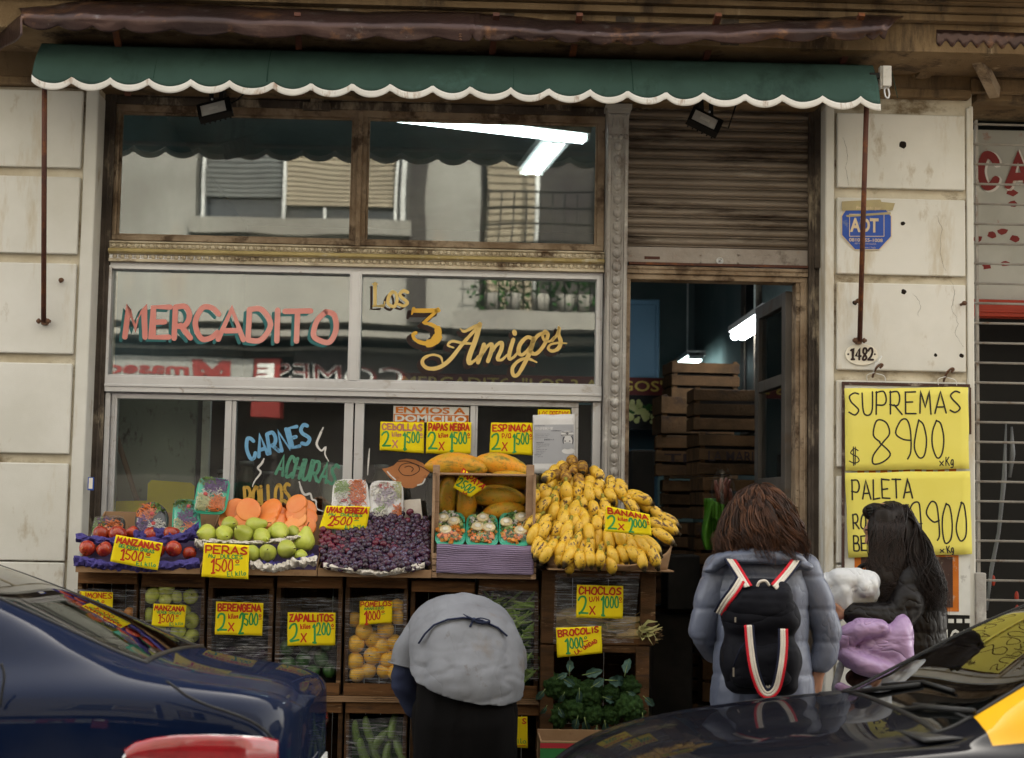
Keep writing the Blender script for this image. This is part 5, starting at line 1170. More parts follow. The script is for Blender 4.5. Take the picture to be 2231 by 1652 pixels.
for i, (x, y, r, Y) in enumerate(PE):
    row = 'front row' if Y < -.6 else 'middle row' if Y < -.5 else 'back row'; n = sum(1 for q in PE if q[0] < x and (q[3] < -.6) == (Y < -.6) and (q[3] < -.5) == (Y < -.5))
    fl = R.random() < .5
    ro = (rad(90) + R.uniform(-.5, .4), R.uniform(-.7, .7), R.uniform(-.6, .6)) if i not in (5, 9) else ((R.uniform(-.3, .3), rad(75), .3) if i == 5 else (R.uniform(-.3, .2), .2, .6))
    KP.put(P(x, y, Y), ro, r / px(Y) * .98, 'green pear, %s from the left in the %s of the tray' % (ORD[n], row), 'pear', 'green pears in the white lined tray')
# pumpkin slices
M['pumpkin'] = mat('pumpkin', (.78, .20, .035), (.80, .32, .09), .3, 5, .1, 60, rand=.08); M['rind'] = mat('rind', (.6, .2, .04), None, .5)
def slices(lst, label, Y):
    t = thing('sliced_pumpkin', label, 'sliced pumpkin', P(lst[0][0], lst[0][1], Y), 'wrapped pumpkin slices')
    for x, y, r, tilt, yaw, dy in lst:
        q = P(x, y, Y + dy); mb = MB(); k = r / px(Y)
        mx = Matrix.Translation(q) @ Matrix.Rotation(yaw, 4, 'Z') @ Matrix.Rotation(rad(90) + tilt, 4, 'X')
        mb.lathe([(k * .9, -.013), (k, -.009), (k, .008), (k * .95, .012), (k * .6, .0135)], 26, 0, mx); mb.build('slice', M['pumpkin'], t, bevel=.002)
    return t
slices([(515, 1112, 26, -.3, .1, 0), (541, 1112, 27, -.35, .2, -.03), (500, 1135, 24, -.25, -.2, -.01), (528, 1140, 21, -.3, .2, -.05)], 'loose round pumpkin slices leaning behind the pears', -.36)
slices([(590, 1110, 26, -.6, -.5, 0), (585, 1124, 25, -.7, -.5, -.02), (580, 1137, 24, -.75, -.5, -.04), (606, 1125, 24, -.5, .3, -.0), (612, 1140, 22, -.5, .4, -.03)], 'wrapped pumpkin slices in the middle of the pear tray', -.35)
slices([(647, 1100, 24, -.5, -.4, 0), (646, 1118, 24, -.5, -.35, -.02), (648, 1133, 22, -.5, -.3, -.04), (668, 1110, 22, -.5, .4, .01), (672, 1128, 20, -.5, .4, -.02), (640, 1150, 21, -.4, 0, -.06), (668, 1148, 21, -.4, .1, -.05)], 'tall stack of wrapped pumpkin slices beside the grapes', -.36)

# prepared vegetable trays
VC = {'carrot': (.72, .20, .05), 'cabbage': (.14, .06, .20), 'pale': (.55, .56, .30), 'lettuce': (.14, .24, .05), 'white': (.66, .64, .58), 'tomato': (.5, .03, .02), 'pepper': (.55, .05, .04), 'leek': (.30, .42, .14), 'onion': (.5, .42, .5), 'parsley': (.07, .19, .05), 'squashcube': (.66, .24, .03)}
for k, v in VC.items(): M['veg_' + k] = mat('veg_' + k, v, tuple(x * .78 for x in v), .4, 60, rand=.1)
M['tray_green'] = mat('tray_green', (.05, .42, .28), None, .4); M['tray_white'] = mat('tray_white', (.74, .73, .72), None, .4); M['tray_black'] = mat('tray_black', (.02, .02, .02), None, .3)
M['corn_slice'] = mat('corn_slice', (.72, .62, .40), (.66, .54, .3), .5, 40); M['corn_core'] = mat('corn_core', (.74, .7, .6), None, .6)
def vegtray(q, Y0, Y1, label, tm, zones, seed, oval=False, corn=()):
    "q = tl tr br bl in the picture; Y0 depth of the upper edge, Y1 of the lower; zones: (kind, shape, u, v, ru, rv, count)"
    rs = random.Random(seed); sh = Sheet(q[0] + (Y0,), q[1] + (Y0,), q[2] + (Y1,), q[3] + (Y1,), 0, 0.0, 0, seed); t = thing('vegetable_tray', label, 'vegetable tray', sh.at(.5, 1), 'trays of cut vegetables')
    asp = sh.h / sh.w
    def edge(a, k=1.0):
        e = 2.0 if oval else 5.0; cu, su = math.cos(a), math.sin(a); d = (abs(cu) ** e + abs(su) ** e) ** (-1 / e); return .5 + .5 * d * cu * k, .5 + .5 * d * su * k
    mb = MB(); N = 40
    rim = [sh.at(*edge(i * 2 * math.pi / N), 0) for i in range(N)]; inn = [sh.at(*edge(i * 2 * math.pi / N, .93), .006) for i in range(N)]; bot = [sh.at(*edge(i * 2 * math.pi / N, .85), -.022) for i in range(N)]
    mb.add(rim + inn + bot, [(i, (i + 1) % N, N + (i + 1) % N, N + i) for i in range(N)] + [(i, 2 * N + i, 2 * N + (i + 1) % N, (i + 1) % N) for i in range(N)] + [tuple(range(2 * N, 3 * N))] + [tuple(range(N, 2 * N))], 0, False)
    mb.tube(rim + [rim[0]], .0028, 6, caps=False); mb.build('tray', tm, t, fix=False)
    for kind, shp, u0, v0, ru, rv, n in zones:
        mb = MB()
        for i in range(n):
            a, d = rs.uniform(0, 6.28), math.sqrt(rs.random()); u, v = u0 + ru * d * math.cos(a), v0 + rv * d * math.sin(a)
            if oval and ((u - .5) / .46) ** 2 + ((v - .5) / .46) ** 2 > 1: continue
            u, v = min(max(u, .07), .93), min(max(v, .06), .94); h = rs.uniform(.006, .02)
            if shp == 's':
                b = rs.uniform(0, 6.28); l = rs.uniform(.1, .22); pts = [sh.at(min(max(u + l * k * math.cos(b + k * rs.uniform(-1.4, 1.4)), .05), .95), min(max(v + l * k * math.sin(b + k * 1.1) / asp, .05), .95), h + .003 * math.sin(k * 5)) for k in (-.7, -.3, 0, .35, .7)]
                mb.tube(pts, rs.uniform(.0011, .002), 4, caps=False)
            elif shp == 'c':
                p = sh.at(u, v, h); e = rs.uniform(.004, .0085); mb.box(-e, e, -e, e, -e, e, 0, Matrix.Translation(p) @ Euler((rs.uniform(0, 3), rs.uniform(0, 3), rs.uniform(0, 3))).to_matrix().to_4x4())
            elif shp == 'l':
                p = sh.at(u, v, h); a1 = Vector((rs.uniform(-1, 1), rs.uniform(-.5, .5), rs.uniform(-1, 1))).normalized() * rs.uniform(.006, .014); b1 = Vector((rs.uniform(-1, 1), rs.uniform(-.6, .6), rs.uniform(-1, 1))).normalized() * rs.uniform(.005, .01)
                mb.add([p - a1, p - b1 + sh.n * .002, p + a1, p + b1 + sh.n * .003], [(0, 1, 2, 3)])
            elif shp == 'o': mb.ell(tuple(sh.at(u, v, .016)), .011 if kind != 'parsley' else .009, 10, 7)
            elif shp == 'r':
                p = sh.at(u, v, h); rx = rs.uniform(.007, .013); d1 = Vector((rs.uniform(-1, 1), 0, rs.uniform(-1, 1))).normalized(); d2 = sh.n.cross(d1)
                mb.tube([p + d1 * rx * math.cos(k * .63) + d2 * rx * math.sin(k * .63) for k in range(9)], .0018, 4)
        if mb.v: mb.build({'carrot': 'shredded_carrot', 'cabbage': 'red_cabbage', 'pale': 'shredded_squash', 'lettuce': 'lettuce', 'white': 'white_cabbage', 'tomato': 'cherry_tomato', 'pepper': 'red_pepper', 'leek': 'celery', 'onion': 'onion_rings', 'parsley': 'chopped_greens', 'squashcube': 'pumpkin_cubes'}[kind], M['veg_' + kind], t)
    for u, v in corn:
        p = sh.at(u, v, .026); mx = Matrix.Translation(p) @ Vector((0, 0, 1)).rotation_difference(sh.n).to_matrix().to_4x4(); k = .2 * sh.w
        mb = MB(); mb.lathe([(k * .9, -.008), (k, 0), (k * .96, .006)], 28, 0, mx, lambda a, z: 1 + .07 * abs(math.cos(a * 8))); mb.lathe([(k * .55, .0065), (k * .5, .009), (k * .1, .009)], 14, 1, mx); mb.build('corn_slice', [M['corn_slice'], M['corn_core']], t)
    mb = MB(); mb.grid(lambda u, v: sh.at(.03 + .94 * u, .03 + .94 * v, .012 + .026 * (math.sin(math.pi * u) * math.sin(math.pi * v)) ** .3 + .002 * noise.noise((u * 7, v * 7, seed))) if not oval else sh.at(.5 + .48 * (2 * u - 1) * math.sqrt(1 - (2 * v - 1) ** 2 / 2), .5 + .48 * (2 * v - 1) * math.sqrt(1 - (2 * u - 1) ** 2 / 2), .008 + .02 * (math.sin(math.pi * u) * math.sin(math.pi * v)) ** .4), 20, 20); mb.build('film', M['clear_film'], t)
vegtray([(205, 1130), (272, 1128), (272, 1172), (196, 1176)], -.38, -.5, 'black salad tray lying low at the left, behind the apples', M['tray_black'], [('carrot', 's', .6, .6, .4, .35, 90), ('lettuce', 'l', .2, .5, .2, .4, 60), ('cabbage', 's', .4, .25, .2, .2, 40)], 1)
vegtray([(296, 1094), (368, 1096), (366, 1176), (294, 1180)], -.32, -.45, 'oval salad tray with two cherry tomatoes standing in the apple tray', M['tray_black'], [('lettuce', 'l', .75, .15, .25, .15, 50), ('carrot', 's', .3, .3, .3, .2, 110), ('cabbage', 's', .3, .6, .25, .2, 90), ('white', 's', .65, .72, .28, .2, 80), ('lettuce', 'l', .35, .88, .2, .1, 30), ('tomato', 'o', .5, .35, .02, .01, 1), ('tomato', 'o', .55, .6, .02, .01, 1)], 2, True)
vegtray([(379, 1089), (434, 1091), (438, 1178), (374, 1178)], -.33, -.46, 'green salad tray leaning right of the oval tray', M['tray_green'], [('lettuce', 'l', .4, .15, .4, .15, 80), ('cabbage', 's', .55, .45, .3, .2, 90), ('carrot', 's', .65, .8, .3, .18, 90), ('pale', 's', .2, .7, .16, .25, 70), ('tomato', 'o', .6, .2, .02, .01, 1)], 3)
vegtray([(434, 1040), (503, 1045), (490, 1122), (420, 1118)], -.34, -.42, 'green salad tray tilted on the tray corner, highest of all', M['tray_green'], [('lettuce', 'l', .3, .13, .28, .12, 80), ('cabbage', 's', .6, .22, .36, .2, 150), ('pale', 's', .26, .72, .22, .25, 130), ('carrot', 's', .7, .75, .25, .22, 130), ('white', 's', .5, .42, .3, .12, 40), ('tomato', 'o', .3, .5, .02, .01, 1)], 4)
vegtray([(727, 1047), (800, 1045), (806, 1125), (722, 1125)], -.3, -.4, 'white tray of cut vegetables with carrot strips behind the grape sign', M['tray_white'], [('leek', 's', .25, .25, .22, .25, 60), ('carrot', 's', .72, .4, .22, .38, 130), ('white', 'l', .3, .6, .22, .3, 70), ('pepper', 's', .5, .62, .25, .1, 14), ('parsley', 'o', .5, .85, .1, .05, 5)], 5)
vegtray([(806, 1048), (878, 1050), (878, 1135), (806, 1135)], -.3, -.4, 'white tray of onion, sprouts and pepper left of the paper bag', M['tray_white'], [('white', 'l', .4, .3, .36, .25, 120), ('onion', 'r', .45, .45, .32, .2, 40), ('carrot', 's', .85, .8, .12, .2, 60), ('pepper', 's', .45, .16, .25, .04, 12), ('leek', 's', .3, .75, .25, .06, 14), ('white', 's', .3, .85, .25, .1, 50), ('pale', 's', .85, .25, .1, .2, 40)], 6)
mb = MB(); mb.prism([P(880, 1090, -.33), P(916, 1087, -.33), P(921, 1130, -.36), P(880, 1132, -.36)], (0, .01, 0)); setp(mb.build('paper_bag', M['paper_white'], fix=True), 'folded pale paper bag right of the white vegetable trays', 'paper bag')
SZ = [('parsley', 'l', .5, .5, .46, .46, 420), ('squashcube', 'c', .5, .65, .44, .32, 46), ('leek', 'c', .5, .5, .42, .42, 40), ('carrot', 'c', .5, .75, .42, .2, 26), ('white', 'c', .5, .3, .4, .25, 24), ('onion', 'c', .5, .5, .4, .4, 14)]
for i, (q, cn) in enumerate((([(951, 1117), (1012, 1118), (1013, 1189), (948, 1188)], ((.24, .3), (.62, .4), (.34, .66))), ([(1018, 1121), (1083, 1122), (1086, 1190), (1014, 1190)], ((.52, .25), (.36, .52), (.72, .56))), ([(1089, 1118), (1154, 1119), (1157, 1190), (1087, 1190)], ((.22, .42), (.7, .25), (.68, .66))))):
    vegtray(q, -.5, -.68, ['left', 'middle', 'right'][i] + ' green tray of diced soup vegetables under the papayas', M['tray_green'], SZ, 10 + i, corn=cn)

# ---------------------------------------------------------------- grapes
t3, a, c, z0, zf = tray(692, 940, 1250, 'cardboard tray heaped with dark grapes on white paper', 1240, back=.12)
crumple(t3, [(705, 1232), (770, 1243), (830, 1249), (880, 1242), (925, 1232)], 14, M['paper_white'], 'white_paper', -.71, 8, 4)
mb = MB(); mb.grid(lambda u, v: Vector((a + .015 + (c - a - .03) * u, -.66 + .46 * v, z0 + .01 + .13 * math.sin(math.pi * u) ** .4 * math.sin(math.pi * min(1, v * .75)) ** .8)), 20, 14); mb.build('tray_liner', M['purple_flat'], t3)
berry = MB().ell((0, 0, 0), (1, 1, 1.08), 9, 6).mesh('grape', M['grape']); berry2 = MB().ell((0, 0, 0), (1, 1, 1.08), 9, 6).mesh('grape', M['grape_red'])
GB = [(722, 1180, 'r'), (760, 1200, ''), (800, 1185, ''), (835, 1205, ''), (870, 1165, ''), (905, 1180, ''), (880, 1205, ''), (915, 1210, ''), (720, 1212, ''), (815, 1155, ''), (850, 1135, ''), (795, 1222, ''), (770, 1168, ''), (838, 1180, 'm'), (905, 1150, ''), (808, 1122, 'm'), (840, 1226, ''), (750, 1222, ''), (880, 1228, ''), (920, 1165, '')]
def gsurf(x, y): return -.28 - .43 * min(1, max(0, (y - 1105) / 135)) ** .8
for i, (x, y, k) in enumerate(GB):
    lab = 'reddish bunch of grapes at the left of the grape tray' if k == 'r' else ('wine red bunch of grapes near the middle of the tray' if i == 13 else 'grape bunch sticking up beside the yellow grape card' if i == 15 else 'bunch of dark purple grapes in the heaped tray')
    Y = gsurf(x, y); c0 = P(x, y, Y); t = thing('grape_bunch', lab, 'grapes', c0, 'grape bunches in the tray')
    s_ = MB(); s_.tube([c0 + Vector((0, .03, .03)), c0 + Vector((.01, -.01, .01)), c0 + Vector((.02, -.03, -.03))], .003, 5); s_.build('stem', M['stalk'], t)
    n = 30 if i != 15 else 10; pl = []
    for j in range(n * 6):
        if len(pl) >= n: break
        dx, dy = R.gauss(0, 15), R.gauss(0, 11); gx, gy = x + dx, y + dy
        if not (700 < gx < 934 and 1100 < gy < 1240) : continue
        p = P(gx, gy, gsurf(gx, gy) - .018 - .02 * math.exp(-(dx * dx / 300 + dy * dy / 160)) + R.uniform(-.012, .012))
        if any((p - q).length < .0225 for q in pl): continue
        pl.append(p); o = bpy.data.objects.new('grape', berry2 if k == 'r' or (k == 'm' and R.random() < .7) or R.random() < .05 else berry); COL.link(o); par(o, t); o.location = p; o.rotation_euler = rr(); o.scale = (R.uniform(.0145, .0178),) * 3

# ---------------------------------------------------------------- papaya crate
t = crate(P(941, 1130, -.62).x, P(1166, 1130, -.62).x, TZ + .002, P(1050, 1035, -.3).z - .0, -.66, -.2, 'pale wooden crate of papayas with the soup trays in front', 'papaya crate', mv=M['crate_pale'], mh=M['crate_pale'], tb=.001, bb=.02, sw=.012)
for (xx, w) in ((942, 15), (1146, 17)):
    q = rect(xx, 1013, xx + w, 1160, -.6); mb = MB(); mb.box(q[0], q[1], -.61, -.57, TZ + .08, q[3]); mb.build('upright', M['crate_pale'], t, bevel=.003)
q = rect(955, 1031, 1150, 1062, -.3); mb = MB(); mb.box(q[0], q[1], -.3, -.285, q[2], q[3]); mb.build('rear_board', M['crate_pale'], t, bevel=.002)
q = rect(955, 1066, 1150, 1096, -.3); mb = MB(); mb.box(q[0], q[1], -.3, -.285, q[2], q[3]); mb.build('rear_board', M['crate_pale'], t, bevel=.002)
for zz_ in range(4):
    mb = MB(); z = TZ + .005 + zz_ * .028; 
    for X in (P(942, 1200, -.69).x, P(1158, 1200, -.69).x): mb.box(X, X + .022, -.69, -.672, z, z + .024)
    mb.build('end_stave', M['crate_pale'], t, bevel=.002)
mb = MB(); q = rect(951, 1188, 1163, 1250, -.7)
mb.grid(lambda u, v: Vector((q[0] + (q[1] - q[0]) * u, -.70 + .10 * max(0, .12 - v) - .0026 * math.sin(v * 95 + 3 * noise.noise((u * 4, v * 4, 0))) - .01 * noise.noise((u * 4, v * 2, 5)), q[3] + (q[2] - q[3]) * v + .006 * noise.noise((u * 5, v * 2, 3)))), 50, 110, 0, True, .002)
setp(mb.build('corrugated_paper', M['paper_lilac']), 'lilac corrugated paper hanging over the front of the papaya crate', 'paper')
PP = [(997, 1013, 92, 27, -.28, 'mottled papaya on the upper left edge of the crate'), (1098, 1014, 104, 25, -.27, 'orange papaya pointing right on the upper edge'), (973, 1082, 4, 23, -.42, 'upright papaya in the left corner of the crate'), (1017, 1098, 184, 23, -.44, 'second upright papaya beside the price card'), (1102, 1050, 85, 25, -.36, 'greenish papaya lying under the upper edge'), (1086, 1081, 93, 25, -.44, 'long spotted papaya lying across the front'), (1100, 1112, 85, 22, -.46, 'green papaya half hidden by the soup trays')]
for x, y, ang, r, Y, lab in PP:
    o = KPA.put(P(x, y, Y), (0, rad(ang), rad(R.uniform(-6, 6))), (r / px(Y), r / px(Y), r / px(Y) * (.98 if r > 24 else .85)), lab, 'papaya', 'papayas in the pale crate')

# ---------------------------------------------------------------- bananas
def bmat():
    N = NT('banana_skin'); oi = N.n('ObjectInfo').outputs['Random']; tc = N.n('TexCoord').outputs['Object']
    off = N.n('VectorMath', {0: oi, 1: (37, 91, 53)}, operation='MULTIPLY'); v = N.n('VectorMath', {0: tc, 1: off.outputs[0]}, operation='ADD').outputs[0]
    base = N.mix(N.ramp(N.n('TexNoise', {'Vector': v, 'Scale': 1.4, 'Detail': 4}).outputs[0], .35, .65), (.66, .38, .022), (.72, .47, .05))
    sp = N.n('TexNoise', {'Vector': N.n('Mapping', {0: v, 3: (1.6, 1.6, .7)}).outputs[0], 'Scale': 1.15, 'Detail': 7, 'Roughness': .6}).outputs[0]
    th = N.n('MapRange', {0: N.n('Math', {0: oi, 1: 9.7}, operation='MULTIPLY').outputs[0], 1: 0, 2: 9.7, 3: .52, 4: .64}).outputs[0]
    sepz = N.n('SeparateXYZ', {0: v}); sm = N.n('MapRange', {0: N.n('Math', {0: sp, 1: th}, operation='SUBTRACT').outputs[0], 1: 0, 2: .05}, clamp=True).outputs[0]
    col = N.mix(sm, base, (.10, .045, .012)); fine = N.ramp(N.n('TexNoise', {'Vector': v, 'Scale': 16, 'Detail': 3}).outputs[0], .70, .75)
    col = N.mix(fine, col, (.16, .08, .02)); z = N.n('SeparateXYZ', {0: tc}).outputs[2]
    col = N.mix(N.ramp(z, -2.05, -2.5), col, (.06, .035, .012)); N.l(N.mix(N.ramp(z, 2.2, 2.75), col, (.34, .36, .05)), N.b.inputs['Base Color']); N.b.inputs['Roughness'].default_value = .45; return N.m
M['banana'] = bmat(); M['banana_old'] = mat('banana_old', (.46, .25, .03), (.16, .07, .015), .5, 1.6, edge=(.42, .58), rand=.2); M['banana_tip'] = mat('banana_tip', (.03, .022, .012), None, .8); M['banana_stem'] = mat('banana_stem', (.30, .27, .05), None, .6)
def banana_mesh(m, L=5.2, curve=.42, fat=1.0):
    "along z from -L/2 (blossom tip) to +L/2 (stem); unit = thickest radius"
    pts, rs_ = [], []; n = 13
    for i in range(n):
        t = i / (n - 1); z = (t - .5) * L; pts.append((0, curve * (1 - (2 * t - 1) ** 2) * 1.6, z)); rs_.append(fat * (.42 + .58 * math.sin(math.pi * min(1, t / .30) / 2) if t < .30 else 1 - .68 * max(0, (t - .55) / .45) ** 1.6))
    mb = MB(); mb.tube(pts, rs_, 10, up=(1, 0, 0)); b0 = [Vector(v) for v in mb.v]
    me = mb.mesh('banana', m)
    tip = MB(); tip.tube([(0, -.08, -L / 2 - .6), (0, -.03, -L / 2 - .25), (0, .02, -L / 2 + .15)], [.26, .34, .54], 8)
    st = MB(); st.tube([(0, 0, L / 2 - .02), (0, -.12, L / 2 + .5), (0, -.3, L / 2 + 1.0)], [.34, .26, .3], 7)
    return me, tip.mesh('tip', M['banana_tip']), st.mesh('stem', M['banana_stem'])
BM = [banana_mesh(M['banana'], 5.2, .40), banana_mesh(M['banana'], 4.6, .5, 1.05), banana_mesh(M['banana_old'], 4.8, .35)]
def rim(x): return 0
mb = MB(); t5 = thing('cardboard_tray', 'round edged cardboard lining under the banana heap', 'tray', P(1320, 1230, -.5), 'fruit trays on the crates')
zk = P(1300, 1242, -.78).z
def bt(u, v):
    a = math.pi * (1.04 + .92 * u); cxx, rx = P(1320, 1230, -.5).x, .295; ry = .30 + .0 * u
    X = cxx + rx * (math.copysign(abs(math.cos(a)) ** .6, math.cos(a))) * (.93 + .07 * v); Yy = -.50 + ry * (-abs(math.sin(a)) ** .6) * (.9 + .1 * v)
    up = .045 * abs(math.cos(a)) ** 2; return Vector((X, Yy, zk - .004 + v * .028 + up * v * 2 + .006 * noise.noise((u * 14, v, 2))))
mb.grid(bt, 50, 4, 0, True, .006); mb.build('rim', M['cardboard'], t5)
mb = MB(); cxx = P(1320, 1230, -.5).x; mb.grid(lambda u, v: Vector((cxx + (u - .5) * .56, -.77 + .6 * v, zk + .002)), 4, 4, 0, True, .006)
mb.build('sheet', M['cardboard'], t5)
mb = MB(); mb.lathe([(.235, zk + .006), (.23, zk + .05), (.17, zk + .15), (.12, zk + .25), (.05, P(1250, 1065, -.4).z), (.01, P(1250, 1060, -.4).z)], 18, 0, Matrix.Translation((P(1285, 1200, -.40).x, -.38, 0))); mb.build('gap_shade_core', M['banana_tip'], t5)  # near-black core: the shade between the bananas as plain colour
BR = []      # rows of fingers: (y, [x0..x1], depth, lean at left, lean at right, length px)
rows_b = [(1012, 1208, 1282, -.27, -14, 10, 50), (1026, 1192, 1304, -.29, -22, 16, 52), (1042, 1178, 1340, -.33, -28, 22, 54), (1058, 1166, 1362, -.37, -30, 28, 58), (1074, 1156, 1382, -.41, -32, 36, 62), (1080, 1378, 1408, -.42, 62, 72, 70), (1090, 1150, 1340, -.44, -34, 20, 66), (1104, 1354, 1418, -.45, 46, 62, 70), (1107, 1148, 1330, -.48, -36, 16, 68), (1126, 1148, 1328, -.53, -38, 14, 70), (1132, 1426, 1462, -.49, 56, 68, 80), (1145, 1150, 1332, -.58, -36, 12, 72), (1152, 1422, 1468, -.55, 46, 60, 82), (1163, 1154, 1340, -.62, -34, 12, 74), (1176, 1398, 1462, -.62, 32, 48, 82), (1180, 1160, 1380, -.66, -32, 20, 74), (1196, 1166, 1430, -.70, -28, 32, 74), (1211, 1182, 1432, -.735, -24, 30, 70), (1225, 1206, 1366, -.765, -18, 12, 58)]
k = 0; hand = None
for ri, (y, xa_, xb_, Y, l0, l1, ln) in enumerate(rows_b):
    n = max(2, int((xb_ - xa_) / 21.5)); cnt = 0
    for i in range(n):
        u = (i + .5) / n; x = xa_ + (xb_ - xa_) * u + R.uniform(-4, 4); yy = y + R.uniform(-9, 9) + (14 * (u - .45) ** 2 * 4 if ri < 6 else 0) * (1 if u < .45 else .9)
        if cnt == 0:
            size = R.choice((5, 6, 6, 7)); c0 = P(x + 25, yy, Y)
            lab = 'bunch of overripe brown spotted bananas on top of the heap' if ri < 3 else ('bunch of yellow bananas splayed at the right end of the heap' if xa_ > 1400 else 'bunch of ripe yellow bananas in the heap')
            hand = thing('banana_bunch', lab, 'bananas', c0, 'banana bunches on the cardboard tray'); cnt = size
        cnt -= 1
        lean = l0 + (l1 - l0) * u + R.uniform(-15, 15); fore = R.uniform(.15, .8) if ri > 3 else R.uniform(.85, 1.3)
        me = BM[R.choice((0, 1, 1)) if ri > 2 or R.random() < .35 else 2]
        L = 5.2; sc = 12.4 / px(Y) * R.uniform(.92, 1.08)
        q = P(x, yy, Y + R.choice((-.03, -.02, .0, .03, .04)))
        d = Vector((math.sin(rad(lean)), -math.sin(fore), -math.cos(rad(lean)) * math.cos(fore))).normalized()   # towards the tip
        zax = -d; yax = Vector((0, -1, .5)); yax = (yax - zax * yax.dot(zax)).normalized(); xax = yax.cross(zax)
        mx = Matrix((xax, yax, zax)).transposed().to_4x4(); mx.translation = q; mx = mx @ Matrix.Diagonal((sc, sc, sc * ln / 82, 1))
        o = bpy.data.objects.new('banana', me[0]); COL.link(o); o.parent = hand; o.matrix_parent_inverse = Matrix.Translation(-hand.location); o.matrix_basis = mx
        for nm, m_ in (('tip', me[1]), ('stem', me[2])): s_ = bpy.data.objects.new(nm, m_); COL.link(s_); s_.parent = o

# ---------------------------------------------------------------- contents of the upright crates
def fill(K, lst, Y, label, cat, group, rot=None):
    for i, (x, y, r) in enumerate(lst): K.put(P(x, y, Y + R.uniform(-.015, .015)), rot() if rot else rr(), r / px(Y), label % ORD[i] if '%s' in label else label, cat, group)
YI = CY0 + .055
GA = [(332, 1297, 19), (363, 1283, 18), (360, 1304, 15), (325, 1340, 16), (417, 1352, 18), (400, 1330, 16), (385, 1300, 14), (415, 1300, 17), (345, 1376, 17), (388, 1376, 18), (418, 1385, 16), (356, 1398, 18), (404, 1404, 19), (377, 1415, 17), (420, 1432, 18), (345, 1425, 17), (322, 1400, 17), (390, 1436, 17), (360, 1445, 17), (325, 1440, 17)]
fill(KG, GA, YI, 'green apple behind film in the second upper crate', 'apple', 'green apples behind cling film')
fill(KC, [(793, 1375, 19), (811, 1392, 19), (840, 1371, 19), (775, 1403, 20), (833, 1408, 19.5), (773, 1441, 19.5), (812, 1429, 20), (846, 1437, 19), (802, 1462, 18), (838, 1462, 18), (777, 1470, 17), (860, 1400, 18), (868, 1345, 17), (866, 1320, 16), (862, 1465, 18), (772, 1350, 17), (866, 1430, 18)], YI, 'yellow grapefruit behind film in its crate', 'grapefruit', 'grapefruit behind cling film')
fill(KO, [(261, 1345, 15), (275, 1370, 14), (248, 1378, 14), (282, 1335, 12), (225, 1385, 14), (200, 1390, 14), (270, 1400, 14)], YI, 'orange coloured lemon behind film in the leftmost crate', 'lemon', 'lemons behind cling film')
fill(KS, [(700, 1435, 20), (660, 1438, 19), (628, 1445, 18), (718, 1462, 17), (680, 1464, 18), (640, 1470, 17), (665, 1405, 17), (712, 1402, 17), (625, 1412, 17), (690, 1385, 16)], YI + .02, 'dark green round squash behind film in its crate', 'squash', 'round squashes behind cling film')
fill(KAU, [(490, 1425, 16), (530, 1440, 17), (565, 1430, 16), (500, 1460, 16), (548, 1468, 16), (475, 1450, 15), (575, 1462, 15)], YI + .02, 'glossy dark aubergine behind film in its crate', 'aubergine', 'aubergines behind cling film', lambda: (R.uniform(-.5, .5), rad(70) + R.uniform(-.6, .6), R.uniform(-.4, .4)))
fill(KZ, [(775, 1600, 9), (800, 1590, 9), (828, 1610, 10), (855, 1580, 9), (790, 1640, 10), (842, 1648, 10), (868, 1630, 9), (815, 1640, 9)], YI, 'pale green zucchini behind film in the lower crate', 'zucchini', 'zucchini behind cling film', lambda: (R.uniform(-.4, .4), R.uniform(-.7, .7), 0))
mb = MB(); mb.tube([(0, 0, -1), (.02, 0, -.8), (.05, 0, -.3), (.04, 0, .3), (0, 0, .85), (-.02, 0, 1), (-.02, 0, 1.1)], [.015, .085, .11, .11, .07, .02, .012], 8, flat=.35); bean = mb.mesh('green_bean', M['bean'])
for i in range(84):
    x, y = R.uniform(1055, 1165), R.uniform(1300, 1480); o = mobj('green_bean', bean); o.location = P(x, y, YI + R.uniform(-.03, .02) + (1480 - y) / 180 * .06); o.rotation_euler = (R.uniform(-.5, .5), rad(65) + R.gauss(0, .5), R.uniform(-.4, .4)); o.scale = (R.uniform(.052, .075),) * 3; setp(o, 'flat green bean pod behind film', 'bean', 'flat green beans behind cling film')
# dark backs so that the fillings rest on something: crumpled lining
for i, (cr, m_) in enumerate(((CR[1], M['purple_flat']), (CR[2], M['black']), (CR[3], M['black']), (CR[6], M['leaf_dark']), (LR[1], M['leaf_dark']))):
    mb = MB(); mb.box(cr[0] + .03, cr[1] - .03, YI + .06, CY1 - .03, cr[2] + .03, cr[2] + (cr[3] - cr[2]) * (.62 if i in (1, 2) else .8)); setp(mb.build('paper_lining', m_), ['dark lining behind the green apples', 'black lining behind the aubergines', 'black lining behind the round squashes', 'leafy dark heap behind the bean pods', 'dark green heap behind the zucchini'][i], 'lining')
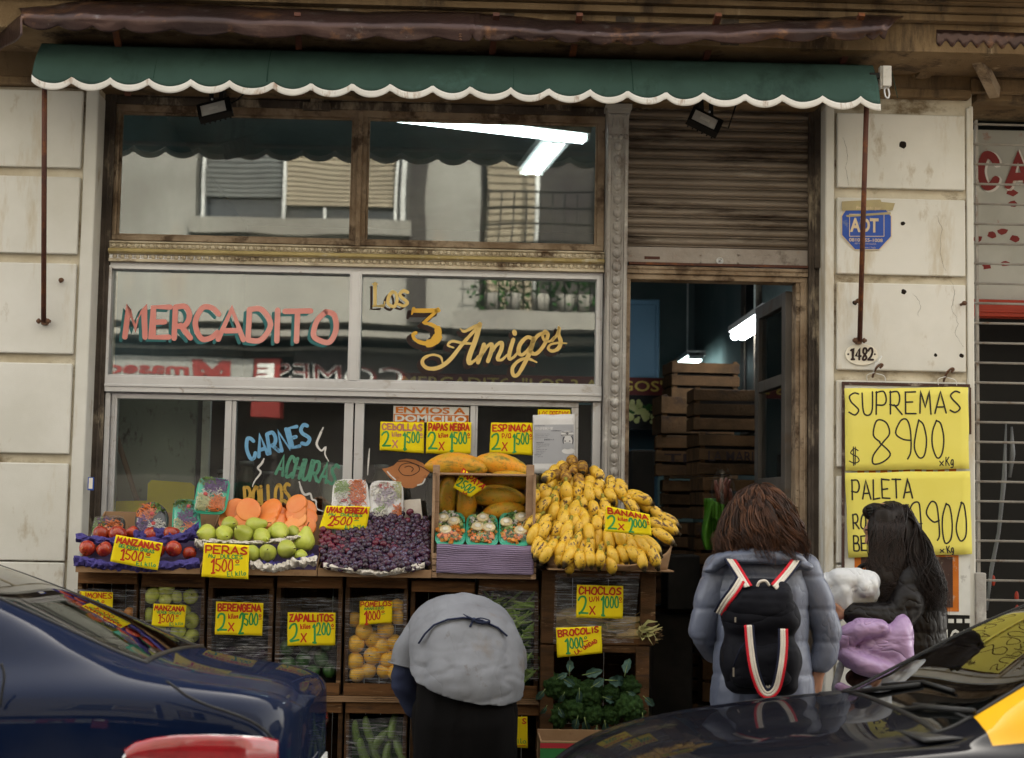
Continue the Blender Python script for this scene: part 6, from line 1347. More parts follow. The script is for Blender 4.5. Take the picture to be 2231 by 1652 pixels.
# corn cobs
M['husk'] = mat('husk', (.30, .33, .12), (.42, .36, .16), .7, 1.2, .2, 9, st=(6, 6, .6), rand=.15); M['husk_dry'] = mat('husk_dry', (.52, .38, .18), (.42, .3, .13), .8, 1.2, .2, 9, st=(6, 6, .6), rand=.15); M['corn_silk'] = mat('corn_silk', (.13, .08, .04), None, .8)
def mk_corn():
    mb = MB(); mb.lathe([(.35, -3.2), (.7, -2.6), (1, -1.4), (1, .2), (.8, 1.6), (.45, 2.8), (.12, 3.7)], 14, 0, None, lambda a, z: 1 + .05 * math.cos(5 * a + z)); me = mb.mesh('corn_cob', M['husk'])
    h = MB()
    for k_ in range(6):
        a = k_ * 1.05; pts = [Vector((math.cos(a) * r, math.sin(a) * r, z)) for r, z in ((.6, -2.8), (1.05, -1.2), (1.15, .6), (.95, 2.2), (1.0 + .5 * (k_ % 2), 3.6), (1.7 * (k_ % 3) * .4 + .5, 4.6))]
        w = [.3, .6, .6, .4, .25, .05]; vs = []
        for p, ww in zip(pts, w): t_ = Vector((-math.sin(a), math.cos(a), 0)); vs += [p - t_ * ww, p * 1.02 + t_ * ww]
        h.add(vs, [(2 * i, 2 * i + 1, 2 * i + 3, 2 * i + 2) for i in range(5)], 0, True)
    s_ = MB()
    for k_ in range(14): s_.tube([(0, 0, 3.3), (R.uniform(-.3, .3), R.uniform(-.3, .3), 4.2), (R.uniform(-1, 1), R.uniform(-1, 1), R.uniform(4.4, 5.4))], .05, 3)
    return proto('corn_cob', [('corn_cob', me), ('husk_leaves', h.mesh('husk_leaves', M['husk_dry'])), ('silk', s_.mesh('silk', M['corn_silk']))])
KK = Kind(mk_corn)
CO = [(1265, 1350, 100), (1235, 1375, 80), (1300, 1372, 95), (1355, 1360, 82), (1330, 1385, 98), (1260, 1392, 92), (1372, 1385, 88), (1230, 1345, 70)]
for i, (x, y, an) in enumerate(CO): KK.put(P(x, y, YK + .09 + .02 * (i % 3)), (R.uniform(-.3, .3), rad(an), R.uniform(-.25, .25)), .030, 'corn cob in its husk, %s from the left in the corn crate' % ORD[sorted(q[0] for q in CO).index(x)], 'corn', 'corn cobs in the crate')
t = thing('husk_tuft', 'dry corn husk tuft poking out right of the corn crate', 'husk', P(1420, 1375, YK))
mb = MB()
for i in range(16):
    q = P(1395 + R.uniform(-10, 14), 1375 + R.uniform(-22, 18), YK - .012); e = P(1400 + R.uniform(-15, 55), 1385 + R.uniform(-35, 22), YK - .05); m_ = q.lerp(e, .5) + Vector((0, -.02, R.uniform(-.02, .03))); w = Vector((.0, .004, R.uniform(.004, .008)))
    mb.add([q - w, q + w, m_ - w, m_ + w, e - w * .1, e + w * .1], [(0, 1, 3, 2), (2, 3, 5, 4)], 0, True)
mb.build('leaves', M['husk'], t)
# broccoli
M['broccoli'] = mat('broccoli', (.045, .095, .024), (.018, .045, .014), .75, 5, .9, 24, rand=.2); M['broc_stem'] = mat('broc_stem', (.24, .32, .12), None, .6); M['broc_leaf'] = mat('broc_leaf', (.06, .125, .10), (.035, .08, .065), .5, 3, .15, 9, rand=.2)
def mk_broc():
    b = bmesh.new(); bmesh.ops.create_icosphere(b, subdivisions=5, radius=1)
    for v in b.verts:
        n = v.co.normalized(); d = noise.voronoi(n * 2.6)[0]; f = noise.voronoi(n * 11)[0]
        v.co = n * (1 - .30 * min(d[0], .8) + .0 - .07 * min(f[0], .8)) * (1, 1)[0]
        if v.co.z < -.25: v.co.z = -.25 + (v.co.z + .25) * .35
    for f in b.faces: f.smooth = True
    me = bpy.data.meshes.new('broccoli'); b.to_mesh(me); b.free(); me.materials.append(M['broccoli'])
    s_ = MB(); s_.tube([(0, 0, -.3), (.05, 0, -.9), (.1, 0, -1.5)], [.5, .34, .36], 9)
    return proto('broccoli', [('broccoli', me), ('stem', s_.mesh('stem', M['broc_stem']))])
KB = Kind(mk_broc)
BH = [(1206, 1495, 30), (1243, 1500, 27), (1284, 1512, 32), (1330, 1512, 22), (1378, 1497, 27), (1250, 1545, 30), (1212, 1560, 28), (1291, 1555, 26), (1331, 1556, 24), (1370, 1538, 34), (1395, 1550, 20)]
for i, (x, y, r) in enumerate(BH): KB.put(P(x, y, YK + .035 + R.uniform(-.02, .02)), (rad(62) + R.uniform(-.3, .3), R.uniform(-.4, .4), R.uniform(-.5, .5)), 1.14 * r / px(YK), '%s broccoli head from the left in its crate' % ORD[sorted(q[0] for q in BH).index(x)], 'broccoli', 'broccoli heads in the crate')
lf = MB()
def leaf_mesh(seed):
    mb = MB()
    def f(u, v):
        w = math.sin(math.pi * min(1, v * 1.02)) ** .7 * (.42 + .06 * math.sin(v * 17 + seed)) + .02; x = (u - .5) * 2 * w
        return Vector((x, -.25 * x * x * 3 + .35 * v * v + .08 * noise.noise((u * 4, v * 4, seed)), v * 1.6))
    mb.grid(f, 8, 12, 0, True); mb.tube([(0, -.02, -.3), (0, -.03, .3), (0, .1, .9), (0, .3, 1.5)], [.05, .04, .025, .01], 5, 1); return mb.mesh('broccoli_leaf', [M['broc_leaf'], M['broc_stem']])
LV = [leaf_mesh(1), leaf_mesh(5), leaf_mesh(9)]
for i, (x, y, an, s_) in enumerate(((1262, 1505, 175, 34), (1228, 1480, 120, 32), (1215, 1478, 60, 24), (1325, 1482, 95, 46), (1275, 1470, 75, 38), (1292, 1495, 60, 34), (1362, 1468, 5, 36), (1318, 1520, 110, 30), (1228, 1512, 190, 26), (1218, 1545, 150, 22), (1275, 1570, 178, 44), (1258, 1565, 200, 34), (1318, 1575, 170, 36), (1300, 1585, 190, 26), (1372, 1580, 185, 44), (1400, 1560, 170, 42), (1405, 1520, 130, 28), (1185, 1505, 215, 28), (1368, 1508, 105, 18), (1345, 1590, 170, 30), (1190, 1540, 200, 22), (1240, 1465, 10, 30))):
    o = mobj('broccoli_leaf', LV[i % 3]); o.location = P(x, y, YK - .02 - .008 * (i % 3)); o.rotation_euler = (R.uniform(-.5, .1), rad(an), R.uniform(-.6, .6)); o.scale = (s_ / px(YK) * .62,) * 3; setp(o, 'blue green leaf among the broccoli heads', 'leaf', 'broccoli leaves')
# ---------------------------------------------------------------- goods inside the shop
M['shelf_dark'] = mat('shelf_dark', (.035, .03, .026), (.025, .02, .018), .8, 3)
x0, x1 = P(430, 1000, 1.0).x, P(1316, 1000, .9).x; zt_s = P(900, 868, .95).z
t = thing('shelving', 'added dark shelving unit blacking out the view behind the shop window', 'shelves', ((x0 + x1) / 2, .95, .135)); mb = MB(); mb.box(x0, x1, 1.2, 1.22, .135, zt_s); mb.build('back_panel', M['shelf_dark'], t)  # unit added to make the view through the lower panes dark
for z in (.5, .95, 1.3, 1.62): mb = MB(); mb.box(x0 + .021, x1 - .021, .85, 1.199, z, z + .02); mb.build('shelf', M['shelf_dark'], t)
for X in (x0, x1 - .02): mb = MB(); mb.box(X, X + .02, .85, 1.199, .135, zt_s); mb.build('side_panel', M['shelf_dark'], t)
M['jar_amber'] = mat('jar_amber', (.10, .05, .02), (.05, .06, .03), .3, 5, rand=.4)
def mk_jar(): mb = MB(); mb.lathe([(.03, 0), (.04, .01), (.04, .1), (.028, .13), (.028, .15)], 12); l = MB(); l.lathe([(.032, .15), (.032, .17), (.01, .172)], 12); return proto('jar', [('jar', mb.mesh('jar', M['jar_amber'])), ('lid', l.mesh('lid', M['zinc']))])
M['zinc'] = mat('zinc', (.2, .2, .19), None, .5); KJ = Kind(mk_jar)
for z in (.97, 1.32, 1.64):
    for i in range(14): KJ.put((x0 + .12 + i * .145 + R.uniform(-.03, .03), .97 + R.uniform(-.05, .08), z + .001), (0, 0, R.random()), R.uniform(.85, 1.3), 'added jar on the dark shelves behind the window', 'jar', 'jars on the dark shelves')
# crates stacked along the wall beside the door
M['crate_in'] = mat('crate_in', (.12, .062, .028), (.06, .034, .017), .8, 4, .4, 60, st=(1, 6, 1), rand=.3, dirt=((.04, .025, .02), .22, 5))
def lying(x0, y0, z0, w, d, h, label, txt=None):
    t = thing('stacked_crate', label, 'crate', (x0 + w / 2, y0 + d / 2, z0), 'crates stacked inside the door'); n = R.choice((2, 3, 3)); h = h * R.uniform(.94, 1)
    for i in range(n):
        zz_ = z0 + i * h / n
        for nm, b in (('front_board', (x0, x0 + w, y0, y0 + .012, zz_ + .006, zz_ + h / n - .016)), ('side_board', (x0 - .0005, x0 + .0115, y0 + .0125, y0 + d, zz_ + .004, zz_ + h / n - .008))): mb = MB(); mb.box(*b); mb.build(nm, M['crate_in'], t, bevel=.002)
    for a, b_ in ((x0 + .013, y0 + .013), (x0 + w - .043, y0 + .013)): mb = MB(); mb.box(a, a + .03, b_, b_ + .03, z0, z0 + h); mb.build('corner_post', M['crate_in'], t)
    mb = MB(); mb.box(x0 + .012, x0 + w - .001, y0 + .0435, y0 + d, z0 + .01, z0 + h - .012); mb.build('contents', M['shelf_dark'], t)
    t.rotation_euler = (0, 0, R.uniform(-.14, .14))
    if txt: mb = MB(); fontmesh(mb, txt, (x0 + .06, y0 - .002, z0 + .09), (1, 0, 0), (0, 0, 1), .065, 0, w - .14, bold=.01); mb.build('lettering', M['ink_dark'], t)
hh_ = .285; nn = 0
for si, (sx, sy, n) in enumerate(((1.53, 2.3, 8), (1.36, 2.95, 8), (1.5, 3.6, 9))):
    for i in range(n):
        tx = {(0, 4): 'TIMBOY', (0, 6): 'LA MARIA', (1, 6): 'TEO'}.get((si, i))
        lying(sx + R.uniform(-.06, .05), sy + R.uniform(-.06, .06), .136 + i * (hh_ + .003), .5, .36, hh_, 'brown slatted crate, %s from the floor in the %s stack inside the door' % (ORD[i], ('nearest', 'middle', 'farthest')[si]), tx)
M['bag_green'] = mat('bag_green', (.10, .30, .02), (.07, .22, .015), .35, 8, .3, 20); M['bag_clear'] = mat('bag_clear', (.30, .17, .11), (.42, .36, .32), .3, 12, .5, 30)
t = thing('plastic_bag', 'bright green plastic bags hanging inside the doorway', 'bag', P(1548, 1140, 1.5))
mb = MB(); mb.grid(lambda u, v: P(1533 + 34 * u + 6 * math.sin(v * 7 + u * 3) * v, 1086 + 112 * v, 1.5 + .05 * math.sin(u * 9 + v * 4)), 14, 16, 0, True, .004); mb.build('bag', M['bag_green'], t)
mb = MB(); mb.grid(lambda u, v: P(1552 + 26 * u, 1090 + 40 * v + 10 * u, 1.44 + .03 * math.sin(u * 12)), 8, 6, 0, True, .004); mb.build('handle', M['bag_green'], t)
M['root_red'] = mat('root_red', (.22, .07, .04), (.15, .045, .03), .5, 8)
t = thing('produce_bag', 'clear bag of reddish roots hanging above the green bags', 'bag', P(1575, 1070, 1.45))
for i in range(9):
    q = P(1563 + (i % 5) * 6 + R.uniform(-3, 3), 1078 - (i // 5) * 18 + R.uniform(-6, 6), 1.45 + .02 * (i % 3)); mb = MB(); mb.tube([q + Vector((R.uniform(-.02, .02), 0, .05)), q + Vector((R.uniform(-.01, .01), -.01, 0)), q + Vector((R.uniform(-.02, .02), 0, -.05))], [.008, .016, .006], 7); mb.build('root', M['root_red'], t)
mb = MB(); q = P(1575, 1072, 1.46); mb.grid(lambda u, v: q + Vector(((.03 + .045 * math.sin(math.pi * v)) * math.cos(u * 6.283), (.04 + .03 * v) * math.sin(u * 6.283), .13 - .24 * v + .01 * math.sin(u * 30))), 18, 10); mb.build('clear_film', M['clear_film'], t)
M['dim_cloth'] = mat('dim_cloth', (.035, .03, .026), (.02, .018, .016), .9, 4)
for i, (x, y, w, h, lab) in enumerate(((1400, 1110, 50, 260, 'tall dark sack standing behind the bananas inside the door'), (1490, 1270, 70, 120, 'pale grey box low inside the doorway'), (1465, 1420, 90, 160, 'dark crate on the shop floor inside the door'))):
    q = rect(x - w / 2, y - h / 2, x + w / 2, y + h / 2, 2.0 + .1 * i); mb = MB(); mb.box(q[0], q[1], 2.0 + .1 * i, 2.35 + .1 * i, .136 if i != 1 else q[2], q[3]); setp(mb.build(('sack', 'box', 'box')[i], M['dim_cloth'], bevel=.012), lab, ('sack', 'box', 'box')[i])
# ---------------------------------------------------------------- hand written price cards
M['card'] = mat('card', (.86, .68, .012), (.82, .62, .01), .7, 3, .08, 30, rand=.04); M['card_pale'] = mat('card_pale', (.82, .74, .17), (.79, .70, .14), .7, 2, .05, 30)
M['pen_red'] = mat('pen_red', (.55, .035, .02), (.48, .05, .02), .6, 9); M['pen_green'] = mat('pen_green', (.03, .26, .06), (.05, .33, .10), .6, 9); M['pen_pink'] = mat('pen_pink', (.56, .22, .16), None, .6); M['pen_black'] = mat('pen_black', (.02, .018, .02), None, .5)
IN = {'r': 'pen_red', 'g': 'pen_green', 'p': 'pen_pink', 'k': 'pen_black'}
def card(label, q, Y, items, bulge=.006, seed=0, m='card', name='price_sign', group='yellow price signs', w=.026, curl=0):
    "items: (text, u0, v0, u1, v1, height, ink[, pen width]) in sheet units, v of the baseline from the top"
    sh = Sheet(*q, Y, bulge, curl, seed); mb = MB(); sh.mesh(mb); o = mb.build(name, M[m]); setp(o, label, 'price sign', group)
    k = sh.h / sh.w; inks = {}
    for it in items:
        tx, u0, v0, u1, v1, h, ink = it[:7]; pw = it[7] if len(it) > 7 else w
        mb = inks.setdefault(ink, MB())
        st = tx if not isinstance(tx, str) else line(tx, u0, v0 * k, u1, v1 * k, h * k, jit=.35)
        if not isinstance(tx, str): st = [[(x, y * k) for x, y in s_] for s_ in st]
        sh.put(mb, st, pw)
    for ink, mb in inks.items(): mb.build('lettering', M[IN[ink]], o)
    return o
def deal(title, price, unit='kilos', c2='r', tw=.036):
    n = len(price)
    return [(title, .05, .27, .95, .26, .2, c2, tw), ('2', .07, .86, .24, .84, .48, 'g', .042), (unit, .28, .50, .48, .48, .14, c2, .02), ('X', .29, .88, .40, .88, .24, c2, .03),
            (price[0], .52, .92, .60, .92, .58, 'g', .044), (price[1:], .62, .68, .90, .66, .34, 'g', .032), ('o', .925, .44, .965, .43, .14, c2, .02), ([[(.915, .50), (.975, .49)]], 0, 0, 0, 0, 0, c2, .018)]
def kilo(title, sub, price, tw=.038):
    return [(title, .05, .28, .95, .28, .21, 'r', tw), (sub, .12, .42, .86, .42, .11, 'g', .018), (price[0], .18, .86, .28, .86, .40, 'r', .04), (price[1:], .30, .80, .66, .78, .33, 'r', .03), ('o', .72, .54, .79, .54, .14, 'r', .022), ([[(.71, .60), (.80, .59)]], 0, 0, 0, 0, 0, 'g', .016), ('El kilo', .56, .95, .95, .88, .13, 'g', .018)]
card('yellow card reading MANZANAS in front of the red apples', [(253, 1165), (355, 1183), (343, 1243), (240, 1223)], -.735, kilo('MANZANAS', 'DELICIOSA CHICAS', '1500'), .01, 1)
card('yellow card reading PERAS hanging below the pears', [(445, 1183), (543, 1188), (541, 1262), (439, 1257)], -.735, kilo('PERAS', 'Muy DULCES', '1500'), .008, 2)
card('yellow card reading UVAS CEREZA standing in the grapes', [(711, 1102), (807, 1104), (797, 1157), (695, 1151)], -.50, kilo('UVAS CEREZA', 'Muy DULCES', '2500'), .012, 3)
card('yellow card reading CEBOLLAS on the window glass', [(829, 919), (924, 921), (923, 988), (827, 981)], .17, deal('CEbOLLAS', '1500', c2='p'), .004, 4)
card('yellow card reading PAPAS NEGRA on the window glass', [(930, 919), (1027, 920), (1026, 989), (928, 988)], .17, deal('PAPAS NEGRA', '1500'), .004, 5)
card('yellow card reading ESPINACA beside the nursing flyer', [(1070, 921), (1162, 922), (1161, 992), (1066, 988)], .17, deal('ESPiNACA', '1500', 'P/Q'), .004, 6)
card('tilted yellow card reading PAPAYA stuck among the papayas', [(1009, 1021), (1060, 1060), (1025, 1084), (987, 1062)], -.56, [('PAPAYA', .02, .30, .98, .26, .3, 'r', .05), ('2500', .08, .82, .80, .80, .40, 'g', .055), ('LA', .55, .98, .75, .98, .13, 'r', .03)], .006, 7)
card('yellow card reading BANANA leaning on the banana heap', [(1320, 1102), (1415, 1121), (1420, 1167), (1318, 1158)], -.82, deal('BANANA', '2000'), .012, 8)
card('small yellow card reading LIMONES on the leftmost crate', [(174, 1288), (246, 1291), (245, 1340), (172, 1335)], YF - .018, [('LIMONES', .03, .27, .97, .27, .22, 'r', .03), ('2', .12, .8, .25, .8, .45, 'g', .035), ('000', .27, .78, .62, .74, .36, 'g', .03), ('o', .68, .48, .75, .47, .16, 'r', .022), ([[(.66, .56), (.78, .54)]], 0, 0, 0, 0, 0, 'r', .02)], .006, 9)
card('small yellow card reading MANZANA VERDE on the green apples', [(335, 1315), (406, 1319), (402, 1367), (330, 1364)], YF - .018, kilo('MANZANA', 'VERDE CHiCAS', '1500'), .006, 10)
card('yellow card reading BERENGENA on the aubergine crate', [(471, 1311), (574, 1314), (571, 1385), (468, 1383)], YF - .018, deal('BERENGENA', '2500'), .006, 11)
card('yellow card reading ZAPALLITOS on the squash crate', [(627, 1334), (731, 1335), (730, 1406), (626, 1407)], YF - .018, deal('ZAPALLiTOS', '1200'), .006, 12)
card('small yellow card reading POMELOS on the grapefruit crate', [(784, 1310), (855, 1309), (854, 1356), (783, 1362)], YF - .018, [('POMELOS', .03, .24, .97, .22, .2, 'r', .036), ('AMARillOS', .14, .38, .74, .37, .12, 'g', .02), ('1', .14, .97, .26, .97, .52, 'r', .06), ('000', .28, .84, .64, .8, .38, 'r', .036), ('o', .68, .54, .76, .53, .15, 'r', .026), ([[(.68, .6), (.78, .58)]], 0, 0, 0, 0, 0, 'g', .018)], .006, 13)
card('yellow card reading CHOCLOS on the corn crate', [(1257, 1274), (1358, 1277), (1357, 1348), (1255, 1346)], YK - .024, deal('CHOCLOS', '1000', 'U/N'), .006, 14)
card('torn yellow card reading BROCOLIS above the broccoli', [(1211, 1368), (1310, 1364), (1312, 1423), (1214, 1433)], YK - .028, [('BROCOLiS', .05, .30, .93, .22, .2, 'r', .034), ('1', .18, .88, .28, .88, .5, 'g', .045), ('000', .30, .74, .58, .7, .34, 'g', .032), ('o', .62, .44, .67, .43, .14, 'g', .02), ([[(.6, .52), (.69, .5)]], 0, 0, 0, 0, 0, 'r', .024), ('LA. UNiDAD', .42, .95, .90, .58, .13, 'r', .022)], .01, 15)
card('yellow card with the word kilo half hidden behind the bending man', [(1098, 1560), (1149, 1562), (1150, 1630), (1098, 1628)], YF - .02, [('S', .78, .22, .93, .22, .16, 'r', .05), ('kilo', .38, .86, .92, .84, .14, 'g', .03), ([[(.4, .95), (.9, .92)]], 0, 0, 0, 0, 0, 'r', .025)], .004, 16)
def big(name, label, q, items, seed): return card(label, q, -.028, items, .004, seed, 'card_pale', name, 'large yellow price posters', .013)
big('price_poster', 'large yellow poster reading SUPREMAS 8900', [(1840, 847), (2109, 844), (2112, 1022), (1842, 1026)], [('SUPREMAS', .03, .32, .93, .32, .27, 'k'), ('8', .20, .90, .36, .90, .50, 'k'), ('9', .41, .86, .53, .86, .46, 'k'), ('00', .56, .87, .80, .86, .46, 'k'), ('$', .03, .93, .11, .93, .22, 'k', .009), ('x', .76, .95, .79, .95, .09, 'k', .009), ('Kg', .81, .95, .87, .95, .1, 'k', .009)], 21)
big('price_poster', 'large yellow poster reading PALETA 9900 behind the dark haired woman', [(1841, 1030), (2113, 1026), (2118, 1207), (1848, 1215)], [('PALETA', .05, .31, .53, .31, .22, 'k'), ('ROAST', .05, .66, .32, .66, .16, 'k'), ('BEEF', .05, .92, .28, .92, .17, 'k'), ('99', .50, .84, .74, .84, .46, 'k'), ('00', .76, .86, .96, .86, .47, 'k'), ('x', .74, .97, .77, .97, .06, 'k', .009), ('Kg', .80, .98, .85, .97, .08, 'k', .009)], 22)
# board they are taped to, and the remains of older posters below
t = thing('poster_board', 'hanging white board with dark frame and orange bordered panel behind the yellow posters', 'board', P(1978, 1080))
q = rect(1834, 835, 2113, 1338, -.008); M['frame_dark'] = mat('frame_dark', (.09, .05, .04), (.06, .035, .03), .6, 6, dirt=((.4, .36, .3), .2, 8)); M['board_white'] = mat('board_white', (.70, .70, .67), (.6, .6, .57), .7, 5, dirt=((.12, .1, .08), .14, 9)); M['orange_print'] = mat('orange_print', (.60, .18, .03), (.5, .14, .02), .6, 9, dirt=((.5, .45, .38), .2, 16))
mb = MB(); mb.box(q[0] + .012, q[1] - .002, -.012, -.002, q[2], q[3] - .016); mb.build('panel', M['board_white'], t)
mb = MB(); mb.box(q[0], q[0] + .0115, -.02, -.002, q[2], q[3]); mb.box(q[0] + .012, q[1], -.02, -.002, q[3] - .0155, q[3]); mb.box(q[1] - .0015, q[1] + .006, -.02, -.002, q[3] - .25, q[3] - .016); mb.build('frame', M['frame_dark'], t)
mb = MB()
o1, o2 = rect(1862, 1208, 2089, 1331, -.0145), rect(1876, 1212, 2076, 1322, -.015)
mb.box(o1[0], o1[1], -.0135, -.0122, o1[2], o1[3]); mb.build('printed_border', M['orange_print'], t); mb = MB(); mb.box(o2[0], o2[1], -.0148, -.0137, o2[2], o2[3]); mb.build('printed_panel', M['frame_dark'], t); mb = MB()
for i in range(9): a = P(1868 + i * 25, 1026, -.0135); mb.box(a.x, a.x + .035, -.0135, -.0122, a.z - .012, a.z + .012)
mb.build('torn_print', M['orange_print'], t)
mb = MB(); o = P(1880, 1252, -.017); fontmesh(mb, 'OFERTA', o, (1, 0, 0), (0, 0, 1), .06, 0, .3, bold=.03); mb.build('lettering', M['orange_print'], t)
t = thing('black_sign', 'black sign with pale letters low on the right pier', 'sign', P(2060, 1400)); q = rect(1930, 1340, 2112, 1460, -.006); mb = MB(); mb.box(q[0], q[1], -.012, -.001, q[2], q[3]); mb.build('panel', M['black'], t)
mb = MB(); o = P(2043, 1422, -.0135); fontmesh(mb, 'NOR', o, (1, 0, 0), (0, 0, 1), .115, 0, .17); 
for i in range(5): a = P(2030 + i * 18, 1353, -.0135); mb.box(a.x, a.x + .028, -.0138, -.0127, a.z - .01, a.z + .01)
mb.build('lettering', M['board_white'], t)
# printed delivery sticker and nursing flyer in the window
t = thing('window_sticker', 'worn orange and white delivery sticker above the onion card', 'sticker', P(942, 905, YW - .004)); q = rect(857, 886, 1022, 921, YW - .002)
mb = MB(); mb.box(q[0], q[1], YW - .004, YW - .001, q[2], q[3]); mb.build('sheet', M['board_white'], t)
mb = MB(); zm = (q[2] + q[3]) / 2; mb.box(q[0] + .002, q[1] - .002, YW - .0052, YW - .0042, q[2], zm); mb.build('band', M['orange_print'], t)
mb = MB(); fontmesh(mb, 'ENVIOS A', (q[0] + .012, YW - .006, zm + .006), (1, 0, 0), (0, 0, 1), .03, 0, q[1] - q[0] - .03, bold=.03); mb.build('lettering', M['orange_print'], t)
mb = MB(); fontmesh(mb, 'DOMICILIO', (q[0] + .008, YW - .0065, q[2] + .004), (1, 0, 0), (0, 0, 1), .031, 0, q[1] - q[0] - .02, bold=.035); mb.build('lettering', M['board_white'], t)
mb = MB(); sh = Sheet((1172, 892), (1243, 893), (1243, 915), (1172, 915), .185, .001, 0, 31); sh.mesh(mb); o = setp(mb.build('notice', M['card']), 'narrow yellow notice peeking out above the nursing flyer', 'notice'); mb = MB(); sh.put(mb, line('LOS PRECIOS', .05, .22, .95, .22, .16, jit=.2), .02); mb.build('lettering', M['pen_red'], o)
t = thing('flyer', 'grey and white nursing care flyer with a masked nurse', 'flyer', P(1206, 990, .165)); M['flyer_white'] = mat('flyer_white', (.74, .74, .76), None, .6); M['flyer_grey'] = mat('flyer_grey', (.42, .43, .47), (.40, .41, .45), .6, 3); M['flyer_dark'] = mat('flyer_dark', (.10, .10, .12), None, .6)
sh = Sheet((1161, 904), (1252, 903), (1252, 1032), (1161, 1032), .165, .002, 0, 33); mb = MB(); sh.mesh(mb); mb.build('sheet', M['flyer_white'], t)
mb = MB(); mb.grid(lambda u, v: sh.at(.02 + .96 * u, .17 + .66 * v, .0012), 12, 10); mb.build('panel', M['flyer_grey'], t)
q0 = sh.at(0, 0); ux = (sh.q[1] - sh.q[0]).normalized(); uz = (sh.q[0] - sh.q[3]).normalized()
def fl(mb, tx, u, v, h, w, b=0, mi=0): fontmesh(mb, tx, sh.at(u, v, .0026), ux, uz, h * sh.h, mi, w * sh.w, bold=b)
mb = MB(); fl(mb, 'ENFERMERÍA', .06, .258, .043, .58, .02); mb.build('heading', M['flyer_white'], t)
mb = MB(); fl(mb, 'Cuidados de', .06, .195, .018, .22); fl(mb, 'A DOMICILIO', .44, .285, .016, .24, .02); fl(mb, '$4500 x Hora', .27, .437, .024, .34, .015); fl(mb, 'SERVICIOS:', .08, .482, .016, .18, .02)
for i, s_ in enumerate(('cuidados de pacientes', 'acompañamiento al adulto', 'mayor', 'cuidados post operatorios', 'todo relacionado al bienestar', 'de la salud')): fl(mb, s_, .08, .508 + i * .03, .015, (.33, .4, .1, .38, .44, .17)[i])
for i in range(3): fl(mb, ('Ofrecemos servicios de enfermeria a domicilio,', 'brindando atencion medica y cuidado personalizado en', 'el hogar de los pacientes.')[i], .06, .335 + i * .026, .011, (.5, .6, .3)[i])
fl(mb, 'CONTACTO:', .04, .69, .016, .18, .02); fl(mb, '+541136189820', .1, .722, .015, .24)
mb.build('lettering', M['flyer_dark'], t)
mb = MB()
def disc(u, v, ru, rv, mi, off): mb.add([sh.at(u + ru * math.cos(a), v + rv * math.sin(a), off) for a in [i * .35 for i in range(18)]], [tuple(range(18))], mi)
disc(.84, .44, .135, .105, 1, .0022); disc(.84, .45, .105, .095, 0, .003); disc(.83, .53, .12, .06, 2, .0036); disc(.82, .33, .15, .05, 0, .0036); disc(.85, .62, .16, .05, 0, .0026)
for u in (.77, .88): disc(u, .452, .022, .01, 1, .0042)
for q in ([(.68, .35), (.96, .35)], [(.70, .30), (.94, .30)]): paint(mb, [[(a, b) for a, b in q]], .012, lambda x, y: sh.at(x, y, .0048), 1)
for u, v, s_ in ((.82, .325, .05), (.73, .2, .05), (.88, .225, .035), (.1, .4, .05)): paint(mb, [[(u - s_ / 2, v), (u + s_ / 2, v)], [(u, v - s_ * .36), (u, v + s_ * .36)]], s_ * .3, lambda x, y: sh.at(x, y, .005), 1 if v > .3 and u > .5 else 2)
mb.build('picture', [M['flyer_white'], M['flyer_dark'], M['flyer_grey']], t)
# ---------------------------------------------------------------- people
def blob(chains, voxel=.012, smooth=6, disp=None, cuts=()):
    "one continuous surface round chains of ellipsoids (x, y, z, r | rx, ry, rz); cuts: (point, normal) keeps the side the normal points away from"
    mb = MB()
    for ch in chains:
        pts = [(Vector(c[0]), tuple(c[1:]) if len(c) > 2 else (c[1],) * 3) for c in ch]
        for i in range(max(1, len(pts) - 1)):
            a = pts[i]; b = pts[min(i + 1, len(pts) - 1)]; L = (b[0] - a[0]).length; n = max(1, int(L / (min(min(a[1]), min(b[1])) * .35))) if len(pts) > 1 else 0
            for k in range(n + 1):
                t = k / n if n else 0; mb.ell(tuple(a[0].lerp(b[0], t)), tuple(a[1][q] + (b[1][q] - a[1][q]) * t for q in range(3)), 14, 9)
    me = mb.mesh('tmp', []); o = bpy.data.objects.new('tmp', me); COL.link(o)
    m = o.modifiers.new('r', 'REMESH'); m.mode = 'VOXEL'; m.voxel_size = voxel; m.use_smooth_shade = True
    dg = bpy.context.evaluated_depsgraph_get(); dg.update(); e = bpy.data.meshes.new_from_object(o.evaluated_get(dg)); COL.unlink(o); bpy.data.objects.remove(o); bpy.data.meshes.remove(me)
    b = bmesh.new(); b.from_mesh(e); bpy.data.meshes.remove(e)
    for _ in range(smooth): bmesh.ops.smooth_vert(b, verts=b.verts, factor=.5, use_axis_x=True, use_axis_y=True, use_axis_z=True)
    if disp:
        b.normal_update()
        for v, d in [(v, disp(v.co, v.normal)) for v in b.verts]: v.co += v.normal * d
    for p, n in cuts: bmesh.ops.bisect_plane(b, geom=b.verts[:] + b.edges[:] + b.faces[:], plane_co=p, plane_no=n, clear_outer=True)
    for f in b.faces: f.smooth = True
    return b
def bobj(bs, name, mats, parent, thick=0):
    b0 = bmesh.new()
    for b in bs if isinstance(bs, (list, tuple)) else [bs]:
        t = bpy.data.meshes.new('t'); b.to_mesh(t); b.free(); b0.from_mesh(t); bpy.data.meshes.remove(t)
    me = bpy.data.meshes.new(name); b0.to_mesh(me); b0.free()
    for m in (mats if isinstance(mats, (list, tuple)) else [mats]): me.materials.append(m)
    o = mobj(name, me, parent)
    if thick: m = o.modifiers.new('s', 'SOLIDIFY'); m.thickness = thick; m.offset = -1
    return o
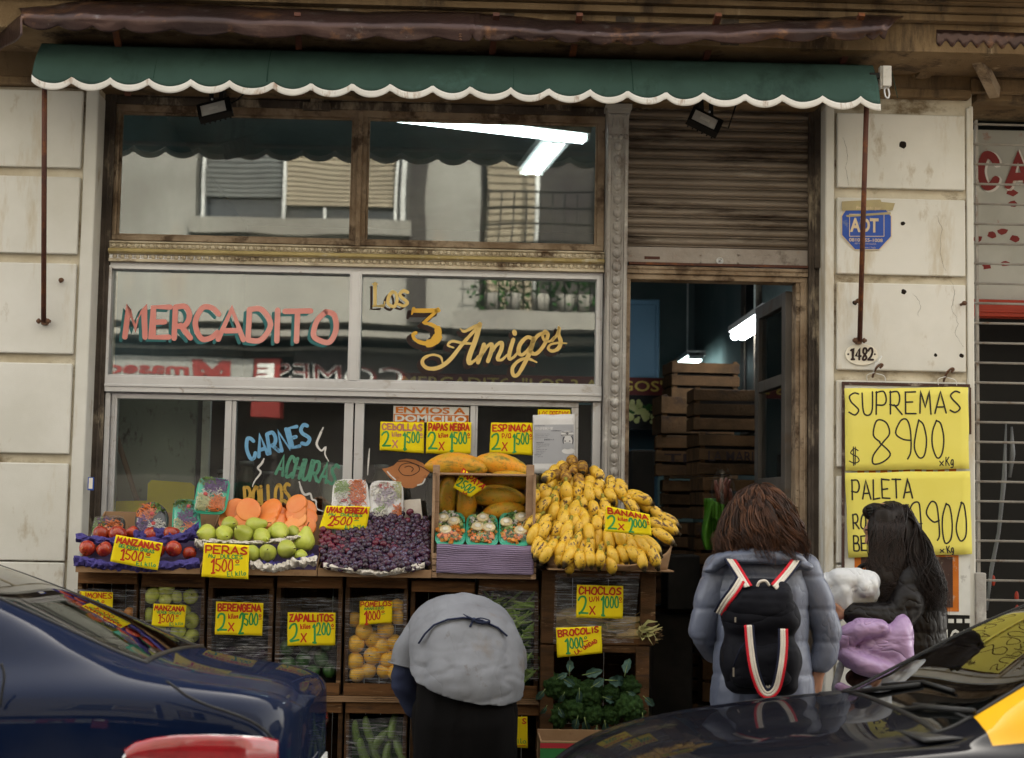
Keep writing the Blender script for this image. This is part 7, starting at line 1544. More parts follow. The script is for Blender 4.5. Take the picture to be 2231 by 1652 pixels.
def V(x, y, Y): return P(x, y, Y)
def fold(p, s=9, a=.006, seed=0, st=(1, 1, 1)): return a * noise.noise((p.x * s * st[0] + seed, p.y * s * st[1], p.z * s * st[2]))
def crease(p, s, a, seed=0, st=(1, 1, 1)): return -a * (1 - abs(noise.noise((p.x * s * st[0] + seed, p.y * s * st[1], p.z * s * st[2]))) * 4) if abs(noise.noise((p.x * s * st[0] + seed, p.y * s * st[1], p.z * s * st[2]))) < .25 else 0
M['skin'] = mat('skin', (.46, .25, .17), (.40, .21, .14), .5, 9, .05, 90, sss=.08)
def hand(wrist, d, palm_n, side, k=1.0, curl=.6):
    "chains of a relaxed hand: d = direction of the fingers, palm_n = where the palm looks"
    d, palm_n = Vector(d).normalized(), Vector(palm_n).normalized(); w = d.cross(palm_n).normalized() * side
    c = Vector(wrist) + d * .045 * k; ch = [[(Vector(wrist), .026 * k, .022 * k, .026 * k), (c, .03 * k, .022 * k, .03 * k), (c + d * .035 * k, .03 * k, .018 * k, .028 * k)]]
    for i, (o, L) in enumerate(((-.03, .062), (-.010, .078), (.010, .072), (.029, .055))):
        p = c + d * .04 * k + w * o * k; pts = [(p, .0095 * k)]; dd = d.copy()
        for s_ in (.45, .32, .25): dd = (dd + palm_n * curl * .5).normalized(); p = p + dd * L * s_ * 1.2 * k; pts.append((p, .0088 * k))
        ch.append(pts)
    p = c - w * .03 * k - d * .01 * k; ch.append([(p, .012 * k), (p - w * .022 * k + d * .02 * k + palm_n * .008, .0105 * k), (p - w * .026 * k + d * .048 * k + palm_n * .02, .009 * k)]); return ch
def head(c, look, k=1.0):
    "chains of a head with a face looking along `look`"
    c = Vector(c); f = Vector(look).normalized(); up = Vector((0, 0, 1)); up = (up - f * up.dot(f)).normalized(); s_ = f.cross(up); q = lambda a, b, d: c + f * a * k + s_ * b * k + up * d * k
    return [[(q(-.012, 0, .02), .09 * k, .09 * k, .1 * k)], [(q(.02, 0, -.03), .068 * k), (q(.045, 0, -.085), .036 * k)], [(q(.085, 0, .015), .012 * k), (q(.105, 0, -.022), .015 * k)], [(q(.082, -.03, .03), .016 * k), (q(.082, .03, .03), .016 * k)],
            [(q(.082, -.016, -.058), .011 * k), (q(.088, 0, -.056), .012 * k), (q(.082, .016, -.058), .011 * k)], [(q(.055, -.045, -.015), .026 * k)], [(q(.055, .045, -.015), .026 * k)], [(q(-.005, -.088, -.01), .012 * k, .014 * k, .028 * k)], [(q(-.005, .088, -.01), .012 * k, .014 * k, .028 * k)], [(q(-.02, 0, -.08), .055 * k), (q(-.035, 0, -.16), .055 * k)]]
def facebits(t, c, look, k=1.0):
    c = Vector(c); f = Vector(look).normalized(); up = Vector((0, 0, 1)); up = (up - f * up.dot(f)).normalized(); s_ = f.cross(up); q = lambda a, b, d: c + f * a * k + s_ * b * k + up * d * k
    for sg in (-1, 1):
        mb = MB(); mb.ell(tuple(q(.078, sg * .032, .008)), .012 * k, 10, 7); mb.ell(tuple(q(.087, sg * .032, .008)), .0055 * k, 8, 6, 1); mb.build('eye', [M['white_paint'], M['black']], t)
        mb = MB(); mb.tube([q(.086, sg * .012, .03), q(.09, sg * .032, .036), q(.075, sg * .055, .03)], .004 * k, 5); mb.build('eyebrow', M['hair_dark'], t)
    mb = MB(); mb.tube([q(.088, -.022, -.058), q(.1, 0, -.056), q(.088, .022, -.058)], [.002, .006, .002], 6, flat=.8); mb.build('lips', M['lips'], t)
def hairmat(name, a, b): return mat(name, a, b, .42, 30, .3, 200, spec=.22, rvar=.05)
M['hair_dark'] = hairmat('hair_dark', (.007, .0045, .004), (.013, .008, .0065)); M['hair_brown'] = hairmat('hair_brown', (.035, .015, .009), (.065, .028, .016)); M['lips'] = mat('lips', (.35, .1, .09), None, .4)

# ---- the bending man
M['shirt_grey'] = mat('shirt_grey', (.25, .262, .295), (.205, .213, .24), .9, 5, .25, 300, wr=(3.4, .34, .035, (1.1, .5, .6)), dirt=((.13, .11, .10), .13, 7), dirt2=((.2, .175, .16), .16, 2.4))
M['navy_sleeve'] = mat('navy_sleeve', (.035, .045, .09), (.025, .03, .065), .8, 9, .1, 90); M['black_cloth'] = mat('black_cloth', (.005, .0045, .005), (.003, .0028, .003), .9, 5, .2, 120)
mt = thing('person', 'person in grey shirt and black apron bending over the crates, back to the street', 'person', (P(1015, 1500, -1).x, -1, .134))
gx = P(1015, 1500, -1).x
tor = [(V(1020, 1485, -1.0), .19, .13, .14), (V(1016, 1425, -.93), .20, .15, .16), (V(1004, 1380, -.8), .19, .14, .125), (V(1000, 1402, -.68), .17, .09, .10)]
arm_l = [(V(932, 1372, -.76), .066), (V(886, 1425, -.79), .048), (V(878, 1490, -.79), .044), (V(905, 1540, -.72), .042), (V(925, 1568, -.63), .03)]
arm_r = [(V(1078, 1375, -.76), .08), (V(1105, 1430, -.74), .062), (V(1098, 1490, -.7), .05), (V(1065, 1530, -.64), .04)]
legs = [[(Vector((gx + s * .09, -1.0, .82)), .11), (Vector((gx + s * .115, -1.0, .5)), .085), (Vector((gx + s * .12, -1.02, .2)), .06), (Vector((gx + s * .12, -1.1, .16)), .045, .1, .04)] for s in (-1, 1)]
hd = V(998, 1462, -.60)
bobj(blob([tor, arm_l, arm_r, *legs, *head(hd, (0, .5, -.8)), [(V(1000, 1405, -.66), .06), (hd, .06)], *hand(V(925, 1568, -.63), (.1, .3, -.9), (.3, .9, .2), 1), *hand(V(1065, 1530, -.64), (-.1, .3, -.9), (-.3, .9, .2), -1)], .011, 3), 'body', M['skin'], mt)
def shd(p, n): return .010 + fold(p, 6, .005, 1) + (crease(p, 6, .013, 4, (1.2, .6, .4)) + crease(p, 13, .006, 9, (.5, .6, 1.2))) * (1 if p.z < P(1000, 1450, -1.1).z else .45)
h0, h1 = P(899, 1492, -1.15), P(1138, 1545, -1.15); nh = (h1 - h0).cross(Vector((0, 1, .3))).normalized()
if nh.z > 0: nh = -nh
tor2 = [(V(1018, 1545, -1.0), .238, .195, .14), (V(1019, 1485, -1.03), .24, .185, .16), (V(1016, 1418, -.96), .245, .19, .19), (V(1004, 1372, -.8), .23, .18, .157), (V(1000, 1398, -.68), .205, .115, .125)]
sl = [(V(932, 1368, -.76), .08), (V(890, 1415, -.79), .066), (V(872, 1475, -.80), .057)]; sr = [(V(1078, 1372, -.76), .09), (V(1108, 1430, -.74), .08), (V(1112, 1480, -.72), .07)]
cs = (P(876, 1450, -.80), (P(872, 1475, -.80) - P(888, 1415, -.79)).normalized())
bobj([blob([tor2], .011, 8, shd, [(h0, nh)]), blob([sl], .010, 6, lambda p, n: .004 + fold(p, 12, .006, 7), [cs]), blob([sr], .010, 6, lambda p, n: .004 + fold(p, 12, .006, 8), [(P(1112, 1462, -.72), (P(1112, 1480, -.72) - P(1095, 1410, -.75)).normalized())])], 'shirt', M['shirt_grey'], mt, .004)
mb = MB(); c = cs[0]; u_ = cs[1].orthogonal().normalized(); w2_ = cs[1].cross(u_)
mb.tube([c + (u_ * math.cos(a) + w2_ * math.sin(a)) * .0625 for a in [i * .314 for i in range(21)]], .004, 5, caps=False); mb.build('cuff', M['shirt_grey'], mt)
for q_ in [blob([[(V(884, 1422, -.79), .05), (V(878, 1490, -.79), .052), (V(903, 1538, -.73), .05), (V(920, 1560, -.66), .04)]], .010, 5, lambda p, n: .004 + fold(p, 14, .008, 3, (1, 1, 2))), blob([[(V(1100, 1430, -.74), .06), (V(1098, 1490, -.7), .056), (V(1070, 1526, -.65), .044)]], .010, 5, lambda p, n: .004 + fold(p, 14, .008, 5))]: bobj(q_, 'sleeve', M['navy_sleeve'], mt)
z_w = P(1018, 1500, -1.05).z
bobj(blob([[(Vector((gx + .0, -1.0, z_w + .02)), .215, .165, .1), (Vector((gx, -1.02, z_w - .15)), .228, .18, .14), (Vector((gx, -1.0, z_w - .4)), .235, .17, .14), (Vector((gx, -.99, z_w - .62)), .235, .16, .1)]], .012, 6, lambda p, n: fold(p, 6, .012, 2, (2.2, 1, .4))), 'apron', M['black_cloth'], mt)
bobj(blob([[(Vector((gx + s * .1, -1.0, .75)), .13), (Vector((gx + s * .115, -.98, .5)), .105), (Vector((gx + s * .12, -1.0, .24)), .09)] for s in (-1, 1)], .012, 5, lambda p, n: fold(p, 9, .01, 3)), 'trousers', M['black_cloth'], mt)
mb = MB()
for s in (-1, 1): mb.ell((gx + s * .12, -1.06, .175), (.05, .13, .045), 14, 8)
mb.build('shoes', M['black'], mt)
bobj(blob([[(hd, .1, .1, .1)]], .012, 2, lambda p, n: .008), 'hair', M['hair_dark'], mt)
ring = []                                             # apron string across the back, with its bow
def on_back(x, y, k=.014):
    a = CAM; d = (P(x, y, 0) - CAM).normalized(); best = None
    for i in range(400):
        p = a + d * (6.2 + i * .004)
        for e in tor2 + [tuple([tor2[j][0].lerp(tor2[j + 1][0], f)] + [tor2[j][q] + (tor2[j + 1][q] - tor2[j][q]) * f for q in (1, 2, 3)]) for j in range(4) for f in (.25, .5, .75)]:
            r = p - e[0]
            if (r.x / (e[1] + k)) ** 2 + (r.y / (e[2] + k)) ** 2 + (r.z / (e[3] + k)) ** 2 < 1: return p - d * .004
    return P(x, y, -1.0)
mb = MB(); pts = [(912, 1402), (925, 1382), (945, 1362), (975, 1350), (1010, 1346), (1050, 1352), (1085, 1368), (1105, 1386)]
mb.tube([on_back(x, y) for x, y in pts], .0085, 6, flat=.5); mb.build('apron_string', M['navy_sleeve'], mt)
mb = MB(); q = on_back(1032, 1350)
mb.tube(catmull([tuple(q + Vector(v)) for v in ((0, -.006, 0), (-.025, -.02, .012), (-.045, -.02, .024))], 4), [.008, .012, .012, .012, .010, .008, .007, .005, .003], 6, flat=.4); mb.tube(catmull([tuple(q + Vector(v)) for v in ((0, -.006, 0), (.03, -.022, .008), (.062, -.012, .0), (.066, -.015, -.008), (.03, -.02, -.012), (0, -.008, -.004))], 4), .007, 6, flat=.4); mb.ell(tuple(q + Vector((0, -.012, 0))), (.012, .01, .01), 8, 6); mb.tube([q, q + Vector((-.015, -.016, -.03))], .006, 6, flat=.4)
mb.build('bow', M['navy_sleeve'], mt)

# ---- woman in the blue jacket with the backpack
M['puffer_blue'] = mat('puffer_blue', (.13, .15, .215), (.10, .118, .175), .38, 3, .12, 120, spec=.5, wr=(6, .33, .03, (1.6, 1, .7)))
YB = -1.15
wt = thing('person', 'person with curly brown hair in a long blue grey puffer coat, wearing the black backpack', 'person', (P(1660, 1400, YB).x, YB, .134))
hw = V(1655, 1128, YB - .0); wx = P(1660, 1450, YB).x
torso = [(V(1655, 1238, YB), .17, .11, .06), (V(1657, 1300, YB), .18, .12, .11), (V(1660, 1390, YB), .165, .115, .12), (V(1660, 1480, YB), .19, .14, .12)]
al = [(V(1565, 1245, YB), .06), (V(1528, 1370, YB + .02), .045), (V(1582, 1425, YB + .2), .035), (V(1605, 1420, YB + .26), .028)]
ar = [(V(1752, 1245, YB), .06), (V(1800, 1370, YB), .045), (V(1785, 1458, YB - .02), .032)]
lg = [[(Vector((wx + s * .09, YB, .85)), .1), (Vector((wx + s * .09, YB, .5)), .06), (Vector((wx + s * .09, YB + .02, .2)), .045), (Vector((wx + s * .09, YB + .08, .165)), .04, .09, .03)] for s in (-1, 1)]
bobj(blob([torso, al, ar, *lg, *head(hw, (.1, .95, -.25), .97), *hand(V(1783, 1460, YB - .02), (-.12, .1, -1), (-.7, .6, 0), -1), *hand(V(1603, 1420, YB + .26), (.7, .6, -.2), (0, 0, -1), 1)], .010, 2), 'body', M['skin'], wt)
def quilt(z, s, k=1.0):
    q = (z / s) % 1.0 - .5; return k * (.001 * math.cos(2 * math.pi * q) - .0045 * math.exp(-((abs(q) - .5) / .07) ** 2))
def jq(p, n): return quilt(p.z + .02 * noise.noise((p.x * 3, p.y * 3, 0)), .135) + fold(p, 7, .006, 2, (1.6, 1, .8))
coat = [(V(1655, 1232, YB), .205, .125, .065), (V(1657, 1290, YB), .215, .145, .11), (V(1660, 1390, YB), .205, .145, .12), (V(1662, 1480, YB), .222, .165, .12), (V(1660, 1590, YB), .235, .175, .12), (V(1660, 1690, YB), .24, .18, .12)]
sl1 = [(V(1572, 1243, YB), .078), (V(1546, 1310, YB), .07), (V(1530, 1375, YB + .02), .064), (V(1560, 1412, YB + .12), .066), (V(1590, 1422, YB + .22), .055)]
sl2 = [(V(1750, 1243, YB), .078), (V(1782, 1310, YB), .072), (V(1803, 1375, YB), .066), (V(1795, 1430, YB - .01), .058), (V(1787, 1450, YB - .02), .046)]
bobj([blob([coat], .010, 5, jq), blob([sl1], .009, 5, jq), blob([sl2], .009, 5, jq)], 'puffer_coat', M['puffer_blue'], wt)
hood = [[(V(1545, 1240, YB - .08), .035, .05, .02), (V(1580, 1216, YB - .11), .05, .05, .028), (V(1655, 1204, YB - .14), .07, .05, .036), (V(1722, 1216, YB - .12), .05, .05, .03), (V(1758, 1234, YB - .1), .035, .05, .022)], [(V(1625, 1216, YB - .15), .08, .04, .03), (V(1690, 1218, YB - .15), .08, .04, .03)]]
bobj(blob(hood, .009, 4, lambda p, n: fold(p, 9, .008, 9, (.5, 1, 2.4)) + crease(p, 9, .007, 2, (.5, 1, 2.2))), 'hood', M['puffer_blue'], wt)
M['coat_print'] = mat('coat_print', (.06, .07, .10), None, .5)
mb = MB(); o = V(1648, 1206, YB - .243); fontmesh(mb, 'PORTSAID', o + Vector((0, -.012, 0)), (1, 0, 0), (0, .1, .99), .012, 0, .075); mb.build('lettering', M['coat_print'], wt)
bobj(blob([[(Vector((wx + s * .09, YB, .75)), .1), (Vector((wx + s * .09, YB, .5)), .085), (Vector((wx + s * .09, YB + .02, .22)), .07)] for s in (-1, 1)], .012, 4), 'trousers', M['black_cloth'], wt)
mb = MB()
for s in (-1, 1): mb.ell((wx + s * .09, YB + .05, .175), (.045, .12, .045), 14, 8)
mb.build('shoes', M['black'], wt)
facebits(wt, hw, (.1, .95, -.25), .97)
rs = random.Random(5)
def curls(n, c, rx, ry, rz, mb, L=(.12, .2), rad_=.013, lowz=-.75, thick=.0042, mi=2):
    for i in range(n):
        th = rs.uniform(0, 2 * math.pi); zz_ = rs.uniform(lowz, 1); q = math.sqrt(max(0, 1 - zz_ * zz_)); d = Vector((q * math.cos(th), q * math.sin(th), zz_))
        k = rs.uniform(.78, 1.03); p = c + Vector((d.x * rx * k, d.y * ry * k, d.z * rz * k)); Ln = rs.uniform(*L); ph = rs.uniform(0, 6.28); tw = rs.uniform(2.2, 3.6) * (1 if rs.random() < .5 else -1)
        g = Vector((d.x * .6, d.y * .6, -.75 + d.z * .5)); u = g.cross(Vector((0, 1, .2))).normalized(); w = g.cross(u).normalized(); pts = []
        for k_ in range(15):
            t = k_ / 14; r = rad_ * (.5 + .8 * t) * rs.uniform(.9, 1.1); pts.append(p + g * Ln * t + Vector((0, 0, -.05 * t * t)) + (u * math.cos(ph + tw * 2 * math.pi * t) + w * math.sin(ph + tw * 2 * math.pi * t)) * r)
        mb.tube(pts, [thick * (1 - .75 * (k_ / 14) ** 2) for k_ in range(15)], 5, rs.randrange(mi), False, .6)
M['hair_brown2'] = hairmat('hair_brown2', (.07, .03, .016), (.12, .052, .027)); M['hair_brown3'] = hairmat('hair_brown3', (.018, .009, .006), (.035, .016, .01))
hc = V(1657, 1128, YB - .02)
b = blob([[(hc + Vector((0, 0, .01)), .12, .12, .112)], [(hc + Vector((0, .0, -.05)), .135, .11, .07)]], .012, 4, lambda p, n: fold(p, 26, .022, 3))
ho = bobj(b, 'hair', M['hair_brown3'], wt)
def waves(n, c, rx, ry, rz, drop, flare, mb, thick=.0027, mi=3):
    "locks of about a dozen strands each, flowing from the crown, then hanging in loose waves"
    for i in range(n // 12):
        th = rs.uniform(0, 2 * math.pi); f0 = rs.uniform(.03, 1.2); kk = rs.uniform(.92, 1.12); ph = rs.uniform(0, 6.28); A = rs.uniform(.012, .027); fr = rs.uniform(1.3, 2.6); dz = drop * rs.uniform(.6, 1.1); N_ = 22; ci = rs.randrange(mi)
        for m_ in range(12):
            o1, o2, o3 = rs.gauss(0, .07), rs.gauss(0, .04), rs.gauss(0, .45); pts = []; k = kk + rs.gauss(0, .018)
            for j in range(N_):
                t = j / (N_ - 1); f = f0 + o2 + (1.62 - f0) * min(1, t * 1.5); a_ = th + o1 * (1 - .45 * t); d = Vector((math.sin(f) * math.cos(a_), math.sin(f) * math.sin(a_), math.cos(f)))
                p = c + Vector((d.x * rx, d.y * ry, d.z * rz)) * k; h_ = max(0, t - .5) * 2
                p += Vector((math.cos(a_) * flare * math.sin(h_ * 1.9), math.sin(a_) * flare * .6 * math.sin(h_ * 1.9), -dz * h_ * (1 + o2)))
                a = ph + o3 * t + t * fr * 6.28; tn = Vector((-math.sin(a_), math.cos(a_), 0)); p += (tn * math.sin(a) + d * math.cos(a) * .75) * A * (.25 + t); pts.append(p)
            mb.tube(pts, [thick * (.7 + .5 * math.sin(math.pi * min(1, j / (N_ - 1) * 1.1))) * (1 - .75 * max(0, j / (N_ - 1) - .6) / .4) for j in range(N_)], 4, ci if rs.random() < .75 else rs.randrange(mi), False, .6)
mb = MB(); waves(2300, hc + Vector((0, 0, .004)), .122, .125, .124, .165, .058, mb); mb.build('curls', [M['hair_brown'], M['hair_brown2'], M['hair_brown3']], ho)

# backpack
M['pack'] = mat('pack', (.007, .0075, .012), (.004, .0045, .008), .7, 9, .15, 200, wr=(3.5, .4, .04, (1, 1, 1.5))); M['strap_white'] = mat('strap_white', (.72, .66, .58), None, .7, bump=.2, bsc=400); M['strap_red'] = mat('strap_red', (.60, .02, .035), None, .6, bump=.2, bsc=400); M['strap_navy'] = mat('strap_navy', (.015, .018, .04), None, .7); M['zip'] = mat('zip', (.4, .36, .3), None, .4, metal=.6)
YP = YB - .235; bp = thing('backpack', 'black backpack with red, white and navy straps on the back of the curly haired person', 'backpack', V(1655, 1500, YP))
def pk(p, n): return fold(p, 7, .008, 6, (1, 1, 1.6))
bobj(blob([[(V(1620, 1290, YP), .07, .075, .055), (V(1690, 1290, YP), .07, .075, .055)], [(V(1612, 1345, YP - .01), .085, .095, .09), (V(1700, 1345, YP - .01), .085, .095, .09)], [(V(1608, 1440, YP - .01), .082, .1, .11), (V(1705, 1440, YP - .01), .082, .1, .11), ], [(V(1612, 1485, YP), .07, .08, .05), (V(1702, 1490, YP), .07, .08, .05)], [(V(1655, 1380, YP), .15, .085, .2)]], .010, 8, pk), 'bag', M['pack'], bp)
bobj(blob([[(V(1618, 1296, YP - .03), .06, .07, .03), (V(1694, 1296, YP - .03), .06, .07, .03)], [(V(1618, 1325, YP - .055), .065, .05, .05), (V(1696, 1328, YP - .055), .065, .05, .05)]], .010, 6, lambda p, n: .004 + fold(p, 10, .012, 1, (.6, 1, 2))), 'flap', M['pack'], bp)
bobj(blob([[(V(1622, 1435, YP - .07), .065, .045, .07), (V(1692, 1437, YP - .07), .065, .045, .07)], [(V(1622, 1468, YP - .066), .065, .045, .055), (V(1692, 1470, YP - .066), .065, .045, .055)]], .010, 6, lambda p, n: fold(p, 12, .010, 4)), 'front_pocket', M['pack'], bp)
def strap(pts, wd, name, flip=False, th=.003, nrm=Vector((0, -1, .15))):
    pts = catmull([tuple(p) for p in pts], 6); pts = [Vector(p) for p in pts]; mb = MB(); n = len(pts)
    cols = [2, 0, 0, 1] if not flip else [1, 0, 0, 2]; fr = (-.5, -.28, 0, .24, .5) if not flip else (-.5, -.24, 0, .28, .5)
    rows = []
    for i, p in enumerate(pts):
        d = (pts[min(i + 1, n - 1)] - pts[max(i - 1, 0)]).normalized(); s_ = d.cross(nrm).normalized(); rows.append([p + s_ * wd * f for f in fr])
    for k in range(4):
        vs = [v for r_ in rows for v in (r_[k], r_[k + 1])]; mb.add(vs, [(2 * i, 2 * i + 1, 2 * i + 3, 2 * i + 2) for i in range(n - 1)], cols[k], True)
    o = mb.build(name, [M['strap_white'], M['strap_red'], M['strap_navy']], bp); m = o.modifiers.new('s', 'SOLIDIFY'); m.thickness = th; return o
strap([V(1583, 1208, YB - .13), V(1597, 1228, YB - .19), V(1612, 1252, YB - .235), V(1628, 1278, YP - .08)], .042, 'shoulder_strap', True)
strap([V(1745, 1205, YB - .12), V(1728, 1232, YB - .19), V(1710, 1255, YB - .235), V(1688, 1280, YP - .08)], .042, 'shoulder_strap')
strap([V(1614, 1262, YP - .075), V(1600, 1285, YP - .09), V(1580, 1312, YP - .08), V(1565, 1338, YP - .03)], .042, 'side_strap', True)
strap([V(1632, 1362, YP - .125), V(1636, 1410, YP - .14), V(1644, 1460, YP - .15), V(1658, 1500, YP - .14), V(1673, 1513, YP - .14), V(1690, 1500, YP - .14), V(1700, 1462, YP - .15), V(1706, 1415, YP - .14), V(1706, 1370, YP - .125)], .040, 'carry_loop', False, nrm=Vector((0, -1, .02)))
mb = MB(); mb.tube(catmull([tuple(V(1650, 1278, YP - .085)), tuple(V(1655, 1268, YP - .09)), tuple(V(1668, 1266, YP - .09)), tuple(V(1676, 1276, YP - .085))], 4), .006, 6); mb.build('grab_handle', M['strap_white'], bp)
mb = MB(); mb.tube([V(1598, 1452, YP - .11), V(1612, 1415, YP - .12), V(1625, 1398, YP - .125)], .003, 5); mb.build('zipper', M['strap_navy'], bp); mb = MB(); q = V(1598, 1455, YP - .118); mb.box(q.x - .003, q.x + .003, q.y - .003, q.y, q.z - .035, q.z, 0); q = V(1602, 1345, YP - .125); mb.box(q.x - .003, q.x + .003, q.y - .003, q.y, q.z - .02, q.z, 0); mb.build('zip_pull', M['zip'], bp)
mb = MB(); o = V(1648, 1499, YP - .135); fontmesh(mb, 'Butelab', o, (1, 0, 0), (0, 0, 1), .012, 0, .06); mb.build('lettering', M['strap_white'], bp)

# ---- dark haired woman carrying two coats
M['puffer_black'] = mat('puffer_black', (.009, .007, .007), (.006, .005, .0055), .4, 3, .2, 80, spec=.22, wr=(6, .55, .035, (1.3, 1, 1))); M['puffer_lilac'] = mat('puffer_lilac', (.44, .30, .52), (.38, .25, .46), .34, 4, .15, 80, wr=(6, .65, .045, (1, 1, 1.3))); M['puffer_white'] = mat('puffer_white', (.68, .70, .73), (.62, .64, .67), .38, 4, .1, 80, wr=(5, .6, .04, (1.2, 1, 1)))
YC2 = -.72; d2 = thing('person', 'person with long dark hair in a black puffer jacket looking down beside the price posters', 'person', (P(1985, 1500, YC2).x, YC2, .134)); h2 = V(1930, 1152, YC2); dx = P(1995, 1450, YC2).x; lk = (-.85, .12, -.42)
tb = [(V(1978, 1262, YC2), .14, .11, .06), (V(1985, 1310, YC2), .135, .12, .1), (V(1992, 1400, YC2), .125, .11, .1), (V(1995, 1490, YC2), .15, .13, .1)]
na = [(V(1985, 1265, YC2 - .1), .055), (V(1950, 1352, YC2 - .16), .042), (V(1850, 1335, YC2 - .18), .03)]
fa_ = [(V(1968, 1262, YC2 + .12), .055), (V(1935, 1350, YC2 + .1), .042), (V(1860, 1325, YC2 + .06), .03)]
lg = [[(Vector((dx, YC2 + s * .08, .85)), .1), (Vector((dx, YC2 + s * .08, .5)), .06), (Vector((dx + .02, YC2 + s * .08, .2)), .045), (Vector((dx - .06, YC2 + s * .08, .165)), .09, .04, .03)] for s in (-1, 1)]
bobj(blob([tb, na, fa_, *lg, *head(h2, lk, .97), *hand(V(1848, 1334, YC2 - .18), (-1, .1, -.2), (0, .8, .5), 1), *hand(V(1858, 1324, YC2 + .06), (-1, -.2, -.1), (0, -.5, .7), -1)], .010, 2), 'body', M['skin'], d2); facebits(d2, h2, lk, .97)
def bq(p, n): return quilt(p.z + .03 * noise.noise((p.x * 4, p.y * 3, 0)), .11, .8) + fold(p, 9, .007, 4, (1.4, 1, 1))
jb = [(V(1980, 1258, YC2), .165, .13, .06), (V(1988, 1310, YC2), .16, .14, .1), (V(1992, 1390, YC2), .15, .135, .1), (V(1994, 1480, YC2), .16, .15, .1)]
nsl = [(V(1985, 1262, YC2 - .1), .082), (V(1978, 1315, YC2 - .15), .082), (V(1950, 1352, YC2 - .17), .076), (V(1900, 1345, YC2 - .18), .068), (V(1858, 1337, YC2 - .18), .05)]
fsl = [(V(1968, 1262, YC2 + .12), .08), (V(1940, 1345, YC2 + .1), .07), (V(1870, 1328, YC2 + .07), .05)]
bobj([blob([jb], .010, 4, bq), blob([nsl], .009, 4, bq), blob([fsl], .010, 4, bq)], 'puffer_jacket', M['puffer_black'], d2)
bobj(blob([[(V(1915, 1240, YC2 - .06), .04, .06, .03), (V(1965, 1222, YC2 - .05), .05, .09, .035), (V(2010, 1240, YC2), .05, .09, .035)]], .009, 4, lambda p, n: fold(p, 16, .012, 3)), 'hood', M['puffer_black'], d2)
bobj(blob([[(Vector((dx, YC2 + s * .08, .8)), .11), (Vector((dx, YC2 + s * .08, .5)), .085), (Vector((dx, YC2 + s * .08, .22)), .07)] for s in (-1, 1)], .012, 4), 'trousers', M['black_cloth'], d2)
mb = MB()
for s in (-1, 1): mb.ell((dx - .03, YC2 + s * .08, .175), (.12, .045, .045), 14, 8)
mb.build('shoes', M['black'], d2)
M['hair_dark2'] = hairmat('hair_dark2', (.014, .008, .007), (.022, .013, .01))
b = blob([[(h2 + Vector((.025, -.0, .028)), .098, .105, .098)], [(V(1955, 1150, YC2), .095, .1, .1), (V(1982, 1210, YC2 - .02), .095, .11, .1), (V(2012, 1275, YC2 - .05), .085, .1, .07), (V(2030, 1310, YC2 - .06), .06, .08, .05)], [(V(1925, 1150, YC2 - .085), .075, .035, .09), (V(1922, 1215, YC2 - .11), .065, .03, .09), (V(1932, 1262, YC2 - .13), .06, .03, .06)], [(h2 + Vector((-.05, 0, .075)), .055, .07, .04)]], .010, 4, lambda p, n: fold(p, 40, .010, 3, (1, 1, .12)))
ho = bobj(b, 'hair', M['hair_dark'], d2); mb = MB(); rs = random.Random(8)
for i in range(900):
    t = rs.random(); y0 = rs.uniform(-.1, .1)
    a = h2 + Vector((.03 + rs.uniform(-.07, .06), y0 * .6, .10 + rs.uniform(-.02, .012)))
    side = rs.random()
    if side < .45: q = [a, h2 + Vector((.0 + rs.uniform(-.085, .06), -.118, .02)), V(1928 + rs.uniform(-36, 44), 1215, YC2 - .145), V(1925 + rs.uniform(-40, 60), 1265 + rs.uniform(-10, 20), YC2 - .15), V(1925 + rs.uniform(-40, 70), 1300 + rs.uniform(-25, 15), YC2 - .16)]
    else: q = [a, h2 + Vector((.11, y0, .03)), V(2010 + rs.uniform(-40, 26), 1205, YC2 + y0 - .04), V(2035 + rs.uniform(-45, 28), 1270, YC2 + y0 - .1), V(2042 + rs.uniform(-45, 26), 1325 + rs.uniform(-30, 20), YC2 + y0 - .1)]
    q = catmull([tuple(p) for p in q], 5); ph = rs.uniform(0, 6); q = [Vector(p) + Vector((math.sin(ph + k * .7), math.cos(ph + k * .6), 0)) * .006 * k / len(q) for k, p in enumerate(q)]
    mb.tube(q, [.0027 * (1 - .7 * (k / len(q)) ** 2) for k in range(len(q))], 4, rs.randrange(2), False, .6)
mb.build('long_strands', [M['hair_dark'], M['hair_dark2']], ho)
mb = MB(); q = V(1893, 1113, YC2 - .06)
for k in range(5): mb.ell(tuple(q + Vector((.004 * k, -.0, .014 - .012 * k))), (.016, .014, .011), 8, 6)
mb.build('hair_clip', M['black'], ho)
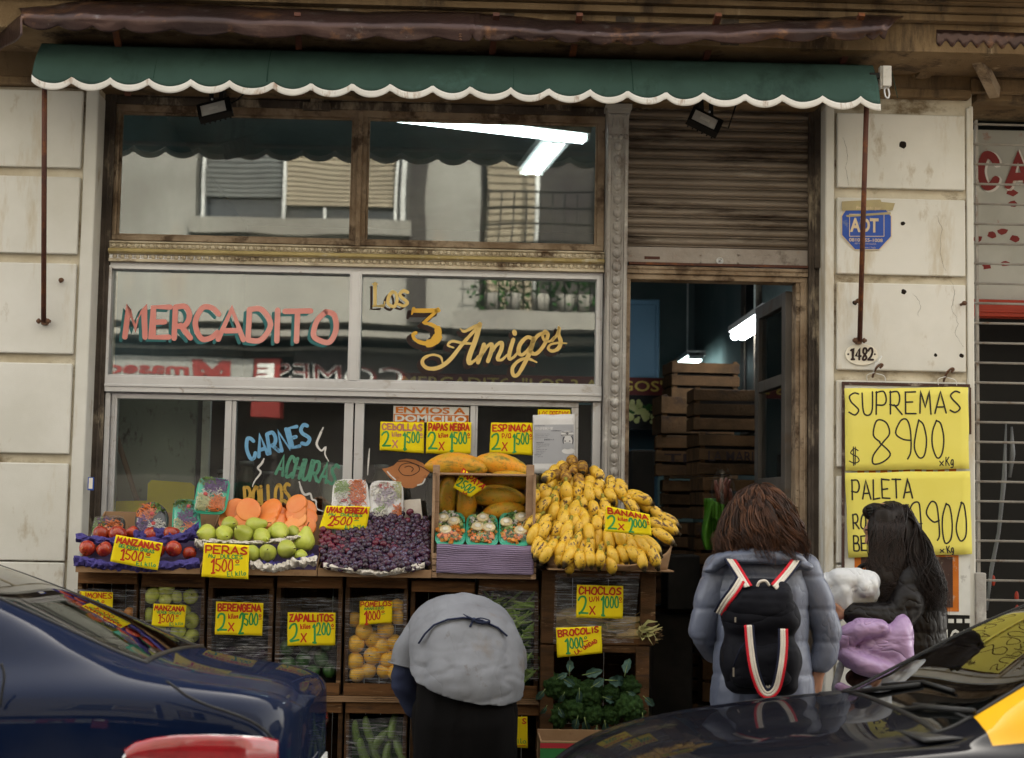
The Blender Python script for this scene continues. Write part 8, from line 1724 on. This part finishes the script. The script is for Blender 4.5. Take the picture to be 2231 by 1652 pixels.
# the coats over her arm
cw = thing('coat', 'white quilted coat folded over the dark haired person\'s arm', 'coat', V(1855, 1290, YC2 - .1), 'coats carried over the arm')
def cq(s, a, seed): return lambda p, n: fold(p, 6, .007, seed, (1.3, 1, 1)) + quilt(p.z * .6 + p.x + .05 * noise.noise((p.x * 5, p.z * 5, seed)), s, a) 
cb = lambda chains, sd, a=.7: blob([chains], .009, 4, cq(.2, a, sd))
bobj([blob([[(V(1803, 1272, YC2 - .12), .05, .06, .05), (V(1812, 1300, YC2 - .13), .055, .06, .06), (V(1826, 1332, YC2 - .12), .03, .05, .05)], [(V(1830, 1268, YC2 - .15), .06, .06, .06), (V(1868, 1264, YC2 - .15), .06, .07, .055), (V(1895, 1268, YC2 - .14), .05, .07, .05)], [(V(1838, 1290, YC2 - .17), .05, .05, .06), (V(1840, 1315, YC2 - .16), .035, .05, .05)], [(V(1860, 1296, YC2 - .13), .085, .06, .06), (V(1895, 1292, YC2 - .14), .05, .06, .055)], [(V(1812, 1318, YC2 - .12), .05, .05, .05)], [(V(1885, 1280, YC2 - .2), .035, .04, .045), (V(1905, 1278, YC2 - .19), .025, .04, .05)]], 0.008, 2, cq(.2, .7, 5))], 'quilted_shell', M['puffer_white'], cw)
clc = thing('coat', 'shiny lilac puffer coat hanging from the dark haired person\'s arm', 'coat', V(1905, 1420, YC2 - .2), 'coats carried over the arm')
bobj([blob([[(V(1836, 1392, YC2 - .21), .045, .06, .05), (V(1875, 1370, YC2 - .24), .055, .07, .05), (V(1915, 1368, YC2 - .25), .045, .06, .04)], [(V(1905, 1410, YC2 - .2), .08, .08, .055), (V(1945, 1410, YC2 - .22), .085, .08, .09), (V(1962, 1385, YC2 - .22), .055, .075, .10), (V(1960, 1450, YC2 - .23), .065, .08, .08), (V(1930, 1468, YC2 - .22), .07, .07, .05)], [(V(1850, 1425, YC2 - .22), .05, .06, .035), (V(1885, 1448, YC2 - .25), .07, .07, .045), (V(1930, 1462, YC2 - .26), .07, .06, .045)], [(V(1830, 1415, YC2 - .18), .035, .05, .04), (V(1852, 1442, YC2 - .2), .04, .05, .03)]], 0.008, 2, cq(.2, .7, 5))], 'quilted_shell', M['puffer_lilac'], clc)
M['fleece'] = mat('fleece', (.085, .045, .04), (.06, .035, .033), .95, 30, .8, 200); M['fleece_pale'] = mat('fleece_pale', (.36, .37, .40), None, .95, 30, bump=.8, bsc=200)
bobj(blob([[(V(1868, 1478, YC2 - .16), .05, .05, .05), (V(1925, 1488, YC2 - .18), .06, .05, .04)]], .009, 4, lambda p, n: fold(p, 16, .01, 3)), 'lining', M['fleece'], clc)
bobj(blob([[(V(1832, 1452, YC2 - .2), .016, .02, .03), (V(1818, 1500, YC2 - .2), .014, .02, .03)]], .006, 3), 'fleece_edge', M['fleece_pale'], clc); bobj(blob([[(V(1830, 1496, YC2 - .24), .03, .012, .018), (V(1880, 1515, YC2 - .24), .03, .012, .016)]], .006, 3, lambda p, n: fold(p, 30, .006, 3)), 'hem', M['puffer_lilac'], clc)
mb = MB(); mb.tube(catmull([tuple(V(1868, 1248, YC2 - .02)), tuple(V(1874, 1236, YC2 - .02)), tuple(V(1888, 1231, YC2 - .02)), tuple(V(1900, 1238, YC2 - .02)), tuple(V(1904, 1252, YC2 - .02))], 5), .011, 8, flat=.7); setp(mb.build('headphones', M['black']), 'black headband of headphones above the white coat', 'headphones')
# ---------------------------------------------------------------- parked cars
def paintmat(name, c, rough=.6, coat=.34):
    N = NT(name); tc = N.n('TexCoord').outputs['Object']; nz = N.n('TexNoise', {'Vector': tc, 'Scale': 3, 'Detail': 6}).outputs[0]
    N.l(N.mix(N.ramp(nz, .45, .8), c, tuple(x * .8 + .012 for x in c)), N.b.inputs['Base Color']); N.b.inputs['Roughness'].default_value = rough; N.b.inputs['Coat Weight'].default_value = coat; N.b.inputs['Coat Roughness'].default_value = .015; N.b.inputs['Specular IOR Level'].default_value = .03
    f = N.n('TexNoise', {'Vector': tc, 'Scale': 1.2, 'Detail': 2}).outputs[0]; N.l(N.n('Bump', {'Height': f, 'Strength': .06, 'Distance': .05}).outputs[0], N.b.inputs['Normal']); return N.m
M['paint_blue'] = paintmat('paint_blue', (.0016, .0065, .027)); M['paint_black'] = paintmat('paint_black', (.0015, .002, .0055)); M['paint_yellow'] = paintmat('paint_yellow', (.72, .38, .012))  # black tinted blue: the sky's reflection on the taxi put into the colour
M['car_glass'] = glassmat('car_glass', .07, (.35, .38, .36)); M['tyre'] = mat('tyre', (.02, .02, .02), None, .9, bump=.3, bsc=60); M['chrome'] = mat('chrome', (.7, .72, .75), None, .15, metal=1); M['car_trim'] = mat('car_trim', (.012, .012, .012), None, .45); M['seat_dark'] = mat('seat_dark', (.03, .03, .032), None, .9)
def car(name, label, cat, origin, camber, stations, belt, paint_, roof_, wheels, grp='cars parked along the kerb', s_roof=None):
    """stations from the rear: (s, w_sill, w, z_shoulder, w_glassbase, z_glassbase, w_top, z_top, crown, zone); zone of the span to the next station:
    b body only, r rear screen, c cabin, w windscreen"""
    t = thing(name, label, cat, (0, 0, 0), grp)
    mx = Matrix.Translation(origin) @ Matrix.Rotation(math.pi, 4, 'Z') @ Matrix.Rotation(rad(camber), 4, 'X')
    def half(q):
        s, ws, w, zs, wg, zg, wt, zt, cr, _ = q
        return [(0, .2), (ws * .8, .2), (ws, .24), (w, .45), (w + .01, .66), (w - .012, zs - .07), (w - .035, zs), (wg, zg), (wg + (wt - wg) * .5, zg + (zt - zg) * .55), (wt, zt - .02), (wt - .07, zt + .005), (wt * .55, zt + cr * .75), (0, zt + cr)]
    mb = MB(); n = len(half(stations[0])); ring = 2 * n - 2; mats = [paint_, M['car_glass'], roof_, M['car_trim']]
    for q in stations:
        h = half(q); mb.v += [(q[0], y, z) for y, z in h] + [(q[0], -y, z) for y, z in h[-2:0:-1]]
    def zone(i, k):
        kk = k if k < n - 1 else ring - 1 - k; z = stations[i][9]
        if kk < 7: return 0
        if z == 'b': return 0
        if kk in (7, 8): return 1 if z == 'c' else (2 if z in 'wR' and (s_roof is None or stations[i][0] < s_roof) else 0)
        if kk == 9: return (2 if s_roof is None or z != 'w' or stations[i][0] < s_roof else 0) if z in 'cwR' else 0
        return {'c': 2, 'r': 1, 'w': 1, 'R': 2}.get(z, 0)
    for i in range(len(stations) - 1):
        for k in range(ring):
            k2 = (k + 1) % ring; mb.f.append([i * ring + k, i * ring + k2, (i + 1) * ring + k2, (i + 1) * ring + k]); mb.m.append(zone(i, k)); mb.sm.append(True)
    for e, rev in ((0, False), (len(stations) - 1, True)):
        for k in range(n - 1):
            a, b_, c_, d_ = k, k + 1, ring - k - 1 if k + 1 < n - 1 else k + 1, ring - k
            f = [e * ring + x for x in ([a, b_, c_, d_ % ring])]; f = list(dict.fromkeys(f))
            if len(f) > 2: mb.f.append(f if rev else f[::-1]); mb.m.append(0); mb.sm.append(True)
    me = mb.mesh('tmp', mats); o = bpy.data.objects.new('tmp', me); COL.link(o); sb = o.modifiers.new('s', 'SUBSURF'); sb.levels = sb.render_levels = 3
    dg = bpy.context.evaluated_depsgraph_get(); dg.update(); e = bpy.data.meshes.new_from_object(o.evaluated_get(dg)); COL.unlink(o); bpy.data.objects.remove(o); e.transform(mx)
    for mi, nm in enumerate(('body', 'window', 'roof')):
        b = bmesh.new(); b.from_mesh(e); bmesh.ops.delete(b, geom=[f for f in b.faces if f.material_index != mi], context='FACES')
        if not b.faces: b.free(); continue
        bmesh.ops.recalc_face_normals(b, faces=b.faces)
        if nm == 'window':                       # each pane its own part
            seen = set(); b.faces.ensure_lookup_table(); k = 0
            for f0 in b.faces:
                if f0.index in seen: continue
                st, isl = [f0], []
                seen.add(f0.index)
                while st:
                    f = st.pop(); isl.append(f)
                    for ed in f.edges:
                        for g in ed.link_faces:
                            if g.index not in seen: seen.add(g.index); st.append(g)
                vm = {}; vs = []; fs = []
                for f in isl:
                    fs.append([vm.setdefault(v.index, len(vm)) for v in f.verts])
                vs = [None] * len(vm)
                for vi, j in vm.items(): vs[j] = b.verts[vi].co.copy() if False else None
                b.verts.ensure_lookup_table()
                for vi, j in vm.items(): vs[j] = tuple(b.verts[vi].co)
                mm = bpy.data.meshes.new('window'); mm.from_pydata(vs, [], fs); mm.materials.append(mats[1]); mm.polygons.foreach_set('use_smooth', [True] * len(fs)); po = mobj('window', mm, t)
                # dark rubber seal round the pane
                be = bmesh.new(); be.from_mesh(mm); edges = [x for x in be.edges if len(x.link_faces) == 1]; sm = MB(); nxt = {}
                for x in edges:
                    for v in x.verts: nxt.setdefault(v.index, []).append(x.other_vert(v).index)
                be.verts.ensure_lookup_table()
                if edges:
                    st_ = edges[0].verts[0].index; path = [st_]; prev = None; cur = st_
                    for _ in range(len(edges) + 2):
                        c_ = [x for x in nxt[cur] if x != prev]
                        if not c_: break
                        prev, cur = cur, c_[0]; path.append(cur)
                        if cur == st_: break
                    sm.tube([be.verts[i].co for i in path], .011, 6, caps=False, flat=.6); sm.build('seal', M['car_trim'], po)
                be.free()
        else:
            mm = bpy.data.meshes.new(nm); b.to_mesh(mm); mm.materials.clear(); [mm.materials.append(mats[mi])]; 
            for p_ in mm.polygons: p_.material_index = 0
            mobj(nm, mm, t)
        b.free()
    for s in wheels:
        for sg in (-1, 1):
            w = MB(); m2 = mx @ Matrix.Translation((s, sg * .80, .31)) @ Matrix.Rotation(rad(90), 4, 'X')
            w.lathe([(.2, -.1), (.29, -.1), (.31, -.07), (.31, .07), (.29, .1), (.2, .1)], 28, 0, m2); wo = w.build('tyre', M['tyre'], t)
            w = MB(); w.lathe([(.05, -.09), (.2, -.085), (.2, .085), (.05, .09)], 20, 0, m2); w.build('rim', M['chrome'], wo)
    # seats and dashboard seen through the glass
    for s, yy in ((1.5, 0), (2.35, -.38), (2.35, .38)):
        c = MB(); wd = .6 if yy == 0 else .24
        m3 = mx @ Matrix.Translation((s, yy, 0)); c.box(-.25, .3, -wd, wd, .35, .5, 0, m3); c.prism([m3 @ Vector(v) for v in ((-.25, -wd, .5), (-.1, -wd, .5), (-.22, -wd, 1.05), (-.34, -wd, 1.05))], (mx.to_3x3() @ Vector((0, 2 * wd, 0)))); c.build('seat', M['seat_dark'], t, bevel=.03, fix=True)
    return t, mx
# dark blue saloon: (s, w_sill, w, z_shoulder, w_gb, z_gb, w_top, z_top, crown, zone)
S1 = [(-.02, .60, .62, .90, .56, .915, .40, .925, .01, 'b'), (.02, .70, .745, .95, .67, .975, .50, .985, .014, 'b'), (.12, .80, .835, .965, .745, 1.0, .60, 1.01, .018, 'b'), (.30, .84, .868, .985, .76, 1.02, .64, 1.03, .02, 'b'), (.46, .86, .878, 1.0, .755, 1.045, .66, 1.058, .022, 'r'), (.62, .87, .88, 1.0, .75, 1.065, .655, 1.125, .028, 'r'),
      (.95, .87, .88, .99, .745, 1.06, .62, 1.265, .034, 'r'), (1.30, .87, .88, .98, .745, 1.01, .585, 1.385, .03, 'R'), (1.42, .87, .88, .975, .745, .99, .575, 1.405, .032, 'c'), (1.95, .87, .88, .955, .745, .97, .57, 1.43, .035, 'c'), (2.5, .87, .88, .94, .745, .955, .57, 1.425, .035, 'c'), (2.75, .87, .88, .935, .745, .95, .58, 1.39, .03, 'w'), (3.1, .87, .88, .93, .75, .945, .62, 1.22, .03, 'w'), (3.5, .87, .88, .92, .755, .94, .68, .98, .03, 'b'), (3.9, .86, .87, .88, .76, .90, .66, .92, .03, 'b'), (4.3, .82, .83, .78, .70, .80, .56, .82, .02, 'b'), (4.5, .68, .68, .62, .56, .64, .42, .66, .01, 'b')]
c1, m1 = car('parked_car', 'dark blue saloon car parked before the fruit stand, showing its red tail lamp', 'car', Vector((-.50, -2.42, .03)), 2.6, S1, None, M['paint_blue'], M['paint_blue'], (.85, 3.5))
def L1(s, y, z): return m1 @ Vector((s, y, z))
# tail lamp wrapped round the near rear corner
M['lamp_red'] = mat('lamp_red', (.30, .006, .012), (.22, .005, .009), .2, 12, coat=1); M['lamp_pink'] = mat('lamp_pink', (.45, .02, .16), (.38, .015, .12), .08, 12, coat=1); M['lamp_orange'] = mat('lamp_orange', (.42, .05, .025), (.34, .03, .02), .1, 14, coat=1)
def wdt(s):
    q = [(x[0], x[2]) for x in S1[:8]]
    for a, b in zip(q, q[1:]):
        if a[0] <= s <= b[0]: return a[1] + (b[1] - a[1]) * (s - a[0]) / (b[0] - a[0])
    return .88 if s > .5 else q[0][1]
def lampat(x, y, off=0.0):
    "a point of the near side of the blue car seen at picture point x, y"
    Yg = -3.27
    for _ in range(12):
        p = P(x, y, Yg); l = m1.inverted() @ p; w = wdt(max(-.02, min(l.x, 1.5))) + .006 + off - .05 * max(0, .06 - l.x); Yg = (m1 @ Vector((l.x, w, l.z))).y
    return P(x, y, Yg)
top = [(276, 1647), (300, 1628), (335, 1616), (390, 1608), (450, 1606), (520, 1608), (575, 1611), (597, 1616)]; bot = [(276, 1650), (300, 1664), (340, 1680), (400, 1700), (460, 1715), (520, 1722), (575, 1722), (600, 1718)]
tl = None
for nm, v0, v1, m_, off in (('tail_lamp', 0.0, 1.0, 'lamp_red', .012),):
    mb = MB(); mb.grid(lambda u, v: lampat(*[pl_(top, u)[q] * (1 - v) + pl_(bot, u)[q] * v for q in (0, 1)], off - .012 * abs(2 * v - 1) ** 3), 40, 14, 0, True, .02); tl = mb.build(nm, M[m_], c1)
for nm, v0, v1, u0, u1, m_ in (('lens', .06, .28, .10, .74, 'lamp_pink'), ('lens', .36, .9, .16, .80, 'lamp_orange')):
    mb = MB(); mb.grid(lambda u, v: lampat(*[pl_(top, u0 + (u1 - u0) * u)[q] * (1 - (v0 + (v1 - v0) * v)) + pl_(bot, u0 + (u1 - u0) * u)[q] * (v0 + (v1 - v0) * v) for q in (0, 1)], .0165), 30, 8, 0, True, .002); mb.build(nm, M[m_], tl)
mb = MB(); mb.tube([lampat(x, y - 2, .012) for x, y in [pl_(top, i / 24) for i in range(25)]], .0085, 8, flat=.7); mb.tube([lampat(x, y - 2, .012) for x, y in [pl_(top, 0), (268, 1660)]], .008, 8); mb.build('chrome_strip', M['chrome'], tl)
def gap(pts, nm='panel_gap', r=.004): mb = MB(); mb.tube([lampat(x, y, -.0035) for x, y in catmull(pts, 4)], r, 6); mb.build(nm, M['car_trim'], c1)
gap([(362, 1484), (385, 1500), (410, 1518), (450, 1536), (495, 1551), (540, 1568), (575, 1590), (598, 1614)])
gap([(2, 1446), (8, 1462), (9, 1480), (5, 1505), (0, 1540)])
mb = MB(); mb.tube([L1(.03, y / 20, .975 - .02 * (y / 13) ** 2) for y in range(-13, 14)], .006, 6); mb.build('boot_gap', M['car_trim'], c1)
mb = MB(); mb.prism([L1(-.035, -.3, .62), L1(-.035, .3, .62), L1(-.03, .3, .72), L1(-.03, -.3, .72)], (.006, 0, 0)); mb.build('number_plate', M['board_white'], c1, fix=True)
mb = MB(); mb.grid(lambda u, v: L1(.0 - .045 + .02 * abs(u - .5), -.55 + 1.1 * u, .42 + .12 * v), 20, 3, 0, True, .03); mb.build('bumper_strip', M['car_trim'], c1)
mb = MB(); mb.grid(lambda u, v: L1(-.012 + .02 * v + .1 * max(0, u - .6) ** 2, -.48 - .22 * u, .80 + .1 * v), 10, 6, 0, True, .02); mb.build('tail_lamp', M['lamp_red'], c1)
# black and yellow taxi: nose towards the left
X0T = 4.62
S2 = [(-.02, .6, .6, .82, .54, .84, .42, .86, .01, 'b'), (.05, .74, .78, .92, .68, .95, .54, .97, .015, 'b'), (.35, .83, .86, .97, .74, 1.0, .64, 1.03, .02, 'r'), (.9, .85, .87, .965, .745, .99, .6, 1.30, .03, 'r'), (1.2, .86, .875, .96, .745, .98, .575, 1.395, .03, 'R'), (1.32, .86, .875, .955, .745, .975, .57, 1.41, .03, 'c'), (1.8, .86, .875, .95, .745, .965, .57, 1.43, .03, 'c'), (2.25, .86, .875, .945, .745, .965, .572, 1.415, .03, 'R'), (2.33, .86, .875, .945, .745, .965, .575, 1.40, .03, 'w'),
      (2.72, .86, .875, .95, .752, .985, .625, 1.235, .032, 'w'), (2.93, .86, .875, .935, .76, .97, .66, 1.115, .033, 'w'), (3.12, .86, .875, .93, .768, .96, .69, 1.01, .03, 'w'), (3.20, .86, .872, .93, .77, .955, .70, .968, .024, 'b'), (3.35, .86, .87, .92, .775, .94, .68, .952, .026, 'b'), (3.75, .85, .86, .875, .76, .895, .64, .905, .03, 'b'), (4.1, .82, .83, .80, .70, .83, .56, .845, .03, 'b'), (4.32, .72, .74, .68, .6, .71, .46, .73, .02, 'b'), (4.42, .58, .6, .56, .48, .58, .36, .6, .01, 'b')]
c2, m2 = car('taxi', 'black and yellow taxi, its windscreen mirroring the yellow price posters', 'taxi', Vector((X0T + .03, -2.5, -.015)), .5, S2, None, M['paint_black'], M['paint_yellow'], (.8, 3.45), s_roof=3.0)
def L2(s, y, z): return m2 @ Vector((s, y, z))
def wiper(pts, r): mb = MB(); mb.tube([L2(*p) for p in pts], r, 8, flat=.7); return mb
mb = MB()
mb.tube([L2(3.22, -.45, .985), L2(3.17, -.25, 1.02), L2(3.09, .0, 1.06)], .009, 8); mb.tube([L2(3.14, -.3, 1.03), L2(3.08, .0, 1.07), L2(3.07, .3, 1.07)], .007, 6); mb.build('wiper', M['car_trim'], c2)
mb = MB(); mb.tube([L2(3.22, .12, .985), L2(3.17, .32, 1.02), L2(3.1, .6, 1.04)], .009, 8); mb.tube([L2(3.17, .2, 1.015), L2(3.13, .42, 1.03), L2(3.11, .6, 1.015)], .007, 6); mb.build('wiper', M['car_trim'], c2)
mb = MB(); mb.grid(lambda u, v: L2(3.28 - .13 * v + .06 * (1 - abs(2 * u - 1) ** 2), -.7 + 1.4 * u, .962 + .012 * v + .012 * (1 - abs(2 * u - 1) ** 2)), 20, 4, 0, True, .004); mb.build('cowl', M['car_trim'], c2)
mb = MB(); mb.ell((0, 0, 0), (.05, .09, .065), 18, 12, 0, m2 @ Matrix.Translation((2.62, .96, .985))); mr = mb.build('side_mirror', M['car_trim'], c2); mb = MB(); mb.beam(L2(2.66, .84, .955), L2(2.64, .92, .97), .04, .03); mb.build('arm', M['car_trim'], mr)
mb = MB(); mb.tube([L2(3.1, .8755 + .006, z) for z in (.3, .5, .66)] + [L2(3.1, .872, .80), L2(3.105, .845, .92)], .004, 6); mb.build('door_gap', M['car_trim'], c2)
mb = MB(); mb.tube([L2(3.14 + .0 * k + (4.2 - 3.14) * k / 14, .765 - .12 * (k / 14) ** 2, .955 - .012 * k * (.25 + k / 16)) for k in range(15)], .004, 6); mb.tube([L2(3.14 + (4.2 - 3.14) * k / 14, -(.765 - .12 * (k / 14) ** 2), .955 - .012 * k * (.25 + k / 16)) for k in range(15)], .004, 6); mb.build('bonnet_gap', M['car_trim'], c2)
for sg in (-1, 1):
    mb = MB(); mb.grid(lambda u, v: L2(4.36 - .22 * u - .05 * v, sg * (.42 + .32 * u), .56 + .12 * v), 12, 8, 0, True, .02); mb.build('headlight', M['lamp_glass'], c2)
mb = MB(); mb.grid(lambda u, v: L2(3.02 - .22 * v, -.62 + 1.24 * u, .92 + .02 * v), 10, 4, 0, True, .02); mb.build('dashboard', M['seat_dark'], c2)
mb = MB(); mb.tube([L2(2.78 + .17 * math.sin(a) * .4, .38 + .18 * math.cos(a), .90 + .17 * math.sin(a)) for a in [i * .35 for i in range(19)]], .014, 8); mb.build('steering_wheel', M['car_trim'], c2)
